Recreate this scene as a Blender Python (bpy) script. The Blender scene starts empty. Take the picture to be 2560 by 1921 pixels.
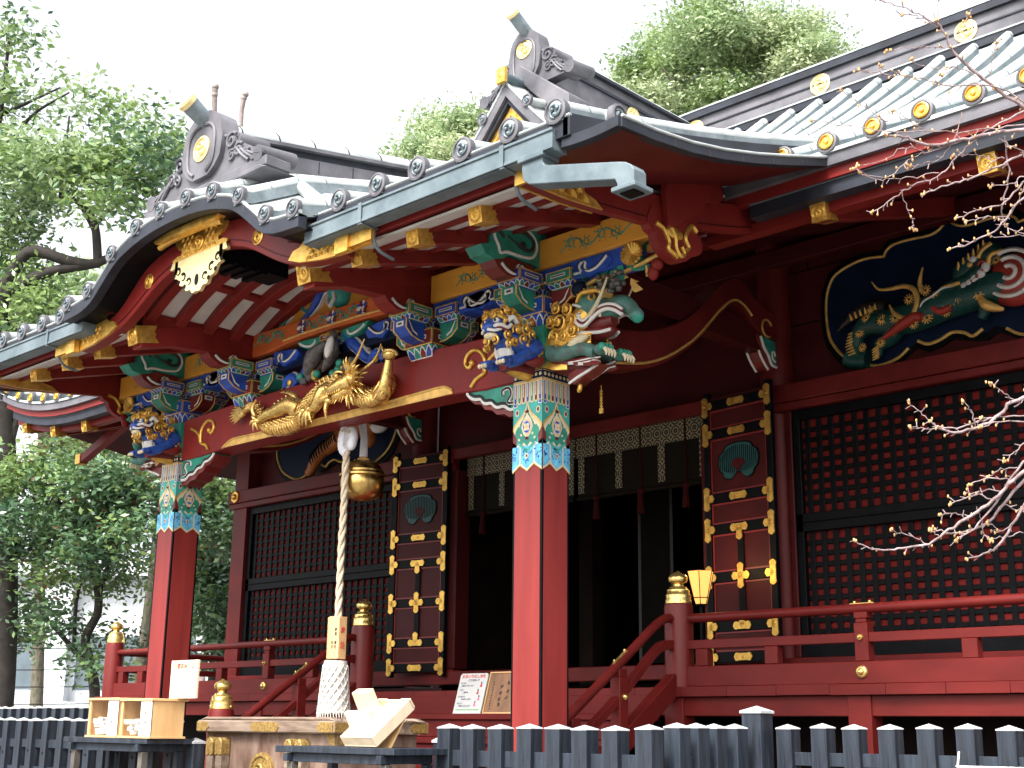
import bpy, bmesh, math, random
import numpy as np
from mathutils import Vector, Matrix
random.seed(7); RNG=np.random.default_rng(7)
sc=bpy.context.scene
COL=sc.collection
R=math.radians
# ---------------------------------------------------------------- camera
cd=bpy.data.cameras.new('Camera'); cam=bpy.data.objects.new('Camera',cd); COL.objects.link(cam)
sc.camera=cam; cd.sensor_width=36; cd.lens=46.234; cd.clip_end=2000; cd.clip_start=.05
def cam_matrix():
    pitch,roll,yaw=.257627,.0121525,.768284
    c,s=math.cos,math.sin
    fw=Vector((-s(yaw)*c(pitch),c(yaw)*c(pitch),s(pitch))); rt=Vector((c(yaw),s(yaw),0)); up=rt.cross(fw)
    r2=c(roll)*rt+s(roll)*up; u2=-s(roll)*rt+c(roll)*up
    m=Matrix((r2,u2,-fw)).transposed().to_4x4(); m.translation=(9.760,-7.5326,1.5); return m
cam.matrix_world=cam_matrix()
# ---------------------------------------------------------------- sky, sun, exposure
SUN_EL,SUN_AZ=R(50),R(166)       # azimuth measured clockwise from +Y
w=bpy.data.worlds.new('World'); sc.world=w; w.use_nodes=True
nt=w.node_tree; bg=nt.nodes['Background']
sky=nt.nodes.new('ShaderNodeTexSky'); sky.sky_type='NISHITA'; sky.sun_disc=False
sky.sun_elevation=SUN_EL; sky.sun_rotation=SUN_AZ; sky.dust_density=5.0; sky.air_density=1.0; sky.ozone_density=1.0
hs=nt.nodes.new('ShaderNodeHueSaturation'); hs.inputs['Saturation'].default_value=.22; hs.inputs['Value'].default_value=1.0
nt.links.new(sky.outputs[0],hs.inputs['Color']); nt.links.new(hs.outputs[0],bg.inputs['Color'])
bg.inputs['Strength'].default_value=.15
sl=bpy.data.lights.new('Sun','SUN'); sl.energy=1.25; sl.angle=R(12); sl.color=(1,.96,.9)
so=bpy.data.objects.new('Sun',sl); COL.objects.link(so)
sd=Vector((math.sin(SUN_AZ)*math.cos(SUN_EL),math.cos(SUN_AZ)*math.cos(SUN_EL),math.sin(SUN_EL)))
so.rotation_euler=sd.to_track_quat('Z','Y').to_euler(); so.location=(0,0,30)
vs=sc.view_settings; vs.view_transform='Standard'; vs.look='None'; vs.gamma=1; vs.exposure=1.72
# ---------------------------------------------------------------- materials
def lin(h):
    h=h.lstrip('#'); o=[]
    for i in (0,2,4):
        c=int(h[i:i+2],16)/255; o.append(c/12.92 if c<=.04045 else ((c+.055)/1.055)**2.4)
    return tuple(o)
def mat(name,col,rough=.5,metal=0,var=.15,scale=6,bump=0,bscale=40,stretch=(1,1,1),spec=.5,col2=None,detail=5):
    m=bpy.data.materials.new(name); m.use_nodes=True; n=m.node_tree.nodes; l=m.node_tree.links
    b=n['Principled BSDF']
    if isinstance(col,str): col=lin(col)
    if isinstance(col2,str): col2=lin(col2)
    b.inputs['Roughness'].default_value=rough; b.inputs['Metallic'].default_value=metal
    b.inputs['Specular IOR Level'].default_value=spec
    tc=n.new('ShaderNodeTexCoord'); mp=n.new('ShaderNodeMapping'); mp.inputs['Scale'].default_value=stretch
    l.new(tc.outputs['Object'],mp.inputs['Vector'])
    nz=n.new('ShaderNodeTexNoise'); nz.inputs['Scale'].default_value=scale; nz.inputs['Detail'].default_value=detail; nz.inputs['Roughness'].default_value=.6
    l.new(mp.outputs[0],nz.inputs['Vector'])
    rp=n.new('ShaderNodeValToRGB'); rp.color_ramp.elements[0].position=.3; rp.color_ramp.elements[1].position=.72
    a=col2 if col2 else tuple(c*(1-var*1.6) for c in col); d=tuple(min(1,c*(1+var)) for c in col)
    rp.color_ramp.elements[0].color=(*a,1); rp.color_ramp.elements[1].color=(*d,1)
    l.new(nz.outputs['Fac'],rp.inputs['Fac']); l.new(rp.outputs[0],b.inputs['Base Color'])
    if var>0:
        mr=n.new('ShaderNodeMapRange'); mr.inputs['To Min'].default_value=max(.03,rough-.12); mr.inputs['To Max'].default_value=min(1,rough+.14)
        l.new(nz.outputs['Fac'],mr.inputs['Value']); l.new(mr.outputs[0],b.inputs['Roughness'])
    if bump:
        n2=n.new('ShaderNodeTexNoise'); n2.inputs['Scale'].default_value=bscale; n2.inputs['Detail'].default_value=4
        l.new(mp.outputs[0],n2.inputs['Vector'])
        bp=n.new('ShaderNodeBump'); bp.inputs['Strength'].default_value=bump; bp.inputs['Distance'].default_value=.01
        l.new(n2.outputs['Fac'],bp.inputs['Height']); l.new(bp.outputs[0],b.inputs['Normal'])
    return m
def emit(name,col,st):
    m=bpy.data.materials.new(name); m.use_nodes=True; b=m.node_tree.nodes['Principled BSDF']
    b.inputs['Base Color'].default_value=(*col,1); b.inputs['Emission Color'].default_value=(*col,1); b.inputs['Emission Strength'].default_value=st; return m
M={}
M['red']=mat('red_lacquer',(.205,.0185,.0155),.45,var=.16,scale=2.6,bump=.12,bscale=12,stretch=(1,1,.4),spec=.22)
M['rred']=mat('railing_red_lacquer',(.125,.0108,.0088),.45,var=.2,scale=2.4,bump=.12,bscale=12,stretch=(.5,1,1),spec=.24)
M['redv']=mat('red_lacquer_upright',(.225,.024,.021),.40,var=.16,scale=2.2,bump=.14,bscale=9,stretch=(3,3,.3),spec=.38)
M['hred']=mat('eave_shaded_red',(.115,.0115,.0105),.45,var=.2,scale=2.2,bump=.12,bscale=10,spec=.2)  # hall red darkened: shade under the eaves is put into the colour
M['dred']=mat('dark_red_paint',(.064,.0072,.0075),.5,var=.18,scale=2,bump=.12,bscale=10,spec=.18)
M['black']=mat('black_lacquer',(.0035,.004,.005),.45,var=.3,scale=8,spec=.10)
M['gold']=mat('gilt_metal',(.83,.52,.12),.36,metal=.75,var=.2,scale=14,bump=.25,bscale=60,col2=(.55,.30,.05))
M['goldp']=mat('gold_paint',(.72,.44,.12),.45,metal=.35,var=.2,scale=14)
M['brass']=mat('polished_brass',(.86,.60,.20),.24,metal=.82,var=.2,scale=5,bump=.05,bscale=20)
M['bellbrass']=mat('aged_brass',(.62,.42,.14),.3,metal=1,var=.5,scale=6,bump=.08,bscale=25,col2=(.16,.09,.03))
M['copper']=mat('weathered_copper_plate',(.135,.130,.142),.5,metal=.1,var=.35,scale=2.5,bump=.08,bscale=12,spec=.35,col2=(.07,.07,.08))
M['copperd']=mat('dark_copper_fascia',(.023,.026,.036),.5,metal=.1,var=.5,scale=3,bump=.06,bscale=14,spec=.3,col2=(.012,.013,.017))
M['coppert']=mat('sky_paled_copper',(.45,.465,.455),.42,metal=.05,var=.2,scale=3.5,bump=.05,bscale=20,col2=(.29,.33,.33))  # roof tops paled with the sky's white reflection put into the colour
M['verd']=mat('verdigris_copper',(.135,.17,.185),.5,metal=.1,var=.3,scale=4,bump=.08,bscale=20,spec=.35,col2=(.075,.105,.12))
M['orange']=mat('orange_paint',(.70,.31,.035),.5,var=.12,scale=4,stretch=(.3,1,1))
M['oredp']=mat('vermilion_orange_paint',(.55,.11,.022),.5,var=.14,scale=4)
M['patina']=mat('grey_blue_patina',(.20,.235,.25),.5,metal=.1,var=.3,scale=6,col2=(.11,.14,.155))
M['blue']=mat('ultramarine_paint',(.016,.072,.42),.45,var=.3,scale=9)
M['lblue']=mat('sky_blue_paint',(.13,.48,.70),.5,var=.25,scale=14)
M['green']=mat('emerald_paint',(.022,.25,.175),.48,var=.25,scale=8)
M['teal']=mat('teal_paint',(.045,.36,.31),.48,var=.2,scale=8)
M['white']=mat('white_pigment',(.72,.70,.66),.55,var=.08,scale=10)
M['cream']=mat('cream_pigment',(.68,.58,.38),.5,var=.12,scale=12)
M['maroon']=mat('maroon_paint',(.16,.014,.012),.45,var=.25,scale=8)
M['ceil']=mat('white_board',(.60,.575,.54),.6,var=.08,scale=5,bump=.08,bscale=20)
M['fence']=mat('weathered_black_paint',(.025,.034,.049),.5,var=.3,scale=4,bump=.4,bscale=14,stretch=(6,6,.5),spec=.4,col2=(.008,.010,.014))
M['fcap']=mat('skylit_fence_cap',(.45,.45,.46),.6,var=.1,scale=20)  # fence caps lightened; skylight on their tops is painted into the colour
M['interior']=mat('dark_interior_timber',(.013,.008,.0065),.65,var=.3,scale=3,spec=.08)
M['wood']=mat('pale_pine',(.66,.42,.20),.5,var=.12,scale=1.6,stretch=(6,6,.8),bump=.05,bscale=8,col2=(.58,.33,.13))
M['woodl']=mat('new_cypress',(.74,.60,.42),.5,var=.08,scale=3,stretch=(4,4,.6))
M['dullbrass']=mat('dull_engraved_brass',(.36,.24,.075),.5,metal=.35,var=.35,scale=45,bump=.3,bscale=80,col2=(.16,.09,.025))
M['greywood']=mat('greyed_bare_timber',(.115,.10,.085),.65,var=.3,scale=4,bump=.2,bscale=15)
M['csheet']=mat('cream_sheet',(.60,.56,.38),.6,var=.04,scale=5)
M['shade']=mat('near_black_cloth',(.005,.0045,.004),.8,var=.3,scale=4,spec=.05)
M['sheet']=mat('printed_sheet',(.60,.60,.58),.6,var=.03,scale=5)
M['lblue2']=mat('lion_blue_paint',(.014,.066,.33),.42,var=.55,scale=16,col2=(.01,.02,.07))
M['crest']=mat('bright_gilt_crest',(.86,.68,.32),.35,metal=.4,var=.1,scale=10)
M['oldwood']=mat('weathered_zelkova',(.235,.175,.13),.6,var=.3,scale=2.6,stretch=(1,7,7),bump=.25,bscale=10,col2=(.10,.062,.042))
M['oldwoodf']=mat('stained_box_front',(.215,.155,.12),.55,var=.35,scale=3.2,stretch=(2,2,.7),bump=.2,bscale=12,col2=(.085,.036,.022))
M['paper']=mat('white_paper',(.82,.82,.80),.6,var=.03,scale=5)
M['rope']=mat('hemp_rope',(.58,.48,.34),.8,var=.15,scale=30,bump=.3,bscale=120)
M['cloth']=mat('white_cotton',(.74,.74,.78),.8,var=.06,scale=12,bump=.3,bscale=30)
M['ink']=mat('black_ink',(.02,.02,.02),.6,var=0)
M['redink']=mat('red_ink',(.62,.05,.04),.6,var=0)
M['stone']=mat('granite_paving',(.17,.165,.155),.8,var=.2,scale=6,bump=.3,bscale=30)
M['gravel']=mat('pale_gravel_ground',(.13,.125,.115),.9,var=.25,scale=25,bump=.6,bscale=90)
M['concrete']=mat('pale_concrete',(.56,.58,.60),.8,var=.08,scale=1.2)
M['glassd']=mat('dark_window_glass',(.10,.13,.15),.15,var=.2,scale=1)
M['bark']=mat('mossy_bark',(.15,.125,.10),.85,var=.4,scale=5,bump=.9,bscale=14,stretch=(3,3,.6),col2=(.05,.06,.025))
M['barkd']=mat('dark_bark',(.035,.028,.024),.85,var=.4,scale=5,bump=.7,bscale=14)
M['cherry']=mat('silvery_cherry_bark',(.33,.25,.255),.55,var=.25,scale=24,bump=.4,bscale=80,col2=(.13,.075,.065))
M['bud']=mat('cherry_bud',(.52,.30,.12),.5,var=.2,scale=40)
M['tiger']=mat('tiger_ochre',(.42,.13,.022),.5,var=.2,scale=9)
M['grey']=mat('grey_feather_paint',(.11,.10,.10),.5,var=.4,scale=25)
M['navy']=mat('deep_navy_panel',(.004,.011,.034),.5,var=.2,scale=5,spec=.15)
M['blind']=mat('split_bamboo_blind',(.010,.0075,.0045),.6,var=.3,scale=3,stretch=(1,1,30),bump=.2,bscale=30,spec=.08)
# ---------------------------------------------------------------- mesh builder
class MB:
    def __init__(s): s.v=[]; s.f=[]; s.m=[]; s.T=None
    def _add(s,vs,fs,m=0):
        b=len(s.v)
        if s.T is not None: vs=[tuple(s.T@Vector(p)) for p in vs]
        s.v+=[tuple(p) for p in vs]; s.f+=[tuple(i+b for i in f) for f in fs]; s.m+=[m]*len(fs); return s
    def box(s,x0,x1,y0,y1,z0,z1,m=0,tx=0,ty=0):
        # tx,ty: how much the bottom is drawn in
        vs=[(x0+tx,y0+ty,z0),(x1-tx,y0+ty,z0),(x1-tx,y1-ty,z0),(x0+tx,y1-ty,z0),(x0,y0,z1),(x1,y0,z1),(x1,y1,z1),(x0,y1,z1)]
        return s._add(vs,[(3,2,1,0),(4,5,6,7),(0,1,5,4),(1,2,6,5),(2,3,7,6),(3,0,4,7)],m)
    def prism(s,pts,ax,a,b,m=0):
        # polygon in the plane across axis ax, extruded from a to b
        n=len(pts)
        A=sum(pts[i][0]*pts[(i+1)%n][1]-pts[(i+1)%n][0]*pts[i][1] for i in range(n))
        if A<0: pts=pts[::-1]
        if a>b: a,b=b,a
        if ax=='y': f=lambda p,t:(p[0],t,p[1])
        elif ax=='x': f=lambda p,t:(t,p[0],p[1])
        else: f=lambda p,t:(p[0],p[1],t)
        vs=[f(p,a) for p in pts]+[f(p,b) for p in pts]
        lo=tuple(range(n)); hi=tuple(range(n,2*n))
        sd=[(i,(i+1)%n,(i+1)%n+n,i+n) for i in range(n)]
        if ax=='y': fs=[lo,hi[::-1]]+[q[::-1] for q in sd]
        else: fs=[lo[::-1],hi]+sd
        return s._add(vs,fs,m)
    def strip(s,lo,hi,ax,a,b,m=0):
        # band between two polylines (same count), extruded: built from quads so concave bands stay clean
        if ax=='y': f=lambda p,t:(p[0],t,p[1])
        elif ax=='x': f=lambda p,t:(t,p[0],p[1])
        else: f=lambda p,t:(p[0],p[1],t)
        n=len(lo); vs=[f(p,a) for p in lo]+[f(p,a) for p in hi]+[f(p,b) for p in lo]+[f(p,b) for p in hi]
        fs=[]
        for i in range(n-1):
            fs+=[(i,i+1,n+i+1,n+i),(2*n+i+1,2*n+i,3*n+i,3*n+i+1),(2*n+i,2*n+i+1,i+1,i),(n+i,n+i+1,3*n+i+1,3*n+i)]
        fs+=[(0,n,3*n,2*n),(n-1,3*n-1,4*n-1,2*n-1)]
        return s._add(vs,fs,m)
    def tube(s,pts,rad,n=8,m=0,cap=True,flat=None):
        pts=[Vector(p) for p in pts]; k=len(pts)
        if not hasattr(rad,'__len__'): rad=[rad]*k
        vs=[];fs=[]; pv=None
        for i,p in enumerate(pts):
            d=(pts[min(i+1,k-1)]-pts[max(i-1,0)])
            if d.length<1e-9: d=Vector((0,0,1))
            d.normalize()
            if pv is None:
                a=Vector((0,0,1)) if abs(d.z)<.9 else Vector((1,0,0)); u=d.cross(a).normalized()
            else:
                u=pv-d*pv.dot(d)
                if u.length<1e-6: u=d.orthogonal()
                u.normalize()
            pv=u; w_=d.cross(u)
            for j in range(n):
                t=2*math.pi*j/n; vs.append(p+(u*math.cos(t)+w_*math.sin(t))*rad[i])
        for i in range(k-1):
            for j in range(n): fs.append((i*n+j,i*n+(j+1)%n,(i+1)*n+(j+1)%n,(i+1)*n+j))
        if cap: fs+=[tuple(range(n))[::-1],tuple(range((k-1)*n,k*n))]
        return s._add([tuple(q) for q in vs],fs,m)
    def lathe(s,prof,c=(0,0,0),n=20,m=0,ax='z'):
        vs=[];fs=[];k=len(prof)
        for r,z in prof:
            for j in range(n):
                t=2*math.pi*j/n; a,b=r*math.cos(t),r*math.sin(t)
                p=(a,b,z) if ax=='z' else ((a,-z,b) if ax=='-y' else (z,a,b))
                vs.append((p[0]+c[0],p[1]+c[1],p[2]+c[2]))
        for i in range(k-1):
            for j in range(n): fs.append((i*n+j,i*n+(j+1)%n,(i+1)*n+(j+1)%n,(i+1)*n+j))
        fs+=[tuple(range(n))[::-1],tuple(range((k-1)*n,k*n))]
        return s._add(vs,fs,m)
    def ball(s,c,r,m=0,n=10,k=7,rot=None):
        if not hasattr(r,'__len__'): r=(r,r,r)
        vs=[];fs=[]
        for i in range(k+1):
            ph=math.pi*i/k
            for j in range(n):
                t=2*math.pi*j/n; p=Vector((r[0]*math.sin(ph)*math.cos(t),r[1]*math.sin(ph)*math.sin(t),r[2]*math.cos(ph)))
                if rot is not None: p=rot@p
                vs.append((p.x+c[0],p.y+c[1],p.z+c[2]))
        for i in range(k):
            for j in range(n): fs.append((i*n+j,(i+1)*n+j,(i+1)*n+(j+1)%n,i*n+(j+1)%n))
        return s._add(vs,fs,m)
    def poly(s,pts,m=0): return s._add(pts,[tuple(range(len(pts)))],m)
    def build(s,name,mats,parent=None,smooth=None,bevel=0,loc=None):
        me=bpy.data.meshes.new(name); me.from_pydata(s.v,[],s.f)
        if not isinstance(mats,(list,tuple)): mats=[mats]
        for k in mats: me.materials.append(M[k] if isinstance(k,str) else k)
        if len(mats)>1: me.polygons.foreach_set('material_index',s.m)
        bm=bmesh.new(); bm.from_mesh(me); bmesh.ops.remove_doubles(bm,verts=bm.verts,dist=1e-5); bmesh.ops.recalc_face_normals(bm,faces=bm.faces); bm.to_mesh(me); bm.free()
        if smooth is not None:
            me.polygons.foreach_set('use_smooth',[True]*len(me.polygons)); me.set_sharp_from_angle(angle=R(smooth))
        me.update()
        o=bpy.data.objects.new(name,me); COL.objects.link(o)
        if parent is not None: o.parent=parent
        if loc is not None: o.location=loc
        if bevel:
            b=o.modifiers.new('edge','BEVEL'); b.width=bevel; b.segments=1; b.limit_method='ANGLE'; b.angle_limit=R(40)
        return o
def tag(o,label=None,cat=None,group=None,kind=None):
    if label: o['label']=label
    if cat: o['category']=cat
    if group: o['group']=group
    if kind: o['kind']=kind
    return o
def thing(name,label,cat,loc=(0,0,0),rz=0,group=None):
    o=bpy.data.objects.new(name,None); COL.objects.link(o); o.location=loc; o.rotation_euler=(0,0,rz); o.empty_display_size=.2
    return tag(o,label,cat,group)
def copy_tree(o,parent=None,kids=None):
    c=o.copy(); COL.objects.link(c)
    if parent is not None: c.parent=parent
    for ch in list(o.children): copy_tree(ch,c)
    return c
def smoothline(pts,n=6):
    # Catmull-Rom through points of any dimension
    P=[np.array(p,float) for p in pts]; P=[2*P[0]-P[1]]+P+[2*P[-1]-P[-2]]; out=[]
    for i in range(1,len(P)-2):
        for k in range(n):
            t=k/n; a,b,c,d=P[i-1],P[i],P[i+1],P[i+2]
            out.append(tuple(.5*((2*b)+(c-a)*t+(2*a-5*b+4*c-d)*t*t+(3*b-a-3*c+d)*t**3)))
    out.append(tuple(P[-2])); return out
def interp(x,xs,ys): return float(np.interp(x,xs,ys))
# ================================================================ the shrine hall: one thing, all its members are parts
H=thing('shrine_hall','red lacquered shrine hall with gilt carvings and grey copper roofs','shrine hall')
def face_front(x0,y,e=.003): return lambda u,z,k=0:(x0+u,y-e-k*.0015,z)
def face_right(x,y0,e=.003): return lambda u,z,k=0:(x+e+k*.0015,y0+u,z)
def face_left(x,y1,e=.003): return lambda u,z,k=0:(x-e-k*.0015,y1-u,z)
def plate(mb,F,pts,m,k=0): mb.poly([F(u,z,k) for u,z in pts],m)
def circ(cu,cz,r,n=12,rz=None,a0=0): return [(cu+r*math.cos(a0+2*math.pi*i/n),cz+(rz or r)*math.sin(a0+2*math.pi*i/n)) for i in range(n)]
def petal(cu,cz,l,w_,ang,n=5):
    o=[]
    for s_ in (1,-1):
        for i in range(n):
            t=(i/n if s_>0 else 1-i/n); o.append((t*l,s_*w_*math.sin(math.pi*t)**.7))
    c,s=math.cos(ang),math.sin(ang); return [(cu+a*c-b*s,cz+a*s+b*c) for a,b in o]
# ---------------- pillars with a painted brocade band
PM=['navy','cream','gold','blue','green','maroon','white','teal','lblue','goldp']
def brocade(mb,F,w_):
    T=lambda a:a*w_
    plate(mb,F,[(0,4.255),(w_,4.255),(w_,4.335),(0,4.335)],0)
    for z,h,m in ((4.335,.012,9),(4.243,.012,9),(4.322,.005,1),(4.257,.005,1)): plate(mb,F,[(0,z),(w_,z),(w_,z+h),(0,z+h)],m,1)
    for i in range(7): plate(mb,F,circ(T((i+.5)/7),4.293,.0155,10),1,2)
    # ribbons
    n=7; pts=[(0,4.243)]
    for i in range(n):
        a,b=T(i/n),T((i+1)/n); pts+=[(a,4.085),(a+.2*(b-a),4.067),(a+.8*(b-a),4.067),(b,4.085)]
    pts.append((w_,4.243)); plate(mb,F,pts,1,1)
    for i in range(n):
        c=T((i+.5)/n); m=(3,4,5)[i%3]; h=.012
        plate(mb,F,[(c-h,4.235),(c-h,4.09),(c-h*.5,4.078),(c+h*.5,4.078),(c+h,4.09),(c+h,4.235)],m,2)
        plate(mb,F,[(c-.004,4.23),(c-.004,4.12),(c+.004,4.12),(c+.004,4.23)],6,3)
        if i: plate(mb,F,[(T(i/n)-.0025,4.235),(T(i/n)-.0025,4.085),(T(i/n)+.0025,4.085),(T(i/n)+.0025,4.235)],9,2)
    # teal field and ogive medallion
    plate(mb,F,[(0,3.70),(w_,3.70),(w_,4.09),(0,4.09)],7,0)
    plate(mb,F,[(0,3.87),(T(.13),3.78),(T(.13),3.70),(0,3.70)],5,1); plate(mb,F,[(w_,3.87),(w_,3.70),(T(.87),3.70),(T(.87),3.78)],5,1)
    def ogive(sx,top,bot):
        h=[(0,top),(.06,top-.06),(.14,top-.105),(.30,top-.15),(.46,top-.205),(.47,top-.235),(.36,top-.29),(.24,top-.33),(.13,bot+.035),(0,bot)]
        return [(T(.5)+T(a)*sx,z) for a,z in h]+[(T(.5)-T(a)*sx,z) for a,z in h[-2:0:-1]]
    plate(mb,F,ogive(1.06,4.09,3.675),9,2); plate(mb,F,ogive(.98,4.075,3.69),1,3); plate(mb,F,ogive(.88,4.05,3.71),4,4)
    plate(mb,F,[(T(.5),3.775),(T(.38),3.81),(T(.30),3.87),(T(.36),3.93),(T(.46),3.965),(T(.5),4.0),(T(.54),3.965),(T(.64),3.93),(T(.70),3.87),(T(.62),3.81)],1,5)
    for sg in (-1,1):
        for uu,zz,aa in ((.16,3.80,.6),(.24,3.76,.9),(.20,3.92,-.6),(.10,3.98,-.9)): plate(mb,F,petal(T(.5)+sg*T(uu),zz,.028,.010,aa if sg>0 else math.pi-aa),(1,9)[int(uu*100)%2],6)
    for dz,rr in ((3.985,.017),(3.765,.017)):
        for a in (-.8,0,.8): plate(mb,F,petal(T(.5),dz,.03,.010,math.pi/2+a*(1 if dz>3.9 else 1)),5,6)
    for sg in (-1,1):
        plate(mb,F,circ(T(.5)+sg*T(.36),4.0,.022,8,.03),1,1); plate(mb,F,circ(T(.5)+sg*T(.36),4.0,.014,7,.02),5,2)
        plate(mb,F,circ(T(.5)+sg*T(.43),4.06,.025,8,.016),6,1); plate(mb,F,circ(T(.5)+sg*T(.43),4.06,.017,8,.009),3,2)
        plate(mb,F,circ(T(.5)+sg*T(.28),3.895,.014,7,.02),1,5)
    plate(mb,F,circ(T(.5),3.868,.052,16,.062),9,6); plate(mb,F,circ(T(.5),3.868,.045,16,.055),6,7)
    plate(mb,F,circ(T(.5),3.868,.040,16,.050),3,8)
    for i in range(4): plate(mb,F,petal(T(.5),3.868,.040,.017,math.pi/4+i*math.pi/2),1,9)
    plate(mb,F,circ(T(.5),3.868,.01,8),9,10)
    # lappets
    def lap(a,b,tip,side=0):
        m_=(a+b)/2
        if side==0: return [(a,3.70),(a,3.562),(m_,tip),(b,3.562),(b,3.70)]
        return [(0,3.70),(0,tip),(b,3.562),(b,3.70)] if side<0 else [(a,3.70),(a,3.562),(w_,tip),(w_,3.70)]
    def shr(p,d): return [(u,z+d) for u,z in p]
    plate(mb,F,[(0,3.695),(0,3.76),(T(.15),3.725),(T(.32),3.76),(T(.5),3.70),(T(.68),3.76),(T(.85),3.725),(w_,3.76),(w_,3.695)],6,1)
    for a,b,s_,tip in ((0,T(.26),-1,3.508),(T(.26),T(.74),0,3.512),(T(.74),w_,1,3.508)):
        plate(mb,F,shr(lap(a,b,tip,s_),-.006),9,2); plate(mb,F,lap(a,b,tip,s_),1,3)
        g=.008; aa=a+(g if s_!=-1 else 0); bb=b-(g if s_!=1 else 0)
        plate(mb,F,shr(lap(aa,bb,tip,s_),.014),8,4)
        cu=(a+b)/2 if s_==0 else (0 if s_<0 else w_)
        for i in range(16 if s_==0 else 9):
            uu=RNG.uniform(aa+.008,bb-.008); zz=RNG.uniform(3.585,3.69); plate(mb,F,petal(uu,zz,.022,.006,RNG.uniform(0,6.28),3),3,5)
        if s_==0:
            for i in range(6): plate(mb,F,petal(cu,3.632,.024,.009,i*math.pi/3),1,6)
            plate(mb,F,circ(cu,3.632,.008,6),5,7)
    plate(mb,F,[(T(.5)-T(.30),3.73),(T(.5),3.655),(T(.5)+T(.30),3.73),(T(.5)+T(.2),3.735),(T(.5),3.685),(T(.5)-T(.2),3.735)],7,5)
for i,x0 in enumerate((2.505,-2.825)):
    x1=x0+.32; ch=.022
    mb=MB(); mb.prism([(x0+ch,0),(x1-ch,0),(x1-ch,ch*.45),(x1-ch*.45,ch),(x1,ch),(x1,.32-ch),(x1-ch,.32-ch*.45),(x1-ch,.32),(x0+ch,.32),(x0+ch,.32-ch*.5),(x0,.32-ch),(x0,ch),(x0+ch*.55,ch*.55)],'z',.35,4.70)
    col=mb.build('porch_pillar','redv',H)
    g=MB()
    for cx,cy in ((x1,0),(x0,0),(x1,.32),(x0,.32)):
        sx=-1 if cx==x1 else 1; sy=1 if cy==0 else -1
        g.box(min(cx+sx*.030,cx+sx*.002),max(cx+sx*.030,cx+sx*.002),min(cy+sy*.002,cy+sy*.030),max(cy+sy*.002,cy+sy*.030),.36,3.53)
    g.build('black_corner_strip','black',col)
    b=MB()
    brocade(b,face_front(x0,0),.32); brocade(b,face_right(x1,0),.32); brocade(b,face_left(x0,.32),.32)
    b.build('brocade_band',PM,col)
    c=MB(); c.box(x0-.004,x1+.004,-.004,.324,4.347,4.70); c.build('green_neck','green',col)
    f=MB(); f.box(x0-.08,x1+.08,-.08,.40,.30,.42); f.build('base_stone','stone',col)
# ---------------- rainbow tie beam with gilt scrolls
def arch(x,a,b,h): return b+h*(1-min(1,max(0,abs(x)/a))**4)
xs=np.linspace(-2.505,2.505,41)
lo=[(x,4.275+.035*(1-min(1,abs(x)/2.1)**6)) for x in xs]; hi=[(x,4.72+.06*(1-(abs(x)/2.5)**2)) for x in xs]
mb=MB(); mb.strip(lo,hi,'y',.03,.29); beam=mb.build('tie_beam','red',H,bevel=.012)
t=MB()
up=smoothline([(-1.72,4.30),(-1.66,4.335),(-1.54,4.372),(-1.3,4.372),(-.7,4.366),(0,4.364),(.7,4.366),(1.3,4.378),(1.56,4.385),(1.66,4.375),(1.74,4.335)],4)
t.strip([(x,4.304+.004) for x,z in up],[(x,max(z,4.314)) for x,z in up],'y',.022,.034)
t.tube([(x,.02,z+.004) for x,z in up],.011,6)
t.build('gilt_edge','goldp',beam)
for sg in (1,-1):
    s=MB()
    s.tube(smoothline([(sg*x,.022,z) for x,z in ((2.33,4.60),(2.23,4.555),(2.165,4.50),(2.13,4.42),(2.04,4.385),(1.975,4.325))],5),[.02,.019,.019,.018,.018,.017]*0 or .019,7)
    s.tube(smoothline([(sg*x,.022,z) for x,z in ((2.13,4.42),(2.14,4.53),(2.09,4.61),(2.01,4.645),(1.93,4.62),(1.90,4.55),(1.945,4.50),(1.985,4.53))],5),.019,7)
    s.ball((sg*1.985,.02,4.535),.03)
    s.build('gilt_scroll','gold',beam,smooth=60)
# green cloud corbels under the beam ends
for sg in (1,-1):
    P=[(2.505,4.305),(1.90,4.285),(1.925,4.235),(1.99,4.19),(2.06,4.18),(2.11,4.125),(2.19,4.11),(2.25,4.06),(2.34,4.05),(2.40,4.015),(2.505,4.02)]
    k=MB(); k.prism([(sg*x,z-.012) for x,z in P],'y',.06,.26,2)
    Q=[(2.505,4.303),(1.905,4.283),(1.94,4.245),(2.0,4.215),(2.07,4.205),(2.12,4.16),(2.2,4.15),(2.26,4.105),(2.35,4.10),(2.42,4.06),(2.505,4.065)]
    k.prism([(sg*x,z) for x,z in Q],'y',.05,.27,0)
    ed=smoothline([(sg*x,.047,z) for x,z in Q[1:]],3)
    k.tube(ed,.014,6,1)
    k.tube(smoothline([(sg*x,.044,z+.028) for x,z in Q[2:-1]],3),.012,6,3)
    sw=[(2.47,4.11),(2.40,4.125),(2.44,4.19),(2.41,4.245),(2.34,4.235),(2.335,4.195)]
    k.tube(smoothline([(sg*x,.044,z) for x,z in sw],4),.018,6,1); k.tube(smoothline([(sg*x,.036,z) for x,z in sw],4),.011,6,3)
    k.build('cloud_corbel',['green','white','maroon','ink'],H)
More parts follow.
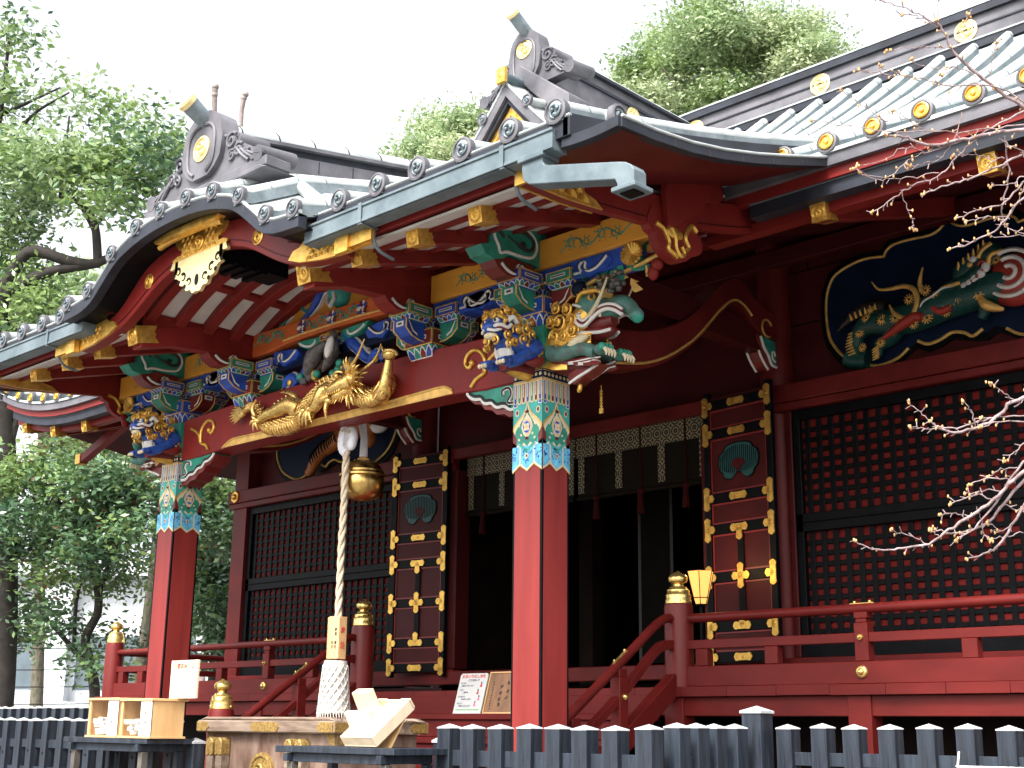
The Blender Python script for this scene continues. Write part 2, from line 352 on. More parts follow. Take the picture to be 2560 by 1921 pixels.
# ---------------- painted bracket sets
BM=['blue','green','maroon','goldp','white','ink','navy','red']
def slot(mb,F,u0,u1,z0,z1,k=3):
    plate(mb,F,[(u0,z0),(u1,z0),(u1,z1),(u0,z1)],4,k); d=(z1-z0)*.3; plate(mb,F,[(u0+d,z0+d),(u1-d,z0+d),(u1-d,z1-d),(u0+d,z1-d)],5,k+1)
def pblock(mb,x0,x1,y0,y1,z0,z1,m,lot=0,lm=0,cols=(0,1,2)):
    mb.box(x0,x1,y0,y1,z0,z1,m); h=z1-z0; e=.011
    for F,w_ in ((face_front(x0,y0,.002),x1-x0),(face_right(x1,y0,.002),y1-y0),(face_left(x0,y1,.002),y1-y0)):
        for q in ([(0,z0),(w_,z0),(w_,z0+e),(0,z0+e)],[(0,z1-e),(w_,z1-e),(w_,z1),(0,z1)],[(0,z0+e),(e,z0+e),(e,z1-e),(0,z1-e)],[(w_-e,z0+e),(w_,z0+e),(w_,z1-e),(w_-e,z1-e)]): plate(mb,F,q,3,1)
        slot(mb,F,w_*.2,w_*.8,z0+h*.38,z0+h*.66,2)
    if lot:
        zt=z0-.001; zb=z0-lot; dr=.30
        ix,iy=(x1-x0)*dr/2,(y1-y0)*dr/2
        mb.box(x0+.006,x1-.006,y0+.006,y1-.006,zb,zt,lm,ix,iy)
        # lotus petals lying on the sloping faces
        n=4
        for ax in ('f','r','l'):
            L=(x1-x0) if ax=='f' else (y1-y0)
            for i in range(n+1):
                c=(i+.5)/(n) if i<n else None
                if c is None: continue
                col_=cols[i%3]
                for sc_,mm,kk in ((1.0,4,.004),(.72,col_,.007)):
                    pts=[]
                    for a,b in ((-.5,1),(-.55,.55),(-.3,.15),(0,-.12),(.3,.15),(.55,.55),(.5,1)):
                        t=max(0,min(1.05,1-(b*sc_+(1-sc_)*.6)*.92)); t=1-t  # 0 bottom..1 top
                        wz=zb+(1-t)*(zt-zb)*.98; dd=t
                        u=(c-.5)*(1-dr*dd)+a*sc_*.22; dq=dd
                        if ax=='f': pts.append(((x0+x1)/2+u*L,y0+.006+iy*dq-kk,wz))
                        elif ax=='r': pts.append((x1-.006-ix*dq+kk,(y0+y1)/2+u*L,wz))
                        else: pts.append((x0+.006+ix*dq-kk,(y0+y1)/2-u*L,wz))
                    mb.poly(pts,mm)
def parm(mb,c,d,L0,L1,w_,z0,z1,m):
    # bracket arm running along d from L0 to L1, underside curving up to its end
    prof=[(L0,z0),(L0+(L1-L0)*.35,z0+.005),(L0+(L1-L0)*.7,z0+.03),(L1-.01,z0+(z1-z0)*.45),(L1,z0+(z1-z0)*.5),(L1,z1),(L0,z1)]
    cx,cy=c
    def pr(o,ww,mm):
        if d=='+x': mb.prism([(cx+a,z) for a,z in o],'y',cy-ww,cy+ww,mm)
        elif d=='-x': mb.prism([(cx-a,z) for a,z in o],'y',cy-ww,cy+ww,mm)
        elif d=='-y': mb.prism([(cy-a,z) for a,z in o],'x',cx-ww,cx+ww,mm)
        else: mb.prism([(cy+a,z) for a,z in o],'x',cx-ww,cx+ww,mm)
    pr(prof,w_,m)
    # gold edges + white slash on both sides and the end
    def pt(a,s_,z,k):
        o=s_*(w_+.003+k*.002)
        return {'+x':(cx+a,cy+o,z),'-x':(cx-a,cy+o,z),'-y':(cx+o,cy-a,z),'+y':(cx+o,cy+a,z)}[d]
    for s_ in (1,-1):
        mb.tube([pt(a,s_,z,0) for a,z in prof[:5]]+[pt(L1,s_,z1,0)],.007,5,3)
        q=[(L0+(L1-L0)*.42,z0+.055),(L0+(L1-L0)*.62,z0+.075),(L1-.035,z1-.02),(L1-.02,z1-.012),(L1-.03,z1-.03),(L0+(L1-L0)*.7,z0+.068),(L0+(L1-L0)*.42,z0+.035)]
        mb.poly([pt(a,s_,z,1) for a,z in q],4)
    zz=z0+(z1-z0)*.5
    E=[(-.6,zz+.02),(.6,zz+.02),(.6,z1-.02),(-.6,z1-.02)]
    e=L1+.003
    f={'+x':lambda u,z,k:(cx+e+k,cy+u*w_,z),'-x':lambda u,z,k:(cx-e-k,cy-u*w_,z),'-y':lambda u,z,k:(cx+u*w_,cy-e-k,z),'+y':lambda u,z,k:(cx-u*w_,cy+e+k,z)}[d]
    mb.poly([f(u,z,0) for u,z in E],4); mb.poly([f(u*.55,zz+.035 if i<2 else z1-.035,.002) for i,(u,z) in enumerate(E)],5)
def nose(mb,c,d,P,w_,m,inner):
    cx,cy=c
    sgn={'+x':1,'-x':-1,'-y':-1,'+y':1}[d]; ax='y' if 'x' in d else 'x'; o=cx if 'x' in d else cy; q=cy if 'x' in d else cx
    mb.prism([(o+sgn*a,z) for a,z in P],ax,q-w_,q+w_,m)
    def pt(a,z,s_,k):
        return (cx+sgn*a,cy+s_*(w_+k),z) if 'x' in d else (cx+s_*(w_+k),cy+sgn*a,z)
    for s_ in (1,-1):
        mb.tube(smoothline([pt(a,z,s_,.002) for a,z in inner],3),.013,6,4); mb.tube(smoothline([pt(a-.012,z+.008,s_,.008) for a,z in inner],3),.008,5,5)
    # white-rimmed forehead
    zt=P[len(P)//2]
def bracket_set(cx,c1,c2,c3,c4,col):
    root=MB(); s=.18
    pblock(root,cx-s,cx+s,.16-s,.16+s,4.80,4.945,c1,.115,(c1+2)%3 if c1!=0 else 0)
    r=root.build('bracket_set',BM,H)
    a=MB()
    for d,cc in (('-y',c2),('+x',c3),('-x',c3),('+y',c2)): parm(a,(cx,.16),d,.17,.40,.08,4.83,5.005,cc)
    a.build('bracket_arm',BM,r)
    for (dx,dy),cc in (((0,-.28),c4),((.30,0),c2),((-.30,0),c2),((0,.30),c4),((0,0),2)):
        b=MB(); hw=.135 if (dx or dy) else .10
        pblock(b,cx+dx-hw,cx+dx+hw,.16+dy-hw,.16+dy+hw,5.045,5.14,cc,.05,cc,((1,2,0) if cc==0 else (0,1,2)))
        b.build('bearing_block',BM,r)
    PF=[(.20,5.21),(.42,5.21),(.60,5.20),(.66,5.15),(.62,5.10),(.52,5.05),(.40,5.06),(.20,5.10)]
    n=MB(); nose(n,(cx,.16),'-y',PF,.085,7 if not col else 2,[(.33,5.10),(.32,5.15),(.36,5.175),(.395,5.15),(.38,5.11),(.44,5.085),(.52,5.10),(.58,5.14)]); n.build('bracket_nose',BM,r)
    PX=[(.42,5.20),(.66,5.185),(.80,5.17),(.845,5.12),(.80,5.06),(.66,5.04),(.60,5.02),(.50,5.09),(.42,5.10)]
    for d in ('+x','-x'):
        n=MB(); nose(n,(cx,.16),d,PX,.10,0,[(.52,5.085),(.50,5.13),(.53,5.165),(.565,5.15),(.56,5.11),(.60,5.075),(.68,5.085),(.74,5.12),(.79,5.16)]); n.build('bracket_nose',BM,r)
    return r
bracket_set(2.665,0,1,2,0,True); bracket_set(-2.665,0,1,2,0,True)
bracket_set(1.33,2,0,1,1,False); bracket_set(-1.38,2,0,1,1,False)
# green cloud noses of the cross beams above the pillars, with the cross beam running back to the hall
for sg in (1,-1):
    cx=sg*2.665; k=MB()
    P=[(.30,5.53),(-.50,5.53),(-.54,5.44),(-.55,5.36),(-.56,5.27),(-.66,5.235),(-.60,5.17),(-.50,5.15),(-.40,5.18),(-.34,5.225),(.09,5.215),(.30,5.215)]
    k.prism(P,'x',cx-.09,cx+.09,0)
    for s_ in (1,-1):
        x=cx+s_*.092
        k.tube(smoothline([(x,y,z) for y,z in ((-.46,5.50),(-.50,5.44),(-.51,5.35),(-.46,5.27),(-.44,5.22),(-.36,5.245),(-.2,5.25),(-.06,5.28),(-.01,5.38),(-.05,5.46),(-.14,5.51))],4),.014,6,1)
        k.tube(smoothline([(x,y,z) for y,z in ((-.42,5.50),(-.46,5.42),(-.40,5.36))],4),.016,6,2)
        k.tube(smoothline([(x,y,z) for y,z in ((-.36,5.39),(-.24,5.345),(-.15,5.32),(-.07,5.34),(-.05,5.41),(-.11,5.455),(-.2,5.47))],4),[.008]*4+[.018]*21,6,2)
        k.ball((x,-.17,5.36),(.012,.035,.03),2)
    k.build('cloud_nose',['green','white','ink'],H)
    m2=MB(); m2.box(cx-.085,cx+.085,.30,3.5,5.215,5.50); m2.build('cross_beam','dred',H,bevel=.008)
# ---------------- purlins: orange over blue, with painted vine
def vine(mb,x0,x1,y,zc,amp,n,m,r=.0055,sg=1):
    L=(x1-x0)/n
    st=smoothline([(x0+L*(i/2),y,zc+amp*(1 if i%2 else -1)*sg) for i in range(2*n+1)],6)
    mb.tube(st,r,5,m)
    for i in range(2*n):
        cx=x0+L*(i/2+.25); s_=(1 if i%2 else -1)*sg; c=(cx+L*.12,zc-s_*amp*.15); rr=L*.17
        sp=[(c[0]+rr*(1-k/16)*math.cos(2.6+s_*k*.55),y,c[1]+rr*(1-k/16)*math.sin(2.6+s_*k*.55)) for k in range(13)]
        mb.tube(sp,r*.9,5,m)
        for k in range(0,13,2):
            dx,dz=sp[k][0]-c[0],sp[k][2]-c[1]; q=1+.022/max(.01,math.hypot(dx,dz)); mb.ball((c[0]+dx*q,y,c[1]+dz*q),(r*1.5,.003,r*1.5),m,6,4)
for sg in (1,-1):
    a,b=sorted((sg*1.42,sg*3.95))
    k=MB(); k.box(a,b,.03,.30,5.20,5.455); o=k.build('purlin','orange',H,bevel=.006)
    v=MB()
    if sg>0: vine(v,2.98,3.62,.027,5.33,.05,2,0); v.tube(smoothline([(3.62,.027,5.28),(3.72,.027,5.345),(3.86,.027,5.38)],4),.006,5,0); vine(v,1.75,2.25,.027,5.325,.045,2,0)
    else: vine(v,-3.6,-3.0,.027,5.33,.05,2,0); vine(v,-2.38,-1.75,.027,5.33,.05,2,0)
    v.build('painted_vine','green',o)
    k=MB(); k.box(a+(0 if sg>0 else .25),b-(.25 if sg>0 else 0),.07,.26,5.04,5.198); k.box(a+.28,b-.55,.062,.068,5.075,5.095,1); k.build('lower_purlin',['blue','white'],H)
k=MB(); k.box(-1.42,1.42,.10,.24,5.0,5.198); k.build('lower_purlin','navy',H)
# hanging gable fish over each purlin end
for sg in (1,-1):
    X=sg*4.02
    P=smoothline([(-.19,5.25),(-.15,5.17),(-.09,5.15),(-.06,5.08),(.02,5.02),(.16,4.985),(.28,5.02),(.36,5.08),(.42,5.10),(.50,5.16),(.49,5.26),(.44,5.30),(.46,5.37)],4)
    k=MB(); k.prism(P+[(.40,5.44),(-.14,5.36)],'x',X-.04,X+.04,0)
    for s_ in (1,-1):
        x=X+s_*.045
        for st in (((-.10,5.23),(0,5.20),(.06,5.12),(.05,5.06),(.11,5.04),(.16,5.02)),((.42,5.30),(.36,5.33),(.30,5.27),(.27,5.20),(.31,5.14),(.27,5.10)),((.08,5.25),(.14,5.17),(.15,5.09),(.20,5.04),(.25,5.07),(.22,5.12))):
            k.tube(smoothline([(x,y,z) for y,z in st],4),.022,6,1)
        k.ball((x,.14,5.21),(.015,.11,.05),1)
    k.build('gable_pendant',['red','gold'],H,smooth=50)
# orange-red centre beam with flower scrolls, orange panel beneath its ends, and the painted tympanum
k=MB()
xs=np.linspace(-1.40,1.40,29)
lo=[(x,5.205+.045*(1-min(1,abs(x)/1.0)**4)) for x in xs]; hi=[(x,5.445) for x in xs]
k.strip(lo,hi,'y',.02,.27); cb=k.build('centre_beam','oredp',H,bevel=.01)
k=MB()
k.tube(smoothline([(x,.014,5.245+.045*(1-min(1,abs(x)/1.0)**4)) for x in np.linspace(-.75,.75,9)],3),.012,6,1)
for cx in (-1.0,-.24,.24,1.0):
    vine(k,cx-.24,cx+.24,.017,5.36,.05,2,0,.0065)
for cx in (-.45,.02,.48):
    for i in range(10): k.poly([(a,.012-.001*(i%2),b) for a,b in petal(cx,5.355,.085,.022,i*math.pi/5,3)],(2,3,4)[i%3])
    for i in range(5): k.poly([(a,.009,b) for a,b in petal(cx,5.355,.04,.014,.3+i*1.257,3)],(4,2)[i%2])
k.build('flower_scrolls',['green','goldp','maroon','blue','white'],cb)
ty=MB()
arcp=smoothline([(-1.15,5.45),(-1.0,5.58),(-.8,5.72),(-.45,5.84),(0,5.88),(.45,5.84),(.8,5.72),(1.0,5.58),(1.15,5.45)],4)
ty.prism(arcp,'y',.16,.22,0)
def cloud(mb,pts,y,r,m,mo=1):
    mb.tube([(x,y+q*.55,z) for (x,_,z),q in zip(smoothline([(x,y,z) for x,z in pts],4),r)],[q*1.28+.004 for q in r],7,mo); mb.tube(smoothline([(x,y-.006,z) for x,z in pts],4),r,7,m)
def taper(n,a,b,c): return [a+(b-a)*min(1,i/(n*.4)) if i<n*.4 else b+(c-b)*((i-n*.4)/(n*.6)) for i in range(n)]
for sg in (-1,1):
    cloud(ty,[(sg*x,z) for x,z in ((.98,5.47),(.90,5.56),(.80,5.62),(.74,5.70),(.66,5.71),(.63,5.62),(.55,5.58),(.45,5.63))],.155,taper(29,.045,.035,.01),1,4)
    cloud(ty,[(sg*x,z) for x,z in ((.62,5.48),(.48,5.56),(.38,5.64),(.30,5.74),(.20,5.76),(.16,5.70))],.150,taper(21,.03,.06,.03),2,4)
    cloud(ty,[(sg*x,z) for x,z in ((.30,5.76),(.38,5.80),(.42,5.74))],.150,taper(9,.03,.035,.02),2,4)
ty.lathe([(.05,5.50),(.11,5.55),(.135,5.64),(.12,5.74),(.07,5.79),(.06,5.83),(.085,5.86)],(0,.13,0),14,3)
ty.tube([(-.07,.03,5.60),(-.04,.0,5.52),(0,.0,5.47),(.05,.01,5.55),(.02,.02,5.63)],.02,6,4)
ty.build('tympanum_carving',['orange','green','blue','teal','white'],H,smooth=50)
# frog-leg strut with hawk under the centre beam
k=MB()
for sg in (-1,1):
    cloud(k,[(sg*x,z) for x,z in ((.05,5.16),(.16,5.17),(.26,5.08),(.36,5.0),(.46,4.90),(.58,4.84),(.66,4.80))],.10,taper(25,.05,.065,.03),0,1)
    cloud(k,[(sg*x,z) for x,z in ((.55,4.80),(.62,4.88),(.72,4.87),(.76,4.80))],.08,taper(13,.03,.05,.03),0,1)
    k.ball((sg*.66,.055,4.83),(.035,.02,.04),3)
k.ball((.06,-.0,5.02),(.085,.07,.13),2,rot=Matrix.Rotation(.35,3,'Y')); k.ball((.10,-.03,5.155),(.055,.055,.05),2); k.ball((.095,-.055,5.03),(.05,.04,.11),1,rot=Matrix.Rotation(.3,3,'Y'))
k.tube([(.12,-.08,5.155),(.13,-.12,5.14),(.125,-.125,5.12)],[.018,.012,.003],6,3)
k.tube(smoothline([(.0,-.02,5.10),(-.14,-.03,5.02),(-.26,-.02,4.88),(-.30,0,4.80)],4),taper(13,.03,.09,.01),8,2)
k.tube(smoothline([(.10,.03,5.02),(.0,.02,4.92),(-.1,.03,4.84)],4),taper(9,.05,.06,.01),8,2)
for i in range(14): k.ball((RNG.uniform(-.45,.55),-.02+RNG.uniform(-.03,.03),4.80+RNG.uniform(-.03,.06)),(.05,.04,.04),(4,2,4,3)[i%4],7,5)
k.build('hawk_carving',['blue','white','grey','gold','green'],H,smooth=60)
pblk=MB(); pblock(pblk,-.13,.13,.0,.28,5.14,5.205,2,.05,0); pblk.build('bearing_block',BM,H)
for sg in (1,-1):
    k=MB(); k.prism([(sg*a,z) for a,z in ((.14,5.21),(.55,5.225),(.50,5.17),(.40,5.13),(.32,5.12),(.2,5.10),(.14,5.12))],'y',.04,.24,0)
    k.tube(smoothline([(sg*a,.036,z) for a,z in ((.50,5.20),(.42,5.16),(.32,5.14),(.26,5.16),(.25,5.19))],3),.012,6,1)
    k.build('cloud_corbel',['green','white'],H)
# grape and chrysanthemum openwork beside the right pillar
for sg in (1,-1):
    k=MB()
    for i in range(42):
        t=RNG.random(); x=3.06+t*.82; z=5.02+RNG.uniform(-.16,.12)+.04*t
        k.poly([(sg*a,.10+RNG.uniform(-.05,.05)+dy,b) for (a,b),dy in zip(petal(x,z,.14,.035,RNG.uniform(0,6.28),4),(0,.01,.02,.02,.01,0,-.01,-.01,0,0))],(0,0,1)[i%3])
    for i in range(30): k.ball((sg*(3.46+RNG.uniform(-.11,.15)),.05+RNG.uniform(-.04,.04),4.92+RNG.uniform(-.07,.08)),(.026,.026,.02),2,7,5)
    for i in range(18): k.tube([(sg*3.72,.06,5.10),(sg*(3.72+.10*math.cos(i*.35)),.03,5.10+.09*math.sin(i*.35))],[.012,.016],5,3)
    k.ball((sg*3.15,.08,4.95),.07,4); k.ball((sg*3.92,.1,4.98),(.05,.05,.05),5); k.ball((sg*3.88,.1,4.92),(.04,.05,.06),5)
    k.tube(smoothline([(sg*3.0,.1,4.90),(sg*3.3,.1,5.0),(sg*3.6,.1,5.0),(sg*3.95,.1,5.06)],4),.02,6,1)
    k.build('grape_carving',['green','goldp','grey','gold','navy','red'],H,smooth=60)
# ================================================================ porch eaves, curved gable and roofs
def mark_plane(c,ax):
    if ax=='-y': return lambda a,b,k:(c[0]+a,c[1]-k,c[2]+b)
    if ax=='+x': return lambda a,b,k:(c[0]+k,c[1]+a,c[2]+b)
    return lambda a,b,k:(c[0]-k,c[1]-a,c[2]+b)
def disc(mb,c,r,d,ax,m=0,n=18):
    f=mark_plane(c,ax); prof=[(r,-d),(r,0),(r*.82,.006),(r*.76,-.008),(0.001,-.008)]
    vs=[f(q*math.cos(2*math.pi*j/n),q*math.sin(2*math.pi*j/n),k) for q,k in prof for j in range(n)]
    fs=[(i*n+j,i*n+(j+1)%n,(i+1)*n+(j+1)%n,(i+1)*n+j) for i in range(len(prof)-1) for j in range(n)]
    mb._add(vs,fs,m)
def commas(mb,c,r,ax,m=0,n=3,a0=.5):
    f=mark_plane(c,ax)
    for i in range(n):
        b=a0+i*2*math.pi/n
        pts=[];rd=[]
        for k in range(9):
            t=k/8; a=b+t*2.1; q=r*(.36+.34*t**.8); pts.append(f(q*math.cos(a),q*math.sin(a),.0)); rd.append(r*.19*(1-t)**.7+.002)
        mb.tube(pts,rd,6,m); mb.ball(f(r*.36*math.cos(b),r*.36*math.sin(b),0),r*.21,m,7,5)
def medallion(name,c,r,ax,parent,base='gold',mk='gold',d=.03,n=3):
    k=MB(); disc(k,c,r,d,ax,0,22); f=mark_plane(c,ax); commas(k,f(0,0,-.002),r*.9,ax,1,n); return k.build(name,[base,mk],parent,smooth=50)
KX=[0,.25,.45,.64,.87,1.0,1.11,1.22,1.33,1.45,1.6,1.95,2.3,5]
KZ=[5.955,5.945,5.925,5.89,5.825,5.76,5.68,5.595,5.51,5.455,5.425,5.405,5.395,5.39]
_kk=smoothline(list(zip(KX[:-1],KZ[:-1])),5); _kx=[p[0] for p in _kk]+[6]; _kz=[p[1] for p in _kk]+[5.39]
def kbase(x): return interp(abs(x),_kx,_kz)
def yfront(x): return -1.76 if abs(x)<1.86 else -1.58
def kroof(x,y):
    t=y+1.70
    k=max(0,min(1,(1.95-abs(x))/.4)); k=k*k*(3-2*k)
    ex=.30*min(max(t,0),.55)*k
    return kbase(x)+.20*t+.02*t*max(t,0)+ex
PR=MB()
xs=[-4.5+i*(9.0/90) for i in range(91)]; ys=[0,.15,.3,.45,.6,.9,1.3,1.8,2.4,3.0,3.7]
def grid(mb,xs,ys,f,m=0):
    b=len(mb.v); nx=len(xs)
    vs=[f(x,y) for y in ys for x in xs]; fs=[(j*nx+i,j*nx+i+1,(j+1)*nx+i+1,(j+1)*nx+i) for j in range(len(ys)-1) for i in range(nx-1)]
    mb._add(vs,fs,m)
grid(PR,xs,ys,lambda x,y:(x,yfront(x)+y,kroof(x,yfront(x)+y)))
porch_roof=PR.build('porch_roof','coppert',H,smooth=40)
# tile rolls, each closed by a round eave tile with a three-comma crest
dsk=MB(); disc(dsk,(0,0,0),.095,.05,'-y',0); commas(dsk,(0,.0,0),.075,'-y',1); DSK=dsk.build('eave_tile',['copper','verd'],None,smooth=50)
dsx=MB(); disc(dsx,(0,0,0),.085,.05,'+x',0); commas(dsx,(0,0,0),.068,'+x',1); DSX=dsx.build('eave_tile',['copper','verd'],None,smooth=50)
used={}
def put(o,parent,loc,sc_=1):
    c=o if id(o) not in used else o.copy()
    if id(o) in used: COL.objects.link(c)
    used[id(o)]=1; c.parent=parent; c.location=loc; c.scale=(sc_,sc_,sc_); return c
RX=[-4.42,-3.97,-3.52,-3.09,-2.66,-2.27]+[-1.80,-1.42,-1.03,-.62,-.21,.21,.62,1.03,1.42,1.80]+[2.15,2.607,3.055,3.53,3.99,4.417]
for x in RX:
    y0=yfront(x)-.04; k=MB(); yy=[y0+d for d in (0,.1,.22,.34,.46,.6,.9,1.4,2.2,3.2)]
    k.tube([(x,y,kroof(x,y)+.085) for y in yy],.062,10,1); k.strip([(y,kroof(x,y)-.02) for y in yy],[(y,kroof(x,y)+.085) for y in yy],'x',x-.060,x+.060,0)
    for y in (y0+.28,y0+.56,y0+.85): k.tube([(x,y,kroof(x,y)+.085),(x,y+.012,kroof(x,y+.012)+.085)],.065,10,0)
    k.build('tile_roll',['patina','coppert'],porch_roof,smooth=60)  # side strips darkened to paint the shade between rolls, along with patina
    put(DSK,porch_roof,(x,y0-.01,kroof(x,y0)+.062),1.0 if abs(x)>1.9 else .86)
# frame roll behind the front strip of the curved gable
k=MB(); k.tube([(x,-1.20,kroof(x,-1.20)+.065) for x in np.linspace(-1.9,1.9,39)],.06,8); k.build('tile_roll','coppert',porch_roof,smooth=60)
# fascia of the eave (kara part and straight parts)
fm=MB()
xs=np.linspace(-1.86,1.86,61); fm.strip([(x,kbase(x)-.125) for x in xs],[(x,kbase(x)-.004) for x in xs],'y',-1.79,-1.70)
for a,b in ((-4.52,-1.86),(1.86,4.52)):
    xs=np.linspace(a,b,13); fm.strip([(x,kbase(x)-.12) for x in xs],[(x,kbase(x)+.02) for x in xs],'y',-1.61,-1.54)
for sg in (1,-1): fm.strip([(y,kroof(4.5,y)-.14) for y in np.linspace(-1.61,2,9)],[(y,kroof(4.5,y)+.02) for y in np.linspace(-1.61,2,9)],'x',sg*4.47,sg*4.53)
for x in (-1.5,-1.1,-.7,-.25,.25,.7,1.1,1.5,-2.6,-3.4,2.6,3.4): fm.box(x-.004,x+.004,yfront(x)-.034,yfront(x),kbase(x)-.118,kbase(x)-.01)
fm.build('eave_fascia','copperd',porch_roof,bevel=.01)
rim=MB(); xs=np.linspace(-1.88,1.88,61); rim.tube([(x,-1.78,kbase(x)+.003) for x in xs],.018,6)
for a,b in ((-4.53,-1.88),(1.88,4.53)): rim.tube([(a,-1.60,kbase(a)+.025),(b,-1.60,kbase(b)+.025)],.016,6)
rim.build('copper_rim','coppert',porch_roof,smooth=60)
# undersides: black soffit of the curved gable edge
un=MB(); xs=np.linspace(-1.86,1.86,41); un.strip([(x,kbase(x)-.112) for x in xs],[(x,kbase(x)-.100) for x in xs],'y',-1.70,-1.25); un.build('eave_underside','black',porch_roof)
# side verge tiles and the outer skirt with its red soffit
for sg in (1,-1):
    for y in (-1.12,):
        z=kroof(4.5,y)
        k=MB(); k.tube([(sg*4.5,y,z+.06),(sg*3.9,y,z+.14)],.068,9); k.build('tile_roll','coppert',porch_roof,smooth=60)
        d=put(DSX,porch_roof,(sg*4.56,y,z+.06))
        if sg<0: d.rotation_euler=(0,0,math.pi)
    SY=[-1.56,-1.2,-.8,-.42,0,.43,.9,1.5,2.1]; SZ=[5.255,5.30,5.375,5.46,5.57,5.70,5.85,6.06,6.27]
    k=MB(); n=8
    def sk(u,y): # u 0 inner .. 1 outer
        return 4.44+.48*u, interp(y,SY,SZ)+.05*(1-u)-.02+.09*(u**2)*max(0,1-(y+1.56)/.9)*.6
    us=[i/6 for i in range(7)]
    grid(k,us,SY,lambda u,y:(sg*sk(u,y)[0],y,sk(u,y)[1]),0)
    k.build('side_skirt','coppert',porch_roof,smooth=40)
    k=MB()
    k.strip([(y,sk(1,y)[1]-.072) for y in SY],[(y,sk(1,y)[1]+.004) for y in SY],'x',sg*4.86,sg*4.93)
    pu=[i/8 for i in range(9)]
    k.strip([(sg*sk(u,-1.56)[0],sk(u,-1.56)[1]-.075) for u in pu],[(sg*sk(u,-1.56)[0],sk(u,-1.56)[1]+.003) for u in pu],'y',-1.59,-1.52)
    k.tube([(sg*4.93,y,sk(1,y)[1]+.006) for y in SY],.014,6,1)
    for y in (-1.0,-.6,-.2,.2,.6,1.0,1.4): k.box(sg*4.925-.008,sg*4.925+.009,y-.004,y+.004,sk(1,y)[1]-.07,sk(1,y)[1])
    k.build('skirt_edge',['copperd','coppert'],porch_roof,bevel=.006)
    k=MB(); us=[0,.5,1]
    grid(k,[4.06,4.45,4.90],SY,lambda x,y:(sg*x,y,interp(y,SY,SZ)-.075+.07*(4.9-x)/.84+.05*max(0,1-(y+1.56)/.9)*((x-4.06)/.84)**2*.6))
    k.build('skirt_soffit','hred',porch_roof)
    # barge board with gilt end, and the cloud bracket
    BY=[-1.50,-1.1,-.76,-.4,-.05,.47,.8,1.19,1.6,2.0,2.4]; BZ=[5.105,5.115,5.14,5.18,5.225,5.345,5.42,5.52,5.67,5.86,6.08]
    ln=smoothline(list(zip(BY,BZ)),3)
    k=MB(); k.strip(ln,[(y,z+.25) for y,z in ln],'x',sg*3.975,sg*4.05); bb=k.build('barge_board','red',H,bevel=.006)
    k=MB(); k.strip([(y,z+.045) for y,z in ln],[(y,z+.055) for y,z in ln],'x',sg*4.045,sg*4.056); k.build('moulding_line','dred',bb)
    k=MB()
    gp=[(-1.52,5.10),(-1.1,5.108),(-.72,5.14),(-.80,5.19),(-.92,5.215),(-.93,5.26),(-1.02,5.29),(-1.10,5.34),(-1.16,5.37),(-1.52,5.37)]
    k.prism(gp,'x',sg*4.051,sg*4.07); k.prism(gp,'x',sg*3.955,sg*3.974)
    k.box(sg*4.012-.055,sg*4.012+.055,-1.525,-1.50,5.10,5.37)
    for r_ in range(4):
        for c_ in range(6):
            y=-1.46+c_*.13+(r_%2)*.065; z=5.135+r_*.055
            if y>-.86-(r_*.085): continue
            for q in (.055,.036,.018):
                k.tube([(sg*4.072,y+q*math.cos(a),z+q*math.sin(a)) for a in np.linspace(.1,3.04,7)],.006,4)
    k.build('gilt_end_plate','gold',bb)
    k=MB(); k.prism(smoothline([(.15,5.72),(.55,5.84),(.90,5.93),(.86,5.86),(.70,5.85),(.66,5.78),(.74,5.70),(.66,5.60),(.52,5.57),(.46,5.52),(.46,5.45),(.36,5.40),(.22,5.33),(.12,5.25),(0,5.22)],3)+[(-.03,5.50),(.0,5.66)],'x',sg*4.06,sg*4.12); k.build('cloud_bracket','red',H,bevel=.006)
# ---------------- curved barge board of the front gable with gilt plates
BX=[0,.4,.7,.9,1.05,1.2,1.35,1.5,1.7,2.05]
BL=[5.63,5.585,5.50,5.40,5.315,5.24,5.18,5.145,5.115,5.09]; BU=[5.83,5.82,5.79,5.74,5.67,5.58,5.47,5.38,5.315,5.27]
def bl(x): return interp(abs(x),BX,BL)
def bu(x): return interp(abs(x),BX,BU)
xs=np.linspace(-2.06,2.06,61)
def sm(f): 
    z=np.array([f(x) for x in np.linspace(-2.06,2.06,241)]); kk=np.ones(13)/13; zz=np.convolve(np.pad(z,6,'edge'),kk,'valid'); return lambda x:interp(x,np.linspace(-2.06,2.06,241),zz)
bl,bu=sm(bl),sm(bu)
k=MB(); k.strip([(x,bl(x)) for x in xs],[(x,bu(x)) for x in xs],'y',-1.47,-1.36); cbb=k.build('curved_barge_board','red',H,bevel=.008)
k=MB(); k.strip([(x,bl(x)+.055) for x in xs],[(x,bl(x)+.066) for x in xs],'y',-1.476,-1.468); k.build('moulding_line','dred',cbb)
for sg in (1,-1):
    medallion('gilt_medallion',(sg*.865,-1.475,5.55),.075,'-y',cbb,n=5)
k=MB()   # centre plate
cp=[(0,5.60),(.1,5.605),(.25,5.615),(.43,5.605),(.44,5.64),(.36,5.665),(.30,5.66),(.29,5.70),(.34,5.72),(.40,5.78),(.42,5.84)]
k.prism([(x,z) for x,z in cp]+[(-x,z) for x,z in cp[::-1]][:-1],'y',-1.495,-1.47)
for r_ in range(4):
    for c_ in range(-6,7):
        x=c_*.075+(r_%2)*.0375; z=5.63+r_*.05
        if abs(x)>.24+.05*(r_>1) or math.hypot(x,z-5.715)<.085: continue
        for q in (.034,.020): k.tube([(x+q*math.cos(a),-1.497,z+q*math.sin(a)) for a in np.linspace(.1,3.04,6)],.005,4)
disc(k,(0,-1.51,5.715),.075,.03,'-y'); commas(k,(0,-1.512,5.715),.062,'-y',0,5)
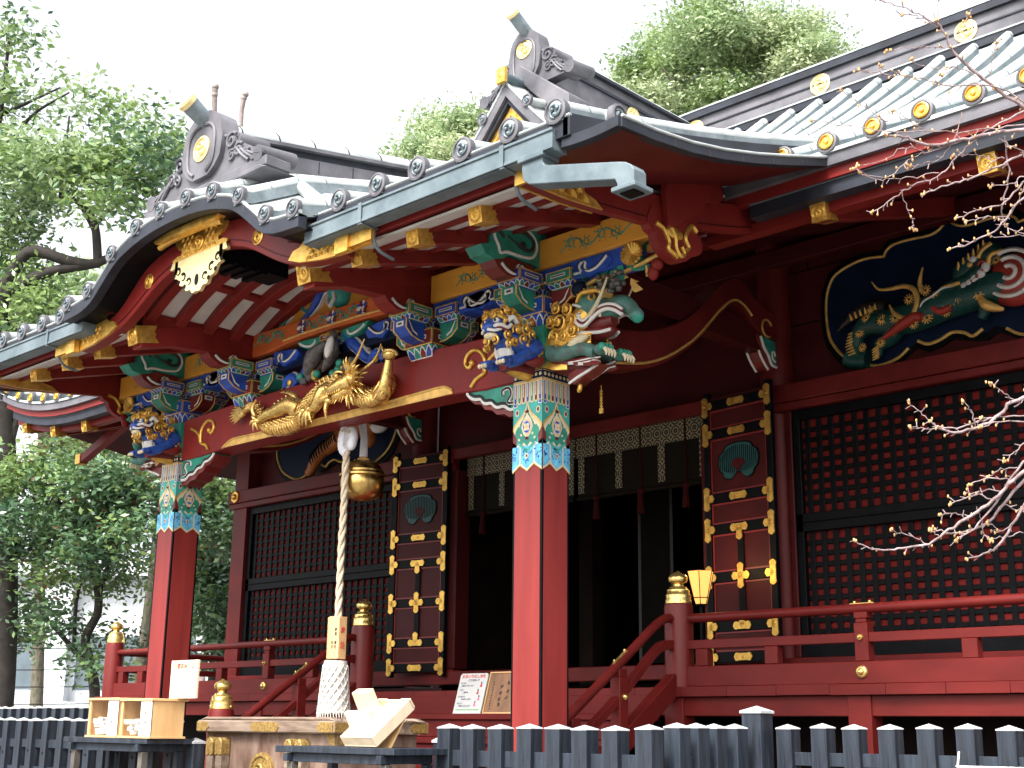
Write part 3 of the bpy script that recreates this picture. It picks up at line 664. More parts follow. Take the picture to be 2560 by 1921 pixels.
k.tube([(x,-1.60,kbase(x)-.165) for x in np.linspace(-.5,.5,13)],.028,6)
k.prism([(-.52,5.80),(-.45,5.835),(.45,5.835),(.52,5.80),(.47,5.765),(-.47,5.765)],'y',-1.66,-1.58)
k.build('gilt_centre_plate','gold',cbb)
k=MB()   # hanging gilt pendant (gegyo) in front of a black ground
gp=smoothline([(.43,5.60),(.45,5.545),(.36,5.55),(.33,5.50),(.38,5.455),(.31,5.43),(.27,5.36),(.20,5.345),(.17,5.29),(.10,5.285),(.06,5.245),(0,5.255)],3)
full=gp+[(-x,z) for x,z in gp[::-1]][1:]
top=[(x,5.61) for x,_ in full]
k.strip(full,top,'y',-1.50,-1.465,0)
k.prism(circ(0,5.36,.032,14,.055),'y',-1.5035,-1.50,1)
for sg in (1,-1):
    for cx,cz,r_,a0 in ((.125,5.365,.05,.4),(.225,5.43,.055,.8),(.315,5.50,.05,1.1)):
        P=[(cx+r_*(1-.45*t/9)*math.cos(a0+t*.52),cz+r_*(1-.45*t/9)*math.sin(a0+t*.52)) for t in range(10)]; Q=[(cx+r_*.42*math.cos(a0+t*.52),cz+r_*.42*math.sin(a0+t*.52)) for t in range(9,-1,-1)]
        k.prism([(sg*x,z) for x,z in P+Q],'y',-1.5035,-1.50,1)
    for cx,cz,r_ in ((.19,5.335,.022),(.29,5.395,.022),(.375,5.47,.02)): k.prism(circ(sg*cx,cz,r_,9),'y',-1.5035,-1.50,1)
for sg in (1,-1):
    for (a,b,r_) in ((.13,5.33,.045),(.24,5.41,.045),(.34,5.50,.04)):
        pass
k.build('gilt_pendant',['crest','black'],cbb,smooth=50)
k=MB(); k.box(-.15,.15,-1.44,-.62,5.56,5.76)
for i in range(5): k.box(-.165,.165,-1.40+i*.12,-1.34+i*.12,5.53,5.56)
k.build('ridge_pole','black',H)
for sg in (1,-1):    # gilt plates on the foot of the curved board
    k=MB(); A=[(1.40,5.43),(1.50,5.38),(1.56,5.33),(1.50,5.28),(1.42,5.27),(1.36,5.205),(1.50,5.155)]
    k.prism([(sg*x,z) for x,z in A+[(1.8,5.105),(2.10,5.085),(2.42,5.09),(2.40,5.20),(2.10,5.265),(1.8,5.30)]],'y',-1.50,-1.472)
    k.box(min(sg*2.04,sg*2.20),max(sg*2.04,sg*2.20),-1.56,-1.505,5.07,5.25)
    k.box(min(sg*2.2,sg*2.46),max(sg*2.2,sg*2.46),-1.54,-1.50,5.10,5.22)
    k.prism([(sg*x,z) for x,z in ((1.44,5.40),(1.62,5.36),(1.58,5.40),(1.66,5.43),(1.50,5.46))],'y',-1.66,-1.58)
    for r_ in range(3):
        for c_ in range(7):
            x=1.64+c_*.075+(r_%2)*.0375; z=5.14+r_*.045
            if x>2.0: continue
            for q in (.034,.02): k.tube([(sg*(x+q*math.cos(a)),-1.503,z+q*math.sin(a)) for a in np.linspace(.1,3.04,6)],.005,4)
    k.build('gilt_end_plate','gold',cbb)
# ---------------- rafters with gilt caps, white boards and battens
def rz_(y): return 5.125+.27*(y+1.28)
CAP=MB(); CAP.box(-.062,.062,-.03,.10,-.066,.066); CAP.prism([(.10,-.066),(.15,-.066),(.12,-.02),(.135,0),(.12,.02),(.15,.066),(.10,.066)],'x',-.0615,.0615); 
CAP.box(-.066,.066,-.036,-.026,-.07,.07)
for q in (.058,.047): CAP.tube([(q*math.cos(a),-.038,q*math.sin(a)) for a in np.linspace(0,6.28,13)],.004,4)
commas(CAP,(0,-.037,0),.035,'-y',0)
CAP=CAP.build('gilt_rafter_cap','gold',None)
for x in (1.345,2.02,2.68,3.36,-1.345,-2.02,-2.68,-3.36):
    big=abs(x)<1.4; hw,hh=(.075,.085) if big else (.055,.058)
    k=MB(); ys=[-1.27,0,2.6]
    k.strip([(y,rz_(y)-hh-(.02 if big else 0)) for y in ys],[(y,rz_(y)+hh) for y in ys],'x',x-hw,x+hw)
    r_=k.build('rafter','red',H,bevel=.005); c=put(CAP,r_,(x,-1.285,rz_(-1.28)+(0 if not big else .03)),1.0 if not big else 1.3); c.rotation_euler=(R(12),0,0)
for a,b in ((1.42,3.97),(-3.97,-1.42)):
    k=MB(); ys=[-1.40,0,2.8]; k.strip([(y,rz_(y)+.060) for y in ys],[(y,rz_(y)+.08) for y in ys],'x',a,b); k.build('ceiling_boards','ceil',H)
    k=MB()
    for y in np.arange(-1.2,2.4,.30): k.strip([(y,rz_(y)+.028),(y+.07,rz_(y+.07)+.028)],[(y,rz_(y)+.059),(y+.07,rz_(y+.07)+.059)],'x',a,b)
    k.build('ceiling_batten','red',H)
    k=MB(); k.strip([(-1.45,5.185),(-1.36,5.20)],[(-1.47,5.345),(-1.38,5.36)],'x',a-.02,b); k.build('eave_board','red',H,bevel=.005)
    k=MB(); k.strip([(-1.56,5.33),(-1.44,5.36)],[(-1.56,5.375),(-1.44,5.405)],'x',a,b); k.build('eave_board','dred',H)
# vault under the curved gable: white boards, curved ribs, battens
def vz(x): return 5.36+.42*(1-min(1,abs(x)/1.30)**2.1)
xs=np.linspace(-1.30,1.30,31)
k=MB(); k.strip([(x,vz(x)+.052) for x in xs],[(x,vz(x)+.075) for x in xs],'y',-1.36,.15); k.build('ceiling_boards','ceil',H)
for y in (-1.18,-.86,-.54,-.22,.10):
    k=MB(); k.strip([(x,vz(x)-.055) for x in xs],[(x,vz(x)+.051) for x in xs],'y',y-.055,y+.055); k.build('curved_rib','red',H,bevel=.005)
k=MB()
for x in (-.80,-.36,.36,.80):
    k.strip([(q,vz(q)+.012) for q in (x-.035,x+.035)],[(q,vz(q)+.05) for q in (x-.035,x+.035)],'y',-1.35,.14)
k.build('ceiling_batten','red',H)
for sg in (1,-1):
    k=MB(); k.strip([(-1.26,5.10),(.3,5.20)],[(-1.26,5.395),(.3,5.45)],'x',sg*1.283,sg*1.407); k.build('side_plate','red',H)
# ---------------- copper gutters, brackets and the spout
for sg in (1,-1):
    a,b=sorted((sg*1.76,sg*4.40)); k=MB()
    k.box(a,b,-1.64,-1.625,5.215,5.345); k.box(a,b,-1.625,-1.50,5.20,5.215); k.box(a,b,-1.505,-1.49,5.215,5.345)
    for e in (a,b): k.box(e-.006,e+.006,-1.64,-1.49,5.20,5.345)
    k.box(a-.01,b+.01,-1.652,-1.632,5.33,5.352); k.box(a-.01,b+.01,-1.648,-1.63,5.205,5.228)
    gt=k.build('eave_gutter','verd',H,bevel=.003)
    for x in (2.45,3.95):
        k=MB(); k.box(sg*x-.02,sg*x+.02,-1.656,-1.650,5.20,5.36); k.box(sg*x-.02,sg*x+.02,-1.65,-1.48,5.188,5.198)
        k.tube(smoothline([(sg*x,-1.50,5.19),(sg*x,-1.50,5.10),(sg*x,-1.44,5.03),(sg*x,-1.30,5.0)],4),.014,6); k.build('gutter_bracket','verd',gt)
    if sg>0:
        sp=[(4.12,5.21),(4.12,5.13),(4.135,5.055),(4.19,5.012),(4.30,4.985),(4.88,4.842),(4.925,4.832),(4.94,4.80),(4.945,4.765),(5.075,4.765),(5.075,4.86),(5.055,4.895),(5.01,4.925),(4.95,4.945),(4.42,5.085),(4.33,5.11),(4.31,5.14),(4.31,5.21)]
        spx=MB(); spx.prism(sp,'y',-1.63,-1.50)
        spx.box(4.10,4.33,-1.655,-1.48,5.175,5.215)
        spx.box(4.915,5.105,-1.66,-1.47,4.735,4.768); spx.box(4.95,5.07,-1.62,-1.51,4.725,4.737,1)
        spx.build('spout',['verd','black'],gt,bevel=.014)
# boards closing the gap between rafters above the purlin, and the ceiling in front of the hall
for sg in (1,-1):
    a,b=sorted((sg*1.43,sg*3.96)); k=MB(); k.box(a,b,.10,.14,5.456,5.66); k.build('closing_board','hred',H)
k=MB(); k.box(-4.0,4.0,1.7,3.79,6.42,6.46); k.build('ceiling_boards','dred',H)
for sg in (1,-1): k=MB(); yy=[.3,1.0,1.6,2.2,3.0,3.79]; k.strip([(y,rz_(y)+.05) for y in yy],[(y,min(6.45,kroof(4.0,y)-.06)) for y in yy],'x',sg*3.93,sg*3.96); k.build('side_plate','dred',H)
k=MB(); k.box(-6.3,6.3,3.81,3.85,6.5,7.0); k.build('attic_wall','dred',H)
# ---------------- ridges with demon-tile ornaments
def ridge_ornament(y,zb,sc_,name,wide):
    hz=lambda z:zb+(z-6.25)*sc_
    half=[(0,6.95),(.10,6.945),(.15,6.92),(.24,6.86),(.285,6.78),(.30,6.70),(.325,6.645)]
    win=[(.40,6.655),(.45,6.63),(.47,6.55),(.55,6.50),(.60,6.43),(.70,6.40),(.78,6.34),(.90,6.32),(.93,6.25)]
    P=[(x*wide,hz(z)) for x,z in half+win]; P=P+[(-x,z) for x,z in P[::-1]][:-1]
    k=MB(); k.prism(P,'y',y,y+.14,0)
    hd=[(x*wide,hz(z)) for x,z in half]+[(.30*wide,hz(6.45)),(.22*wide,hz(6.36)),(.12*wide,hz(6.30))]; hd=hd+[(-x,z) for x,z in hd[::-1]][:-1]
    k.prism(hd,'y',y-.05,y,0)
    rim=smoothline([(.10*wide,hz(6.34)),(.19*wide,hz(6.42)),(.215*wide,hz(6.58)),(.20*wide,hz(6.72)),(.12*wide,hz(6.80)),(0,hz(6.82))],4)
    for sg in (1,-1):
        k.tube([(sg*x,y-.055,z) for x,z in rim],.018,6)
        for (cx,cz,r_) in ((.42,6.55,.085),(.54,6.43,.07),(.44,6.40,.06),(.66,6.35,.055),(.78,6.30,.05)):
            k.tube([(sg*(cx*wide+r_*sc_*(1-t/20)*math.cos(t*.55+.6)),y-.012,hz(cz)+r_*sc_*(1-t/20)*math.sin(t*.55+.6)) for t in range(17)],.015,5)
        for q in range(4): k.tube(smoothline([(sg*(.50+.08*q)*wide,y-.01,hz(6.46-.04*q)),(sg*(.60+.08*q)*wide,y-.02,hz(6.36-.02*q)),(sg*(.70+.08*q)*wide,y-.01,hz(6.28))],3),.016,5)
        k.ball((sg*.33*wide,y-.01,hz(6.62)),.022)
        k.tube([(sg*.86*wide,y-.03,hz(6.29)),(sg*.86*wide,y+.35,hz(6.33))],.075*sc_,9)
        k.tube([(sg*.62*wide,y+.02,hz(6.36)),(sg*.62*wide,y+.35,hz(6.40))],.09*sc_,9); k.tube([(sg*.42*wide,y+.02,hz(6.56)),(sg*.42*wide,y+.35,hz(6.58))],.09*sc_,9)
    return k.build('ridge_ornament','copper',None,smooth=45),hz
kr=MB()
def kz(y): return 6.50+.175*(y+1.3)
ys=[-1.42,-.6,.3,1.2,2.2]
kr.strip([(y,kz(y)-.35) for y in ys],[(y,kz(y)+.16) for y in ys],'x',-.19,.19,0)
kr.strip([(y,kz(y)+.16) for y in ys],[(y,kz(y)+.24) for y in ys],'x',-.16,.16,1)
kr.strip([(y,kz(y)+.24) for y in ys],[(y,kz(y)+.275) for y in ys],'x',-.22,.22,0)
kr.strip([(y,kz(y)-.02) for y in ys],[(y,kz(y)+.015) for y in ys],'x',-.205,.205,0)
kr.tube([(0,y,kz(y)+.32) for y in ys],.115,12,2)
for y in np.arange(-1.2,2,.42): kr.box(.19,.194,y-.004,y+.004,kz(y)-.3,kz(y)+.15,1); kr.tube([(0,y,kz(y)+.32),(0,y+.012,kz(y)+.322)],.119,12,1)
kridge=kr.build('porch_ridge',['copper','copperd','coppert'],H,smooth=50)
ro,hz=ridge_ornament(-1.50,6.27,1.0,'k',1.0); ro.parent=kridge
medallion('gilt_crest',(0,-1.56,6.605),.125,'-y',kridge,'crest','crest')
k=MB(); k.box(-.98,.98,-1.52,-1.25,6.17,6.268); k.prism([(-1.02,6.14),(1.02,6.14),(.9,6.19),(-.9,6.19)],'y',-1.54,-1.2); k.build('ornament_base','copper',kridge,bevel=.01)
k=MB(); k.tube(smoothline([(0,-1.36,6.84),(0,-1.54,6.90),(0,-1.72,7.0)],3),[.095,.088,.084,.082,.084,.087,.09],16,0); k.tube([(0,-1.715,6.997),(0,-1.755,7.017)],.10,16,1); k.tube([(0,-1.75,7.015),(0,-1.762,7.021)],.07,16,1); k.build('bird_perch_tile',['patina','crest'],kridge,smooth=50)
# ---------------- dormer gable on the main roof
def gz(x): return 8.80-1.22*abs(x)+.16*x*x
xs=[i*.12 for i in range(21)]
gp=MB()
for sg in (1,-1):
    grid(gp,[sg*x for x in xs],[2.42,2.8,3.3,4.2,5.2,6.3],lambda x,y:(x,y,gz(x)+.10*min(1,(y-2.42)/.45)))
gable=gp.build('dormer_roof','coppert',H,smooth=40)
k=MB()
for sg in (1,-1):
    k.strip([(sg*x,gz(x)-.17) for x in xs],[(sg*x,gz(x)-.005) for x in xs],'y',2.40,2.47,0)
    k.strip([(sg*x,gz(x)-.25) for x in xs],[(sg*x,gz(x)-.17) for x in xs],'y',2.44,2.50,1)
    k.tube([(sg*x,2.40,gz(x)+.005) for x in xs],.016,6,2)
k.build('dormer_verge',['copper','copperd','coppert'],gable)
k=MB(); k.prism([(0,8.50),(-1.3,7.12),(1.3,7.12)],'y',2.52,2.56)
for sg in (1,-1): k.strip([(0,8.42),(sg*1.24,7.11)],[(0,8.52),(sg*1.32,7.12)],'y',2.49,2.52)
disc(k,(.24,2.512,7.98),.10,.02,'-y'); disc(k,(-.24,2.512,7.98),.10,.02,'-y'); commas(k,(.24,2.508,7.98),.085,'-y'); commas(k,(-.24,2.508,7.98),.085,'-y')
k.box(-.008,.008,2.512,2.52,7.15,8.35)
k.build('gilt_gable_panel','gold',gable)
for sg in (1,-1):
    for x in (.36,.82,1.28,1.74):
        k=MB(); k.tube([(sg*x,y,gz(x)+.06+.10*min(1,(y-2.42)/.45)) for y in (2.38,2.5,2.7,2.95,3.2)],.058,9); k.build('tile_roll','coppert',gable,smooth=60)
        put(DSK,gable,(sg*x,2.37,gz(x)+.065),.78)
k=MB(); xx=[i*.12 for i in range(4,19)]
for sg in (1,-1): k.tube([(sg*x,3.02,gz(x)+.19) for x in xx],.062,9)
k.build('tile_roll','coppert',gable,smooth=60)
k=MB()
for sg in (1,-1): k.strip([(0,8.90),(sg*.76,8.12)],[(0,9.12),(sg*.76,8.50)],'y',2.64,3.05)
k.build('ornament_base','copper',gable,bevel=.012)
gr=MB(); Y0,Y1=2.86,6.25
for z0,z1,h,m in ((8.85,9.20,.17,0),(9.20,9.235,.20,1),(9.235,9.36,.16,0),(9.36,9.40,.22,1)): gr.box(-h,h,Y0,Y1,z0,z1,m)
gr.tube([(0,Y0,9.45),(0,Y1,9.45)],.11,12,2); gridge=gr.build('dormer_ridge',['copper','copperd','coppert'],gable,smooth=50)
ro,hz=ridge_ornament(2.76,8.86,1.07,'g',.80); ro.parent=gable
medallion('gilt_crest',(0,2.70,9.36),.125,'-y',gable,'crest','crest')
for y in (4.55,): medallion('gilt_crest',(.19,y,9.10),.12,'+x',gable,'crest','crest')
k=MB(); k.tube(smoothline([(0,2.85,9.55),(0,2.70,9.62),(0,2.51,9.735)],3),.078,14,0); k.tube([(0,2.515,9.732),(0,2.48,9.753)],.088,14,1); k.build('bird_perch_tile',['patina','crest'],gable,smooth=50)
k=MB(); k.tube([(0,2.85,8.93),(0,2.60,8.87),(0,2.36,8.86)],[.06,.065,.07],10,0); k.box(-.065,.065,2.31,2.36,8.77,8.96,1); k.ball((0,2.31,8.87),(.035,.012,.04),1); k.build('verge_end_tile',['verd','gold'],gable,smooth=50)
# ---------------- main roof
def mprof(d): return 5.90+.47*d+.037*d*d
def corner(x,y): 
    a=max(0,(abs(x)-6.6)/2.5); return .42*a**2.5*max(0,1-(y-1.0)/3)
def mroof(x,y):
    z=mprof(y-1.0); dx=9.15-abs(x)
    if dx<2.7: z=min(z,mprof(max(dx,0))+0)
    return z+corner(x,y)
mr=MB(); xs=[-9.15,-9.0,-8.7,-8.3,-7.9,-7.4,-6.9,-6.46,-6.44,-5,-3.6]; ys=[1.0,1.3,1.7,2.2,2.8,3.4,4.0,4.6,5.2,5.8,6.2]
grid(mr,xs,ys,lambda x,y:(x,y,mroof(x,y))); grid(mr,[-x for x in xs[::-1]],ys,lambda x,y:(x,y,mroof(x,y)))
grid(mr,[-3.6,-2.5,2.5,3.6],[2.0,2.8,3.4,4.0,4.6,5.2,5.8,6.2],lambda x,y:(x,y,mroof(x,y)))
grid(mr,xs,[6.2,7.5,9,10.5,11.4],lambda x,y:(x,y,mroof(x,12.4-y) if y>6.2 else mroof(x,y))); grid(mr,[-x for x in xs[::-1]],[6.2,7.5,9,10.5,11.4],lambda x,y:(x,y,mroof(x,12.4-y)))
mroof_o=mr.build('main_roof','coppert',H,smooth=40)
gd=MB(); disc(gd,(0,0,0),.088,.05,'-y',0); disc(gd,(0,-.012,0),.062,.02,'-y',1); gd.ball((0,-.012,0),(.022,.012,.022),1); GD=gd.build('eave_tile',['copper','gold'],None,smooth=50)
mxs=[x for x in np.arange(.95,9.1,.40)]
for sg in (1,-1):
    for x in mxs:
        if sg<0 and x<6.4: continue
        inner=x<4.0
        yt=5.75 if x<6.4 else min(5.75,max(1.5,1.0+9.15-x))
        yy=[.95,1.05,1.3,1.8,2.4,3.0,3.6,4.2,4.8,5.3,5.75]; yy=[y for y in yy if y<=yt and (y>2.3 or not inner)]
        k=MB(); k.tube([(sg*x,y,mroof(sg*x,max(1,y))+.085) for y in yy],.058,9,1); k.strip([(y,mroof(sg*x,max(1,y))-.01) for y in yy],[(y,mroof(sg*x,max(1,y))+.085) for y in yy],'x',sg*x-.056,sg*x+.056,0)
        for y in np.arange(2.9 if inner else 1.3,yt,.55): k.tube([(sg*x,y,mroof(sg*x,y)+.085),(sg*x,y+.012,mroof(sg*x,y+.012)+.085)],.061,9,0)
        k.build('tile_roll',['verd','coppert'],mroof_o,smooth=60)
        if not inner: put(GD,mroof_o,(sg*x,.94,mroof(sg*x,1.0)+.07))
ysd=np.linspace(.97,9,20); cz=lambda x:corner(x,1)
for sg in (1,-1):
    a,b=sorted((sg*3.6,sg*9.18)); xs=np.linspace(a,b,25)
    k=MB(); k.strip([(x,mroof(x,1.0)-.115) for x in xs],[(x,mroof(x,1.0)-.002) for x in xs],'y',.97,1.05,0)
    k.strip([(x,mroof(x,1.0)-.02) for x in xs],[(x,mroof(x,1.0)+.012) for x in xs],'y',.95,.97,1)
    k.strip([(y,mroof(9.15,y)-.115) for y in ysd],[(y,mroof(9.15,y)+.01) for y in ysd],'x',sg*9.12,sg*9.19,0); k.build('eave_fascia',['copper','coppert'],mroof_o)
    a,b=sorted((sg*4.15,sg*8.9)); xs=np.linspace(a,b,19); k=MB()
    k.strip([(x,5.60+cz(x)) for x in xs],[(x,5.70+cz(x)) for x in xs],'y',1.06,1.08,0); k.strip([(x,5.585+cz(x)) for x in xs],[(x,5.60+cz(x)) for x in xs],'y',1.06,1.19,0); k.strip([(x,5.69+cz(x)) for x in xs],[(x,5.705+cz(x)) for x in xs],'y',1.05,1.07,1); k.build('eave_gutter',['copperd','verd'],mroof_o)
    a,b=sorted((sg*3.6,sg*9.05)); xs=np.linspace(a,b,15); k=MB()
    k.strip([(x,5.52+cz(x)*.9) for x in xs],[(x,5.80+cz(x)) for x in xs],'y',1.22,1.34); k.build('eave_board','red',mroof_o)
    k=MB(); k.strip([(x,5.70+cz(x)) for x in xs],[(x,5.79+cz(x)) for x in xs],'y',1.02,1.10); k.build('eave_board','red',mroof_o)
    k=MB(); a,b=sorted((sg*3.4,sg*9.1))
    grid(k,list(np.linspace(a,b,15)),[1.2,3.7],lambda x,y:(x,y,(5.60+corner(x,1)*.9) if y<2 else 6.42 if abs(x)<6.7 else 6.42-(abs(x)-6.7)*.34)); grid(k,[sg*9.1,sg*6.6],[3.7,6,9.5],lambda x,y:(x,y,5.60 if abs(x)>7 else 6.42)); k.build('eave_soffit','dred',mroof_o)
for sg in (1,-1):
    for x in (4.72,6.11,7.5,8.75) if sg>0 else (6.9,7.8,8.7):
        X=sg*x; c=corner(x,1)*.9
        k=MB(); k.strip([(1.24,5.45+c),(3.6,6.22)],[(1.24,5.57+c),(3.6,6.40)],'x',X-.06,X+.06); r_=k.build('rafter','red',mroof_o,bevel=.005)
        c_=put(CAP,mroof_o,(X,1.20,5.52+c),1.05); c_.name='gilt_rafter_cap'
    for y in (2.3,3.9):
        k=MB(); k.strip([(sg*9.0,5.44),(sg*6.6,6.2)],[(sg*9.0,5.56),(sg*6.6,6.38)],'y',y-.06,y+.06); k.build('rafter','red',mroof_o)
        k=MB(); k.box(sg*9.05-.07,sg*9.05+.07,y-.07,y+.07,5.43,5.58); k.build('gilt_rafter_cap','gold',mroof_o)
# main ridge
k=MB(); xa=7.2
for z0,z1,h,m in ((8.80,9.12,.14,1),(9.12,9.22,.27,1),(9.22,9.235,.285,2),(9.235,9.40,.22,0),(9.40,9.42,.235,1),(9.42,9.55,.22,0),(9.55,9.645,.27,1)): k.box(-xa,xa,6.15-h,6.15+h,z0,z1,m)
k.box(-xa,xa,5.87,6.43,9.645,9.665,2); k.tube([(-xa,6.15,9.64),(xa,6.15,9.64)],.13,12,2)
mridge=k.build('main_ridge',['copper','copperd','coppert'],H,smooth=50)
for x in (.15,2.08,4.0,5.9): medallion('gilt_crest',(x,5.915,9.40),.14,'-y',mridge,'crest','crest')
M['rredv']=mat('newel_red_lacquer',(.15,.014,.012),.4,var=.16,scale=2.2,bump=.14,bscale=9,stretch=(3,3,.3),spec=.3)
# ================================================================ hall front: walls, doors, lattice, frieze
def wallpiece(name,x0,x1,y0,y1,z0,z1,m,bev=.006,parent=None):
    k=MB(); k.box(x0,x1,y0,y1,z0,z1); return k.build(name,m,parent or H,bevel=bev)
for sg in (1,-1):
    for x,hw in ((2.66,.17),(6.50,.16)):
        k=MB(); k.lathe([(hw,2.0),(hw,6.5)],(sg*x,3.72,0),20) if x<3 else k.box(sg*x-hw,sg*x+hw,3.55,3.87,.4,6.5)
        k.build('hall_pillar','hred',H,smooth=40)
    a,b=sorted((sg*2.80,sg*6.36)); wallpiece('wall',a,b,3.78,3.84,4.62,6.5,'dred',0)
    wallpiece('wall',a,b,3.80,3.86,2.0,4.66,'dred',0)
    k=MB()
    for z in (5.55,6.12): k.box(a,b,3.772,3.779,z,z+.012)
    for x in (3.05,4.4,6.0): k.box(sg*x-.006,sg*x+.006,3.772,3.779,6.13,6.45)
    k.build('board_seam','black',H)
    wallpiece('wall',sg*6.6-.06,sg*6.6+.06,3.88,9,2.0,6.5,'dred',0)
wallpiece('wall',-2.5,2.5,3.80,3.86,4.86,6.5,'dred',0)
for sg in (1,-1):
    q,r_=sorted((sg*1.9,sg*6.75)); k=MB(); k.box(q,r_,3.49,3.62,4.70,4.88); k.box(q,r_,3.52,3.62,4.62,4.70); k.build('head_beam','hred',H,bevel=.01)
k=MB(); k.box(-1.898,1.898,3.49,3.60,4.745,4.88); k.build('head_beam','hred',H,bevel=.01)
k=MB(); k.box(-6.72,6.72,3.52,3.64,6.16,6.34); k.build('upper_beam','dred',H,bevel=.01)
for q in ((-6.6,-1.855,3.52,3.66,2.02,2.20),(1.855,6.6,3.52,3.66,2.02,2.20),(-1.85,1.85,3.45,3.66,2.02,2.17)): k=MB(); k.box(*q); k.build('sill_beam','hred',H,bevel=.008)
for sg in (1,-1):    # jambs
    for q in ((sg*1.92-.09,sg*1.92+.09,3.52,3.75,2.205,4.62),(sg*2.55-.03,sg*2.55+.03,3.56,3.75,2.205,4.62),(min(sg*2.83,sg*2.89),max(sg*2.83,sg*2.89),3.58,3.75,2.205,4.62)): k=MB(); k.box(*q); k.build('door_jamb','dred',H,bevel=.008)
    st=MB(); c=(sg*2.57,3.488,5.02-.22)
    st.prism(circ(c[0],c[2],.075,6,a0=.5),'y',3.475,3.49); st.ball((c[0],3.47,c[2]),.03)
    for i in range(6): st.tube([(c[0],3.472,c[2]),(c[0]+.065*math.cos(i*1.047+.5),3.474,c[2]+.065*math.sin(i*1.047+.5))],[.016,.008],5)
    st.build('gilt_star_boss','gold',H)
    k=MB(); k.prism(circ(sg*6.55,4.79,.09,6,a0=.5),'y',3.47,3.49); k.ball((sg*6.55,3.465,4.79),.045); k.build('gilt_star_boss','gold',H)
# lattice windows
def lattice(sg):
    a,b=sorted((sg*2.90,sg*6.32)); root=MB()
    root.box(a,b,3.666,3.70,2.2,4.62,1); 
    o=root.build('lattice_window',['black','redp'],H)
    k=MB()
    for z0,z1 in ((2.20,2.34),(3.40,3.58),(4.52,4.62)): k.box(a,b,3.60,3.665,z0,z1)
    k.box(a,a+.07,3.60,3.665,2.34,4.52); k.box(b-.07,b,3.60,3.665,2.34,4.52); k.box(a,b,3.592,3.61,3.485,3.497)
    k.build('lattice_frame','black',o,bevel=.006)
    k=MB(); x=a+.07+.065
    while x<b-.08: k.box(x-.028,x+.028,3.638,3.652,2.34,4.52); x+=.1295
    k.build('lattice_bars','black',o,bevel=.004)
    k=MB()
    for z0,z1 in ((2.34,3.40),(3.58,4.52)):
        n=round((z1-z0)/.1075); d=(z1-z0)/n
        for i in range(1,n): k.box(a+.07,b-.07,3.646,3.664,z0+i*d-.024,z0+i*d+.024)
    k.build('lattice_bars','black',o,bevel=.004)
M['redp']=mat('lattice_backing_red',(.125,.0112,.009),.55,var=.15,scale=3,spec=.1)
lattice(1); lattice(-1)
# interior seen through the opening
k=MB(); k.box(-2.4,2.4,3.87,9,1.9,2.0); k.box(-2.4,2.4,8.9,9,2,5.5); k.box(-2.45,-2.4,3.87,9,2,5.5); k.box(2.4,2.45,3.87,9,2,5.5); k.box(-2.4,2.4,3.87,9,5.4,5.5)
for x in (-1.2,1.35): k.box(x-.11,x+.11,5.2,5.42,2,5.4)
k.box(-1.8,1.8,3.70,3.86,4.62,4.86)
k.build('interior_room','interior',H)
# door leaves, swung almost flat against the lattice
DZ=[2.22,2.519,3.004,3.486,3.804,4.472,4.776]
def fitting(k,c,horizontal,vert,m=0,y=-.004,s_=1.0):
    # cross / T / bar shaped gilt plates: list of arm lengths (l,r,d,u)
    l,r,d,u=horizontal[0],horizontal[1],vert[0],vert[1]; w_=.040*s_
    x,z=c
    def arm(dx,dz,L):
        if L<=0: return
        px,pz=-dz,dx
        P=[(0,w_*.86),(L-.052,w_*.86),(L-.045,w_),(L-.022,w_*.92),(L-.010,w_*.5),(L,0)]
        P=P+[(a,-b) for a,b in P[::-1]][1:]
        k.prism([(x+a*dx+b*px,z+a*dz+b*pz) for a,b in P],'y',y-.012,y)
    arm(-1,0,l); arm(1,0,r); arm(0,-1,d); arm(0,1,u)
    k.ball((x,y-.010,z),(w_*.35,.008,w_*.35),m,8,5)
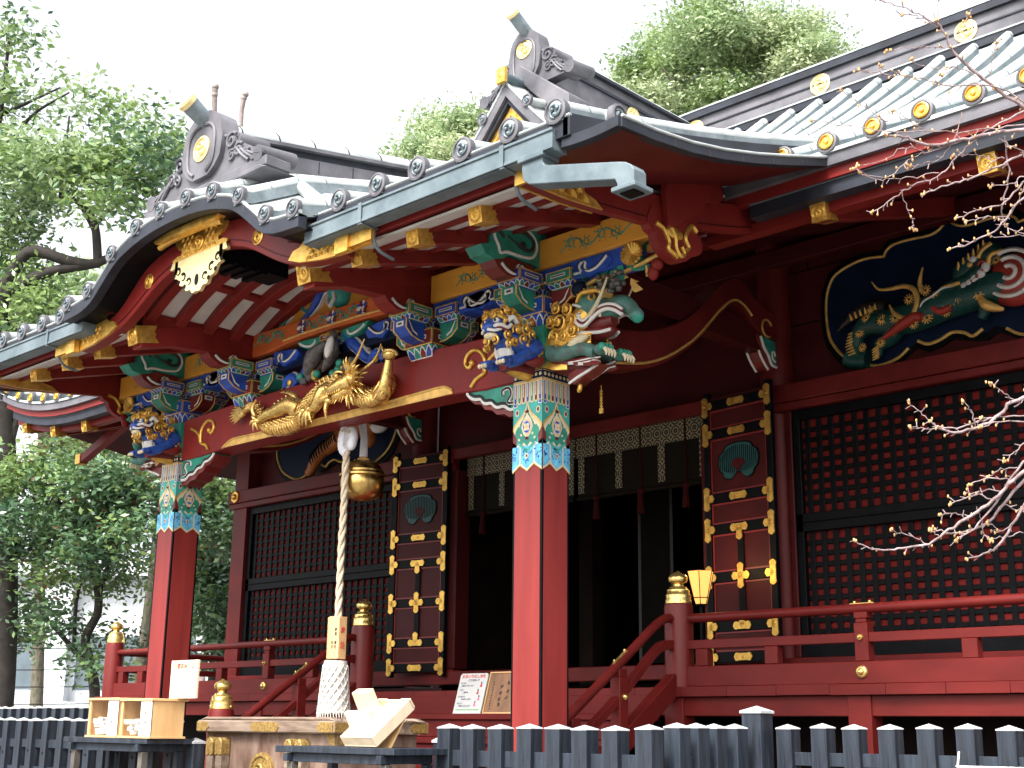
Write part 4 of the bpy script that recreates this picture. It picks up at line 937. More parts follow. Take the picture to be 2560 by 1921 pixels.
def door(sg):
    root=thing('door_leaf',None,None); root.parent=H; root.location=(sg*1.93,3.46,0); root.rotation_euler=(0,0,sg*-R(7))
    del_=[]
    W=.90
    f=lambda u: sg*u
    def bx(k,u0,u1,y0,y1,z0,z1,m=0): a,b=sorted((f(u0),f(u1))); k.box(a,b,y0,y1,z0,z1,m)
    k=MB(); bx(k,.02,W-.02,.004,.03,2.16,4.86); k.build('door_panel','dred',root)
    k=MB(); bx(k,.0,.075,-.022,.034,2.11,4.92); bx(k,W-.075,W,-.022,.034,2.11,4.92)
    for z in DZ: bx(k,.075,W-.075,-.018,.0,z-.052,z+.052)
    bx(k,W/2-.038,W/2+.038,-.018,.0,2.572,2.951); bx(k,W/2-.038,W/2+.038,-.018,.0,3.057,3.433); 
    k.build('door_rails','black',root,bevel=.004)
    k=MB()
    for z0,z1 in zip(DZ[:-1],DZ[1:]):
        for z in (z0+.062,z1-.062): bx(k,.08,W-.08,-.006,.004,z-.008,z+.008)
        for u in (.088,W-.088): bx(k,u-.006,u+.006,-.006,.004,z0+.06,z1-.06)
    k.build('panel_moulding','redv',root)
    for i,z in enumerate(DZ):
        e=(.12,.12)
        if i==0: v=(.10,.12)
        elif i==6: v=(.12,.10)
        else: v=(.125,.125)
        for u,l,r in ((.036,.0,.10),(W-.036,.10,.0)):
            k=MB(); 
            hl,hr=(l,r) if sg>0 else (r,l)
            fitting(k,(f(u),z),(hl,hr),v,0,-.024); k.build('gilt_hinge_plate','gold',root,smooth=40)
        k=MB(); c=(f(W/2),z)
        vv={0:(0,0),1:(0,.13),2:(.13,.13),3:(.13,0),4:(0,0),5:(0,0),6:(0,0)}[i]
        fitting(k,c,(.115,.115),vv,0,-.020,1.0); k.build('gilt_door_plate','gold',root,smooth=40)
    k=MB(); cx=f(W/2); cz=4.14
    out=[(.0,.20),(.09,.195),(.16,.17),(.185,.13),(.235,.10),(.255,.03),(.24,-.05),(.20,-.09),(.185,-.13),(.13,-.155),(.08,-.145),(.045,-.11),(.02,-.09),(0,-.10)]
    o=smoothline(out,3); o=o+[(-a,b) for a,b in o[::-1]][1:-1]
    k.prism([(cx+a*1.07,cz+b*1.07) for a,b in o],'y',-.004,.004,1); k.prism([(cx+a,cz+b) for a,b in o],'y',-.010,-.004,0)
    for i in range(-9,10):
        u=i*.026; h=.19*math.sqrt(max(0,1-(u/.26)**2)); k.box(cx+u-.004,cx+u+.004,-.013,-.010,cz-h*.55,cz+h*.95,1)
    k.prism(smoothline([(cx+a,cz+b-.02) for a,b in ((-.09,0),(-.06,.05),(0,.065),(.06,.05),(.09,0),(.05,-.02),(.02,-.06),(-.02,-.06),(-.05,-.02),(-.09,0))],3)[:-1],'y',-.016,-.010,2)
    k.build('cloud_crest',['tealp','black','dred'],root,bevel=0)
    return root
M['tealp']=mat('dull_teal_paint',(.012,.085,.085),.5,var=.2,scale=8)
for sg in (1,-1):
    d=door(sg); d.name='door_leaf'
# ---------------- rainbow beams from porch pillars to the hall, with noses on the hall pillars
for sg in (1,-1):
    Y=[.32,.93,1.52,2.09,2.55,2.79,2.99,3.22,3.56]; B=[4.45,4.53,4.67,4.99,5.40,5.56,5.54,5.40,5.36]; T_=[4.86,4.90,5.01,5.28,5.68,5.84,5.83,5.70,5.62]
    lo=smoothline(list(zip(Y,B)),4); hi=smoothline(list(zip(Y,T_)),4)
    k=MB(); k.strip(lo,hi,'x',sg*2.665-.13,sg*2.665+.13); eb=k.build('curved_tie_beam','hred',H,bevel=.012)
    k=MB()
    for s_ in (1,-1): k.tube([(sg*2.665+s_*.134,y,z+.05) for y,z in lo[2:-6]],.013,6,0); k.tube([(sg*2.665+s_*.136,3.36+.09*math.cos(a),5.45+.09*math.sin(a)) for a in np.linspace(.5,5.2,16)],.011,6,0)
    k.build('gilt_edge','goldp',eb)
    k=MB(); k.prism([(3.56,5.36),(3.22,5.38),(3.24,5.30),(3.32,5.22),(3.38,5.12),(3.46,5.06),(3.56,5.05)],'x',sg*2.665-.09,sg*2.665+.09,2)
    k.prism([(3.56,5.355),(3.30,5.375),(3.38,5.24),(3.46,5.12),(3.56,5.10)],'x',sg*2.665-.098,sg*2.665+.098,0)
    for s_ in (1,-1):
        k.tube(smoothline([(sg*2.665+s_*.10,y,z) for y,z in ((3.29,5.36),(3.34,5.26),(3.42,5.18),(3.47,5.10),(3.56,5.09))],3),.015,6,1)
        k.tube(smoothline([(sg*2.665+s_*.10,y,z) for y,z in ((3.54,5.14),(3.49,5.17),(3.49,5.23),(3.53,5.24),(3.54,5.20))],3),.011,6,1)
        k.tube(smoothline([(sg*2.665+s_*.07,3.225,5.34),(sg*2.665+s_*.07,3.33,5.16),(sg*2.665+s_*.07,3.45,5.05)],3),.013,6,1)
    k.build('cloud_corbel',['green','white','maroon'],H)
# ---------------- carved frieze panels left and right
def lobes(sg):
    up=[(3.27,5.42),(3.26,5.60),(3.28,5.80),(3.36,5.96),(3.52,6.035),(3.72,6.07),(3.93,6.045),(3.95,6.09),(4.03,6.14),(4.20,6.15),(4.40,6.14),(4.50,6.165),(4.56,6.21)]
    lw=[(3.30,5.30),(3.42,5.13),(3.60,5.02),(3.80,4.955),(4.0,4.99),(4.12,5.07)]
    lw2=[(4.22,5.12),(4.32,5.07),(4.45,5.09),(4.56,5.135),(4.68,5.11),(4.76,5.06),(4.86,5.11)]
    return up,lw,lw2
def frieze(sg):
    up,lw,lw2=lobes(sg); C_=4.60
    half=up+[]; 
    full_up=[p for p in up]+[(2*C_-x,z) for x,z in up[::-1]]
    full_lo=lw+lw2[:4]; full_lo=full_lo+[(2*C_-x,z) for x,z in full_lo[::-1] if x<4.56]
    out=full_up+full_lo[::-1]
    G=lambda pts:[(sg*x,z) for x,z in pts]
    cx,cz=4.6,5.56
    k=MB(); big=[(cx+(x-cx)*1.055,cz+(z-cz)*1.14) for x,z in out]
    k.prism(G(big),'y',3.755,3.775,1); k.prism(G(out),'y',3.745,3.756,0); root=k.build('frieze_panel',['navy','black'],H)
    k=MB()
    def gl(pts,r=.014): k.tube([(sg*x,3.738,z) for x,z in pts],r,6,0)
    gl(smoothline(up[:7],3)); gl(smoothline(up[6:],3)); gl(smoothline([up[0]]+lw,3),.016)
    gl(smoothline(lw2,3),.017)
    m_=lambda pts:[(2*C_-x,z) for x,z in pts]
    gl(smoothline(m_(up[:7]),3)); gl(smoothline(m_(up[6:]),3)); gl(smoothline(m_([up[0]]+lw),3),.016)
    k.build('gilt_outline','goldp',root)
    return root
M['tealg']=mat('teal_green_scales',(.006,.062,.052),.45,var=.35,scale=20)
M['maroonr']=mat('deep_red_paint',(.34,.03,.02),.5,var=.2,scale=8)
M['darkhair']=mat('dark_brown_hair_paint',(.03,.024,.02),.5,var=.4,scale=20)
fr=frieze(1)
# sea-dragon carving (right panel)
k=MB(); y=3.66
body=smoothline([(3.62,y,5.16),(3.66,y,5.30),(3.80,y-.01,5.36),(4.05,y-.02,5.33),(4.30,y-.03,5.33),(4.55,y-.04,5.38),(4.78,y-.05,5.40),(5.0,y-.05,5.42),(5.22,y-.03,5.46)],4)
k.tube(body,taper(len(body),.05,.15,.16),12,0)
k.tube(smoothline([(3.66,y,5.30),(3.60,y,5.18),(3.64,y,5.06)],4),taper(9,.08,.06,.05),9,0)
k.tube(smoothline([(4.05,y-.02,5.28),(3.98,y,5.18),(3.86,y,5.12),(3.84,y,5.02)],4),taper(13,.12,.07,.04),9,0)
k.tube(smoothline([(3.5,y+.04,5.08),(3.6,y+.04,5.04),(3.72,y+.04,5.02)],3),.10,9,0)
k.tube(smoothline([(4.9,y-.04,5.36),(4.95,y-.04,5.26),(4.90,y-.03,5.18)],3),taper(7,.09,.06,.04),8,0)
# head
k.ball((4.86,y-.08,5.66),(.20,.10,.12),0,rot=Matrix.Rotation(-.5,3,'Y')); k.ball((5.02,y-.06,5.74),(.16,.10,.13),0)
k.tube(smoothline([(4.98,y-.1,5.60),(4.84,y-.12,5.52),(4.66,y-.12,5.50),(4.50,y-.11,5.43),(4.38,y-.10,5.38),(4.36,y-.1,5.30)],4),taper(21,.10,.06,.03),8,0)
for t,(px,pz) in enumerate(((5.04,5.60),(4.99,5.55),(4.93,5.51),(4.88,5.48),(4.83,5.46))): k.ball((px,y-.17,pz),(.045,.03,.05),3)
k.tube(smoothline([(4.78,y-.17,5.47),(4.9,y-.18,5.49),(5.0,y-.18,5.56),(5.06,y-.17,5.63),(5.0,y-.17,5.66),(4.92,y-.17,5.58),(4.8,y-.17,5.52)],4),.018,6,2)
k.tube(smoothline([(4.38,y-.17,5.33),(4.42,y-.18,5.40),(4.52,y-.18,5.44),(4.62,y-.18,5.49),(4.74,y-.18,5.49)],4),.010,6,3)
k.ball((4.90,y-.18,5.655),(.03,.02,.028),1); k.ball((4.93,y-.175,5.70),(.04,.015,.03),3)
for i in range(6): k.tube([(4.78+.05*i,y-.15,5.64+.03*i),(4.80+.05*i,y-.2,5.70+.03*i)],[.02,.006],5,1)
k.tube(smoothline([(5.10,y-.15,5.82),(5.02,y-.18,5.76),(4.98,y-.17,5.70)],3),.022,6,1); k.tube(smoothline([(5.2,y-.15,5.72),(5.1,y-.18,5.70),(5.06,y-.16,5.62)],3),.024,6,1)
k.tube(smoothline([(4.6,y-.17,5.505),(4.72,y-.19,5.50),(4.80,y-.19,5.50)],3),[.006,.012,.016,.018,.018,.018,.018],6,1)
# red and white shell swirl
k.ball((5.26,y-.05,5.46),(.27,.14,.25),2,16,10)
for r_ in (.06,.14,.215): k.tube([(5.25+r_*math.cos(a)*1.05,y-.19+.03*(r_/.2)**2,5.50+r_*math.sin(a)) for a in np.linspace(-2.4,2.0,18)],.022,6,3)
# fins, horns, mane
for st,r_ in (([(4.30,5.26),(4.36,5.42),(4.34,5.54),(4.24,5.60),(4.10,5.605),(3.98,5.63),(3.91,5.72)],.030),([(4.22,5.28),(4.12,5.36),(4.08,5.45)],.024),([(4.42,5.50),(4.40,5.60),(4.44,5.74)],.026)):
    pts=smoothline([(x,y-.17,z) for x,z in st],5); k.tube(pts,[r_*(1-.85*(i/len(pts))**2) for i in range(len(pts))],7,1)
k.tube(smoothline([(3.98,y-.15,5.14),(4.15,y-.17,5.21),(4.32,y-.17,5.28),(4.4,y-.17,5.26)],4),taper(13,.02,.05,.04),7,2)
k.tube(smoothline([(3.42,y,5.36),(3.56,y,5.46),(3.72,y,5.52),(3.95,y+.02,5.5)],4),taper(13,.012,.05,.09),7,4)
for i in range(6): k.tube([(3.62+.05*i,y-.06,5.42+.012*i),(3.61+.055*i,y-.09,5.48+.01*i)],[.018,.004],5,1)
for i in range(8): k.tube([(3.60+.01*abs(i-4),y-.05,5.13-.03*(i-4)+.05),(3.53+.01*abs(i-4),y-.07,5.11-.03*(i-4)+.05)],[.016,.006],5,1)
for i in range(5): k.tube([(3.88,y-.06,5.10-.025*i),(3.82,y-.08,5.07-.025*i)],[.016,.005],5,1)
for i in range(6): k.tube([(4.62+.035*i,y-.16,5.34+.005*i),(4.60+.04*i,y-.18,5.27+.01*i)],[.018,.004],5,1)
k.tube(smoothline([(4.5,y-.15,5.34),(4.58,y-.16,5.28),(4.68,y-.16,5.30)],3),.035,7,2)
k.tube(smoothline([(4.95,y-.15,5.36),(5.0,y-.17,5.26),(5.10,y-.16,5.20),(5.16,y-.14,5.18)],3),taper(10,.03,.05,.01),7,1)
def flower(x,z,r_,yy):
    for i in range(11): k.tube([(x+r_*.25*math.cos(i*.571),yy,z+r_*.25*math.sin(i*.571)),(x+r_*math.cos(i*.571+.25),yy+.006,z+r_*math.sin(i*.571+.25))],[r_*.13,r_*.10],4,1)
for x,z,r_,dy in ((3.70,5.27,.05,.08),(3.80,5.39,.05,.12),(3.98,5.33,.055,.15),(4.13,5.31,.06,.17),(4.08,5.20,.05,.13),(4.27,5.47,.055,.15),(4.44,5.52,.055,.15),(4.55,5.42,.055,.18),(4.66,5.38,.06,.18),(4.44,5.25,.06,.16),(4.30,5.22,.05,.15),(3.93,5.12,.05,.11),(4.96,5.36,.06,.19),(4.76,5.38,.055,.19),(3.84,5.47,.04,.1),(4.62,5.27,.05,.14),(3.72,5.12,.045,.08),(5.12,5.66,.06,.12)): flower(x,z,r_,y-dy)
k.build('sea_dragon_carving',['tealg','goldp','maroonr','white','darkhair'],fr,smooth=60)

# tiger carving (left panel)
fl=frieze(-1); k=MB(); y=3.66
body=smoothline([(-3.25,y,5.62),(-3.45,y-.02,5.62),(-3.75,y-.04,5.58),(-4.05,y-.03,5.50),(-4.30,y,5.42)],5)
k.tube(body,taper(len(body),.12,.20,.15),12,0)
k.tube(smoothline([(-4.25,y-.03,5.42),(-4.45,y-.05,5.33),(-4.68,y-.05,5.24),(-4.86,y-.04,5.12),(-4.92,y-.05,5.0),(-4.98,y-.06,4.96)],4),taper(21,.15,.085,.055),10,0)
k.tube(smoothline([(-3.55,y-.04,5.50),(-3.62,y-.08,5.36),(-3.58,y-.10,5.24),(-3.64,y-.11,5.18)],4),taper(13,.12,.08,.05),10,0)
k.ball((-3.18,y-.08,5.62),(.18,.15,.16),0); k.ball((-3.36,y-.14,5.38),(.16,.07,.08),2); k.ball((-3.42,y-.14,5.40),(.12,.07,.05),2)
k.tube(smoothline([(-4.3,y,5.5),(-4.6,y,5.66),(-4.9,y,5.62),(-5.1,y,5.75)],4),.05,8,0)
for i in range(26):
    t=RNG.random(); q=body[int(t*(len(body)-1))]; a=RNG.uniform(-.8,.5); r_=.19
    k.tube([(q[0]+RNG.uniform(-.03,.03),q[1]-r_*math.cos(b),q[2]+r_*math.sin(b)) for b in np.linspace(a,a+.9,6)],[.004,.012,.014,.014,.01,.003],5,1)
leg=smoothline([(-4.3,y-.05,5.40),(-4.45,y-.05,5.33),(-4.68,y-.05,5.24),(-4.86,y-.04,5.12)],4)
for i in range(1,12): q=leg[i%len(leg)]; k.tube([(q[0],q[1]-.12*math.cos(b),q[2]+.12*math.sin(b)) for b in np.linspace(-.9,.9,6)],[.003,.01,.012,.012,.01,.003],5,1)
k.build('tiger_carving',['tiger','black','white'],fl,smooth=60)
# ---------------- veranda: deck, joists, railings, newels, stairs
RY=2.48
k=MB(); x=-8.05; i=0
bx_=[-8.05]+[v for v in np.arange(-7.86,8.0,.512)]+[8.05]
for a,b in zip(bx_[:-1],bx_[1:]):
    dz=RNG.uniform(-.002,.002)
    if b>-2.30 and a<2.30: k.box(a+.0015,b-.0015,2.33,3.5,1.815+dz,1.902+dz)
    else: k.box(a+.0015,b-.0015,2.33,3.5,1.815+dz,1.902+dz)
for sg in (1,-1):
    for yy in np.arange(3.5,9,.51): a,b=sorted((sg*6.7,sg*8.05)); k.box(a,b,yy+.0015,yy+.5085,1.815,1.902)
k.build('veranda_deck','rred',H,bevel=.003)
k=MB()
for a,b in ((-8.0,8.0),): k.box(a,b,2.40,2.50,1.645,1.813)
k.build('joist_beam','rred',H,bevel=.006)
for x in (-7.85,-6.2,-4.16,-2.28,2.28,4.16,6.2,7.85):
    k=MB(); k.box(x-.105,x+.105,2.375,2.56,.4,1.812); k.build('veranda_post','rred',H,bevel=.006)
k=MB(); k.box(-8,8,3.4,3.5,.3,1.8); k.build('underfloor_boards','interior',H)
def newel(x,y,zb,zt):
    k=MB(); k.lathe([(.135,zb),(.135,zt-.05),(.128,zt-.015),(.105,zt)],(x,y,0),20); o=k.build('newel_post','rredv',H,smooth=40)
    k=MB(); k.lathe([(.122,zt-.006),(.122,zt+.03),(.117,zt+.04),(.119,zt+.075),(.108,zt+.085),(.105,zt+.12),(.085,zt+.135),(.078,zt+.15),(.05,zt+.155),(.046,zt+.175),(.085,zt+.20),(.092,zt+.235),(.075,zt+.262),(.03,zt+.285),(.012,zt+.30),(.0,zt+.302)],(x,y,0),22)
    for a in np.linspace(0,6.28,7)[:-1]: k.ball((x+.123*math.cos(a+.3),y+.123*math.sin(a+.3),zt+.018),.008,0,6,4)
    k.build('brass_finial','brass',o,smooth=45)
    return o
def railing_run(p0,p1,posts,name='railing',low=()):
    # straight level run in x or y between two points
    d=Vector((p1[0]-p0[0],p1[1]-p0[1],0)); L=d.length; d.normalize(); alongx=abs(d.x)>.5
    root=MB(); z=lambda a:a
    def bar(k,a,b,w_,z0,z1):
        P=Vector((p0[0],p0[1],0))+d*a; Q=Vector((p0[0],p0[1],0))+d*b
        if alongx: k.box(min(P.x,Q.x),max(P.x,Q.x),P.y-w_,P.y+w_,z0,z1)
        else: k.box(P.x-w_,P.x+w_,min(P.y,Q.y),max(P.y,Q.y),z0,z1)
    bar(root,0,L,.06,1.904,2.085); r_=root.build(name,'rred',H,bevel=.006)
    k=MB()
    for a in posts:
        pass
    k=MB(); k.tube([(p0[0],p0[1],2.52),(p1[0],p1[1],2.52)],.042,14); k.build('hand_rail','rred',r_,smooth=50)
    k=MB(); bar(k,0,L,.035,2.24,2.32); k.build('middle_rail','rred',r_,bevel=.005)
    for a in posts:
        k=MB(); bar(k,a-.062,a+.062,.055,2.086,2.40); bar(k,a-.048,a+.048,.045,2.40,2.435); bar(k,a-.06,a+.06,.05,2.435,2.488); k.build('rail_post','rred',r_,bevel=.006)
        P=Vector((p0[0],p0[1],0))+d*a
        nrm=Vector((0,-1,0)) if alongx else Vector((1 if p0[0]>0 else -1,0,0))
        for zz,rr,off in ((2.28,.026,.058),(2.0,.052,.062)):
            k=MB(); c=P+nrm*off; c.z=zz
            ax='-y' if alongx else ('+x' if nrm.x>0 else '-x')
            if ax=='-y': k.lathe([(rr,-.005),(rr,.01),(rr*.8,.02),(rr*.55,.02),(rr*.5,.03),(rr*.3,.042),(0,.045)],tuple(c),16,0,'-y')
            else: k.ball(tuple(c),rr*.8)
            k.build('brass_stud','brass',r_,smooth=50)
        k=MB(); bar(k,a-.11,a+.11,.012,2.558,2.566)
        for s_ in (-.07,.07): q=P+d*s_; k.ball((q.x,q.y,2.575),.014,0,8,5)
        k.build('brass_strap','brass',r_)
    for a in low:
        k=MB(); bar(k,a-.065,a+.065,.05,2.086,2.238); k.build('rail_stub','rred',r_,bevel=.006)
    k=MB(); bar(k,.12,.85,.062,1.902,1.926) if False else None
    return r_
railing_run((2.40,RY),(7.72,RY),[4.18-2.40,6.15-2.40],low=[3.30-2.40,5.11-2.40,7.0-2.4,2.56-2.4])
railing_run((-7.72,RY),(-2.40,RY),[7.72-6.15,7.72-4.09],low=[7.72-7.05,7.72-5.11,7.72-3.2,7.72-2.56,7.72-7.56])
railing_run((-7.85,2.6),(-7.85,9),[2.0,4.2],low=[1,3.1])
railing_run((7.85,2.6),(7.85,9),[2.0,4.2],low=[1,3.1])
for x in (2.28,-2.28): newel(x,RY,1.90,2.668)
for x in (7.85,-7.85): newel(x,RY,1.90,2.668)
# stairs
NS=6; y1,z1=2.33,1.90
k=MB()
for i in range(NS):
    z=1.66-i*.235; yb=2.33-i*.29; k.box(-2.12,2.12,yb-.33,yb+.05,z-.06,z)
    k.box(-2.10,2.10,yb-.005,yb+.02,z-.0,z+.18)
k.build('staircase','rred',H,bevel=.008)
for sg in (1,-1):
    X=sg*2.28; rr=MB()
    def zl(y): return 2.46+(y-2.22)*.69
    rr.strip([(y,zl(y)-.74) for y in (2.35,.62)],[(y,zl(y)-.53) for y in (2.35,.62)],'x',X-.06,X+.06); r_=rr.build('stair_railing','rred',H,bevel=.006)
    k=MB(); pts=[(X,2.40,2.52),(X,2.28,2.515),(X,2.16,2.46),(X,2.02,2.37)]+[(X,y,zl(y)+.045) for y in (1.9,1.4,1.0,.72)]
    k.tube(smoothline(pts,3),.042,14); k.build('hand_rail','rred',r_,smooth=50)
    ln=smoothline([(2.40,2.28),(2.22,2.26),(2.05,2.16),(1.6,zl(1.6)-.235),(1.0,zl(1.0)-.235),(.72,zl(.72)-.235)],4)
    k=MB(); k.strip([(y,z-.04) for y,z in ln],[(y,z+.045) for y,z in ln],'x',X-.04,X+.04); k.build('middle_rail','rred',r_,bevel=.005)
    for y in (1.60,.98):
        k=MB(); k.box(X-.055,X+.055,y-.06,y+.06,zl(y)-.60,zl(y)-.07); k.box(X-.05,X+.05,y-.055,y+.055,zl(y)-.07,zl(y)+.0); k.build('rail_post','rred',r_,bevel=.006)
        for dz,q in ((-.24,.028),(-.60,.05)): k=MB(); k.ball((X+sg*.062,y,zl(y)+dz),(.03,q,q)); k.build('brass_stud','brass',r_,smooth=50)
    k=MB(); k.box(X-.012,X+.012,1.52,1.54,0,.001) if False else None
    k.tube([(X,1.52,zl(1.52)+.09),(X,1.70,zl(1.70)+.09)],.016,8); k.ball((X,1.54,zl(1.54)+.11),.014); k.ball((X,1.68,zl(1.68)+.11),.014); k.build('brass_strap','brass',r_,smooth=50)
    newel(X,.60,.40,1.69)
k=MB(); k.box(-3.6,3.6,-1.2,2.6,.0,.40); k.build('stone_plinth','stone',H,bevel=.02)
k=MB(); k.box(-8.2,8.2,2.6,9.2,.0,.40); k.build('stone_plinth','stone',H,bevel=.02)
# ================================================================ carved beasts on the pillar heads and the gilt dragon
def spiral(k,c,r,u,v,turns,rad,m,a0=0,n=18,bulge=None):
    c=Vector(c);u=Vector(u);v=Vector(v); w_=Vector(bulge) if bulge else Vector((0,0,0))
    k.tube([c+u*(r*(1-t/n)*math.cos(a0+t/n*turns*6.28))+v*(r*(1-t/n)*math.sin(a0+t/n*turns*6.28))+w_*(t/n) for t in range(n+1)],[rad*(.75+.4*t/n) for t in range(n+1)],6,m)
LM=['lblue2','gold','white','maroon','cream','ink','green','greyteal']
M['greyteal']=mat('grey_teal_paint',(.04,.17,.14),.45,var=.5,scale=9,col2=(.075,.075,.068))
def lion(cx,y0):
    k=MB(); k.T=Matrix(((0,1,0,cx),(-1,0,0,y0),(0,0,1,0),(0,0,0,1)))  # local x -> -Y, local y -> +X
    k.tube(smoothline([(-.02,0,4.50),(.10,0,4.50),(.22,0,4.52),(.32,0,4.58)],3),[.14,.15,.15,.15,.145,.14,.13,.12,.11,.10],12,0)
    k.ball((.36,0,4.635),(.115,.105,.105),0,14,10); k.ball((.455,0,4.60),(.055,.075,.05),0); k.ball((.44,0,4.535),(.05,.065,.03),4); k.ball((.475,0,4.615),(.022,.03,.02),5)
    k.ball((.24,0,4.45),(.10,.085,.09),2)
    for s in (1,-1):
        k.ball((.435,s*.055,4.655),(.03,.03,.026),2); k.ball((.458,s*.062,4.655),.013,5)
        k.tube(smoothline([(.43,s*.01,4.70),(.44,s*.06,4.705),(.40,s*.11,4.68)],3),.020,6,1)
        k.tube(smoothline([(.50,s*.02,4.575),(.46,s*.075,4.565),(.39,s*.10,4.60)],3),.012,6,2)
        k.tube(smoothline([(.36,s*.11,4.66),(.33,s*.14,4.69),(.28,s*.13,4.66)],3),.02,6,2)
        # mane of gilt curls
        for cxx,cz,r_ in ((.30,4.73,.05),(.38,4.74,.045),(.24,4.69,.055),(.18,4.63,.055),(.27,4.60,.05),(.20,4.54,.045),(.10,4.60,.05),(.30,4.50,.04),(.36,4.47,.035),(.10,4.70,.05)):
            spiral(k,(cxx,s*(.10+.02*(cz<4.65)),cz),r_,(1,0,0),(0,0,1),1.6,.013,1,RNG.uniform(0,6),16,(0,s*.03,0))
        spiral(k,(.445,s*.045,4.705),.045,(0,1,0),(-.3,0,1),1.8,.013,1,1,18,(.035,0,0)); spiral(k,(.40,s*.105,4.655),.045,(.6,s*.4,0),(0,0,1),1.8,.012,1,2,18,(0,s*.03,0)); spiral(k,(.43,s*.05,4.50),.038,(0,1,0),(0,0,1),1.6,.012,1,4,16,(.03,0,0)); spiral(k,(.36,s*.10,4.55),.045,(1,0,0),(0,0,1),1.8,.012,1,3,18,(0,s*.03,0))
        k.tube(smoothline([(.47,s*.055,4.60),(.43,s*.095,4.615),(.37,s*.115,4.60),(.33,s*.12,4.635)],3),.016,6,2); k.tube(smoothline([(.46,s*.06,4.585),(.42,s*.10,4.59),(.36,s*.12,4.575)],3),.010,6,3)
        k.tube(smoothline([(.29,s*.06,4.53),(.30,s*.07,4.44),(.27,s*.06,4.37)],3),.022,6,2); k.tube(smoothline([(.28,s*.03,4.53),(.30,s*.03,4.44),(.28,s*.03,4.37)],3),.016,6,3)
        for q in range(3): spiral(k,(.40,s*(.02+.03*q),4.745-.012*q),.026,(0,1,0),(0,0,1),1.4,.010,1,q,12,(.02,0,0))
        # legs and paws
        k.tube(smoothline([(.02,s*.09,4.50),(.14,s*.115,4.43),(.24,s*.11,4.36),(.33,s*.10,4.33)],3),[.09,.085,.075,.065,.06,.055,.05,.05,.05,.05],9,0)
        k.ball((.36,s*.10,4.33),(.06,.055,.038),0)
        for q in (-1,0,1): k.ball((.405,s*.10+q*.032,4.325),(.030,.017,.028),0,8,6); k.ball((.43,s*.10+q*.032,4.308),(.018,.013,.02),4,8,6)
        k.tube(smoothline([(.0,s*.13,4.40),(.08,s*.15,4.36),(.20,s*.15,4.34)],3),[.05,.05,.045,.04,.03,.02,.01],7,3)
        spiral(k,(.03,s*.15,4.45),.05,(1,0,0),(0,0,1),1.5,.012,1,2,16,(0,s*.02,0))
        k.tube(smoothline([(.12,s*.125,4.56),(.16,s*.14,4.50),(.13,s*.15,4.46),(.06,s*.15,4.50)],3),.012,6,1)
    k.tube([(-.02,0,4.36),(.30,0,4.325)],[.09,.05],8,3); k.tube(smoothline([(-.02,0,4.31),(.14,0,4.30),(.27,0,4.305)],3),[.06,.06,.055,.05,.045,.035,.02],8,1)
    return k.build('lion_carving',LM,H,smooth=55)
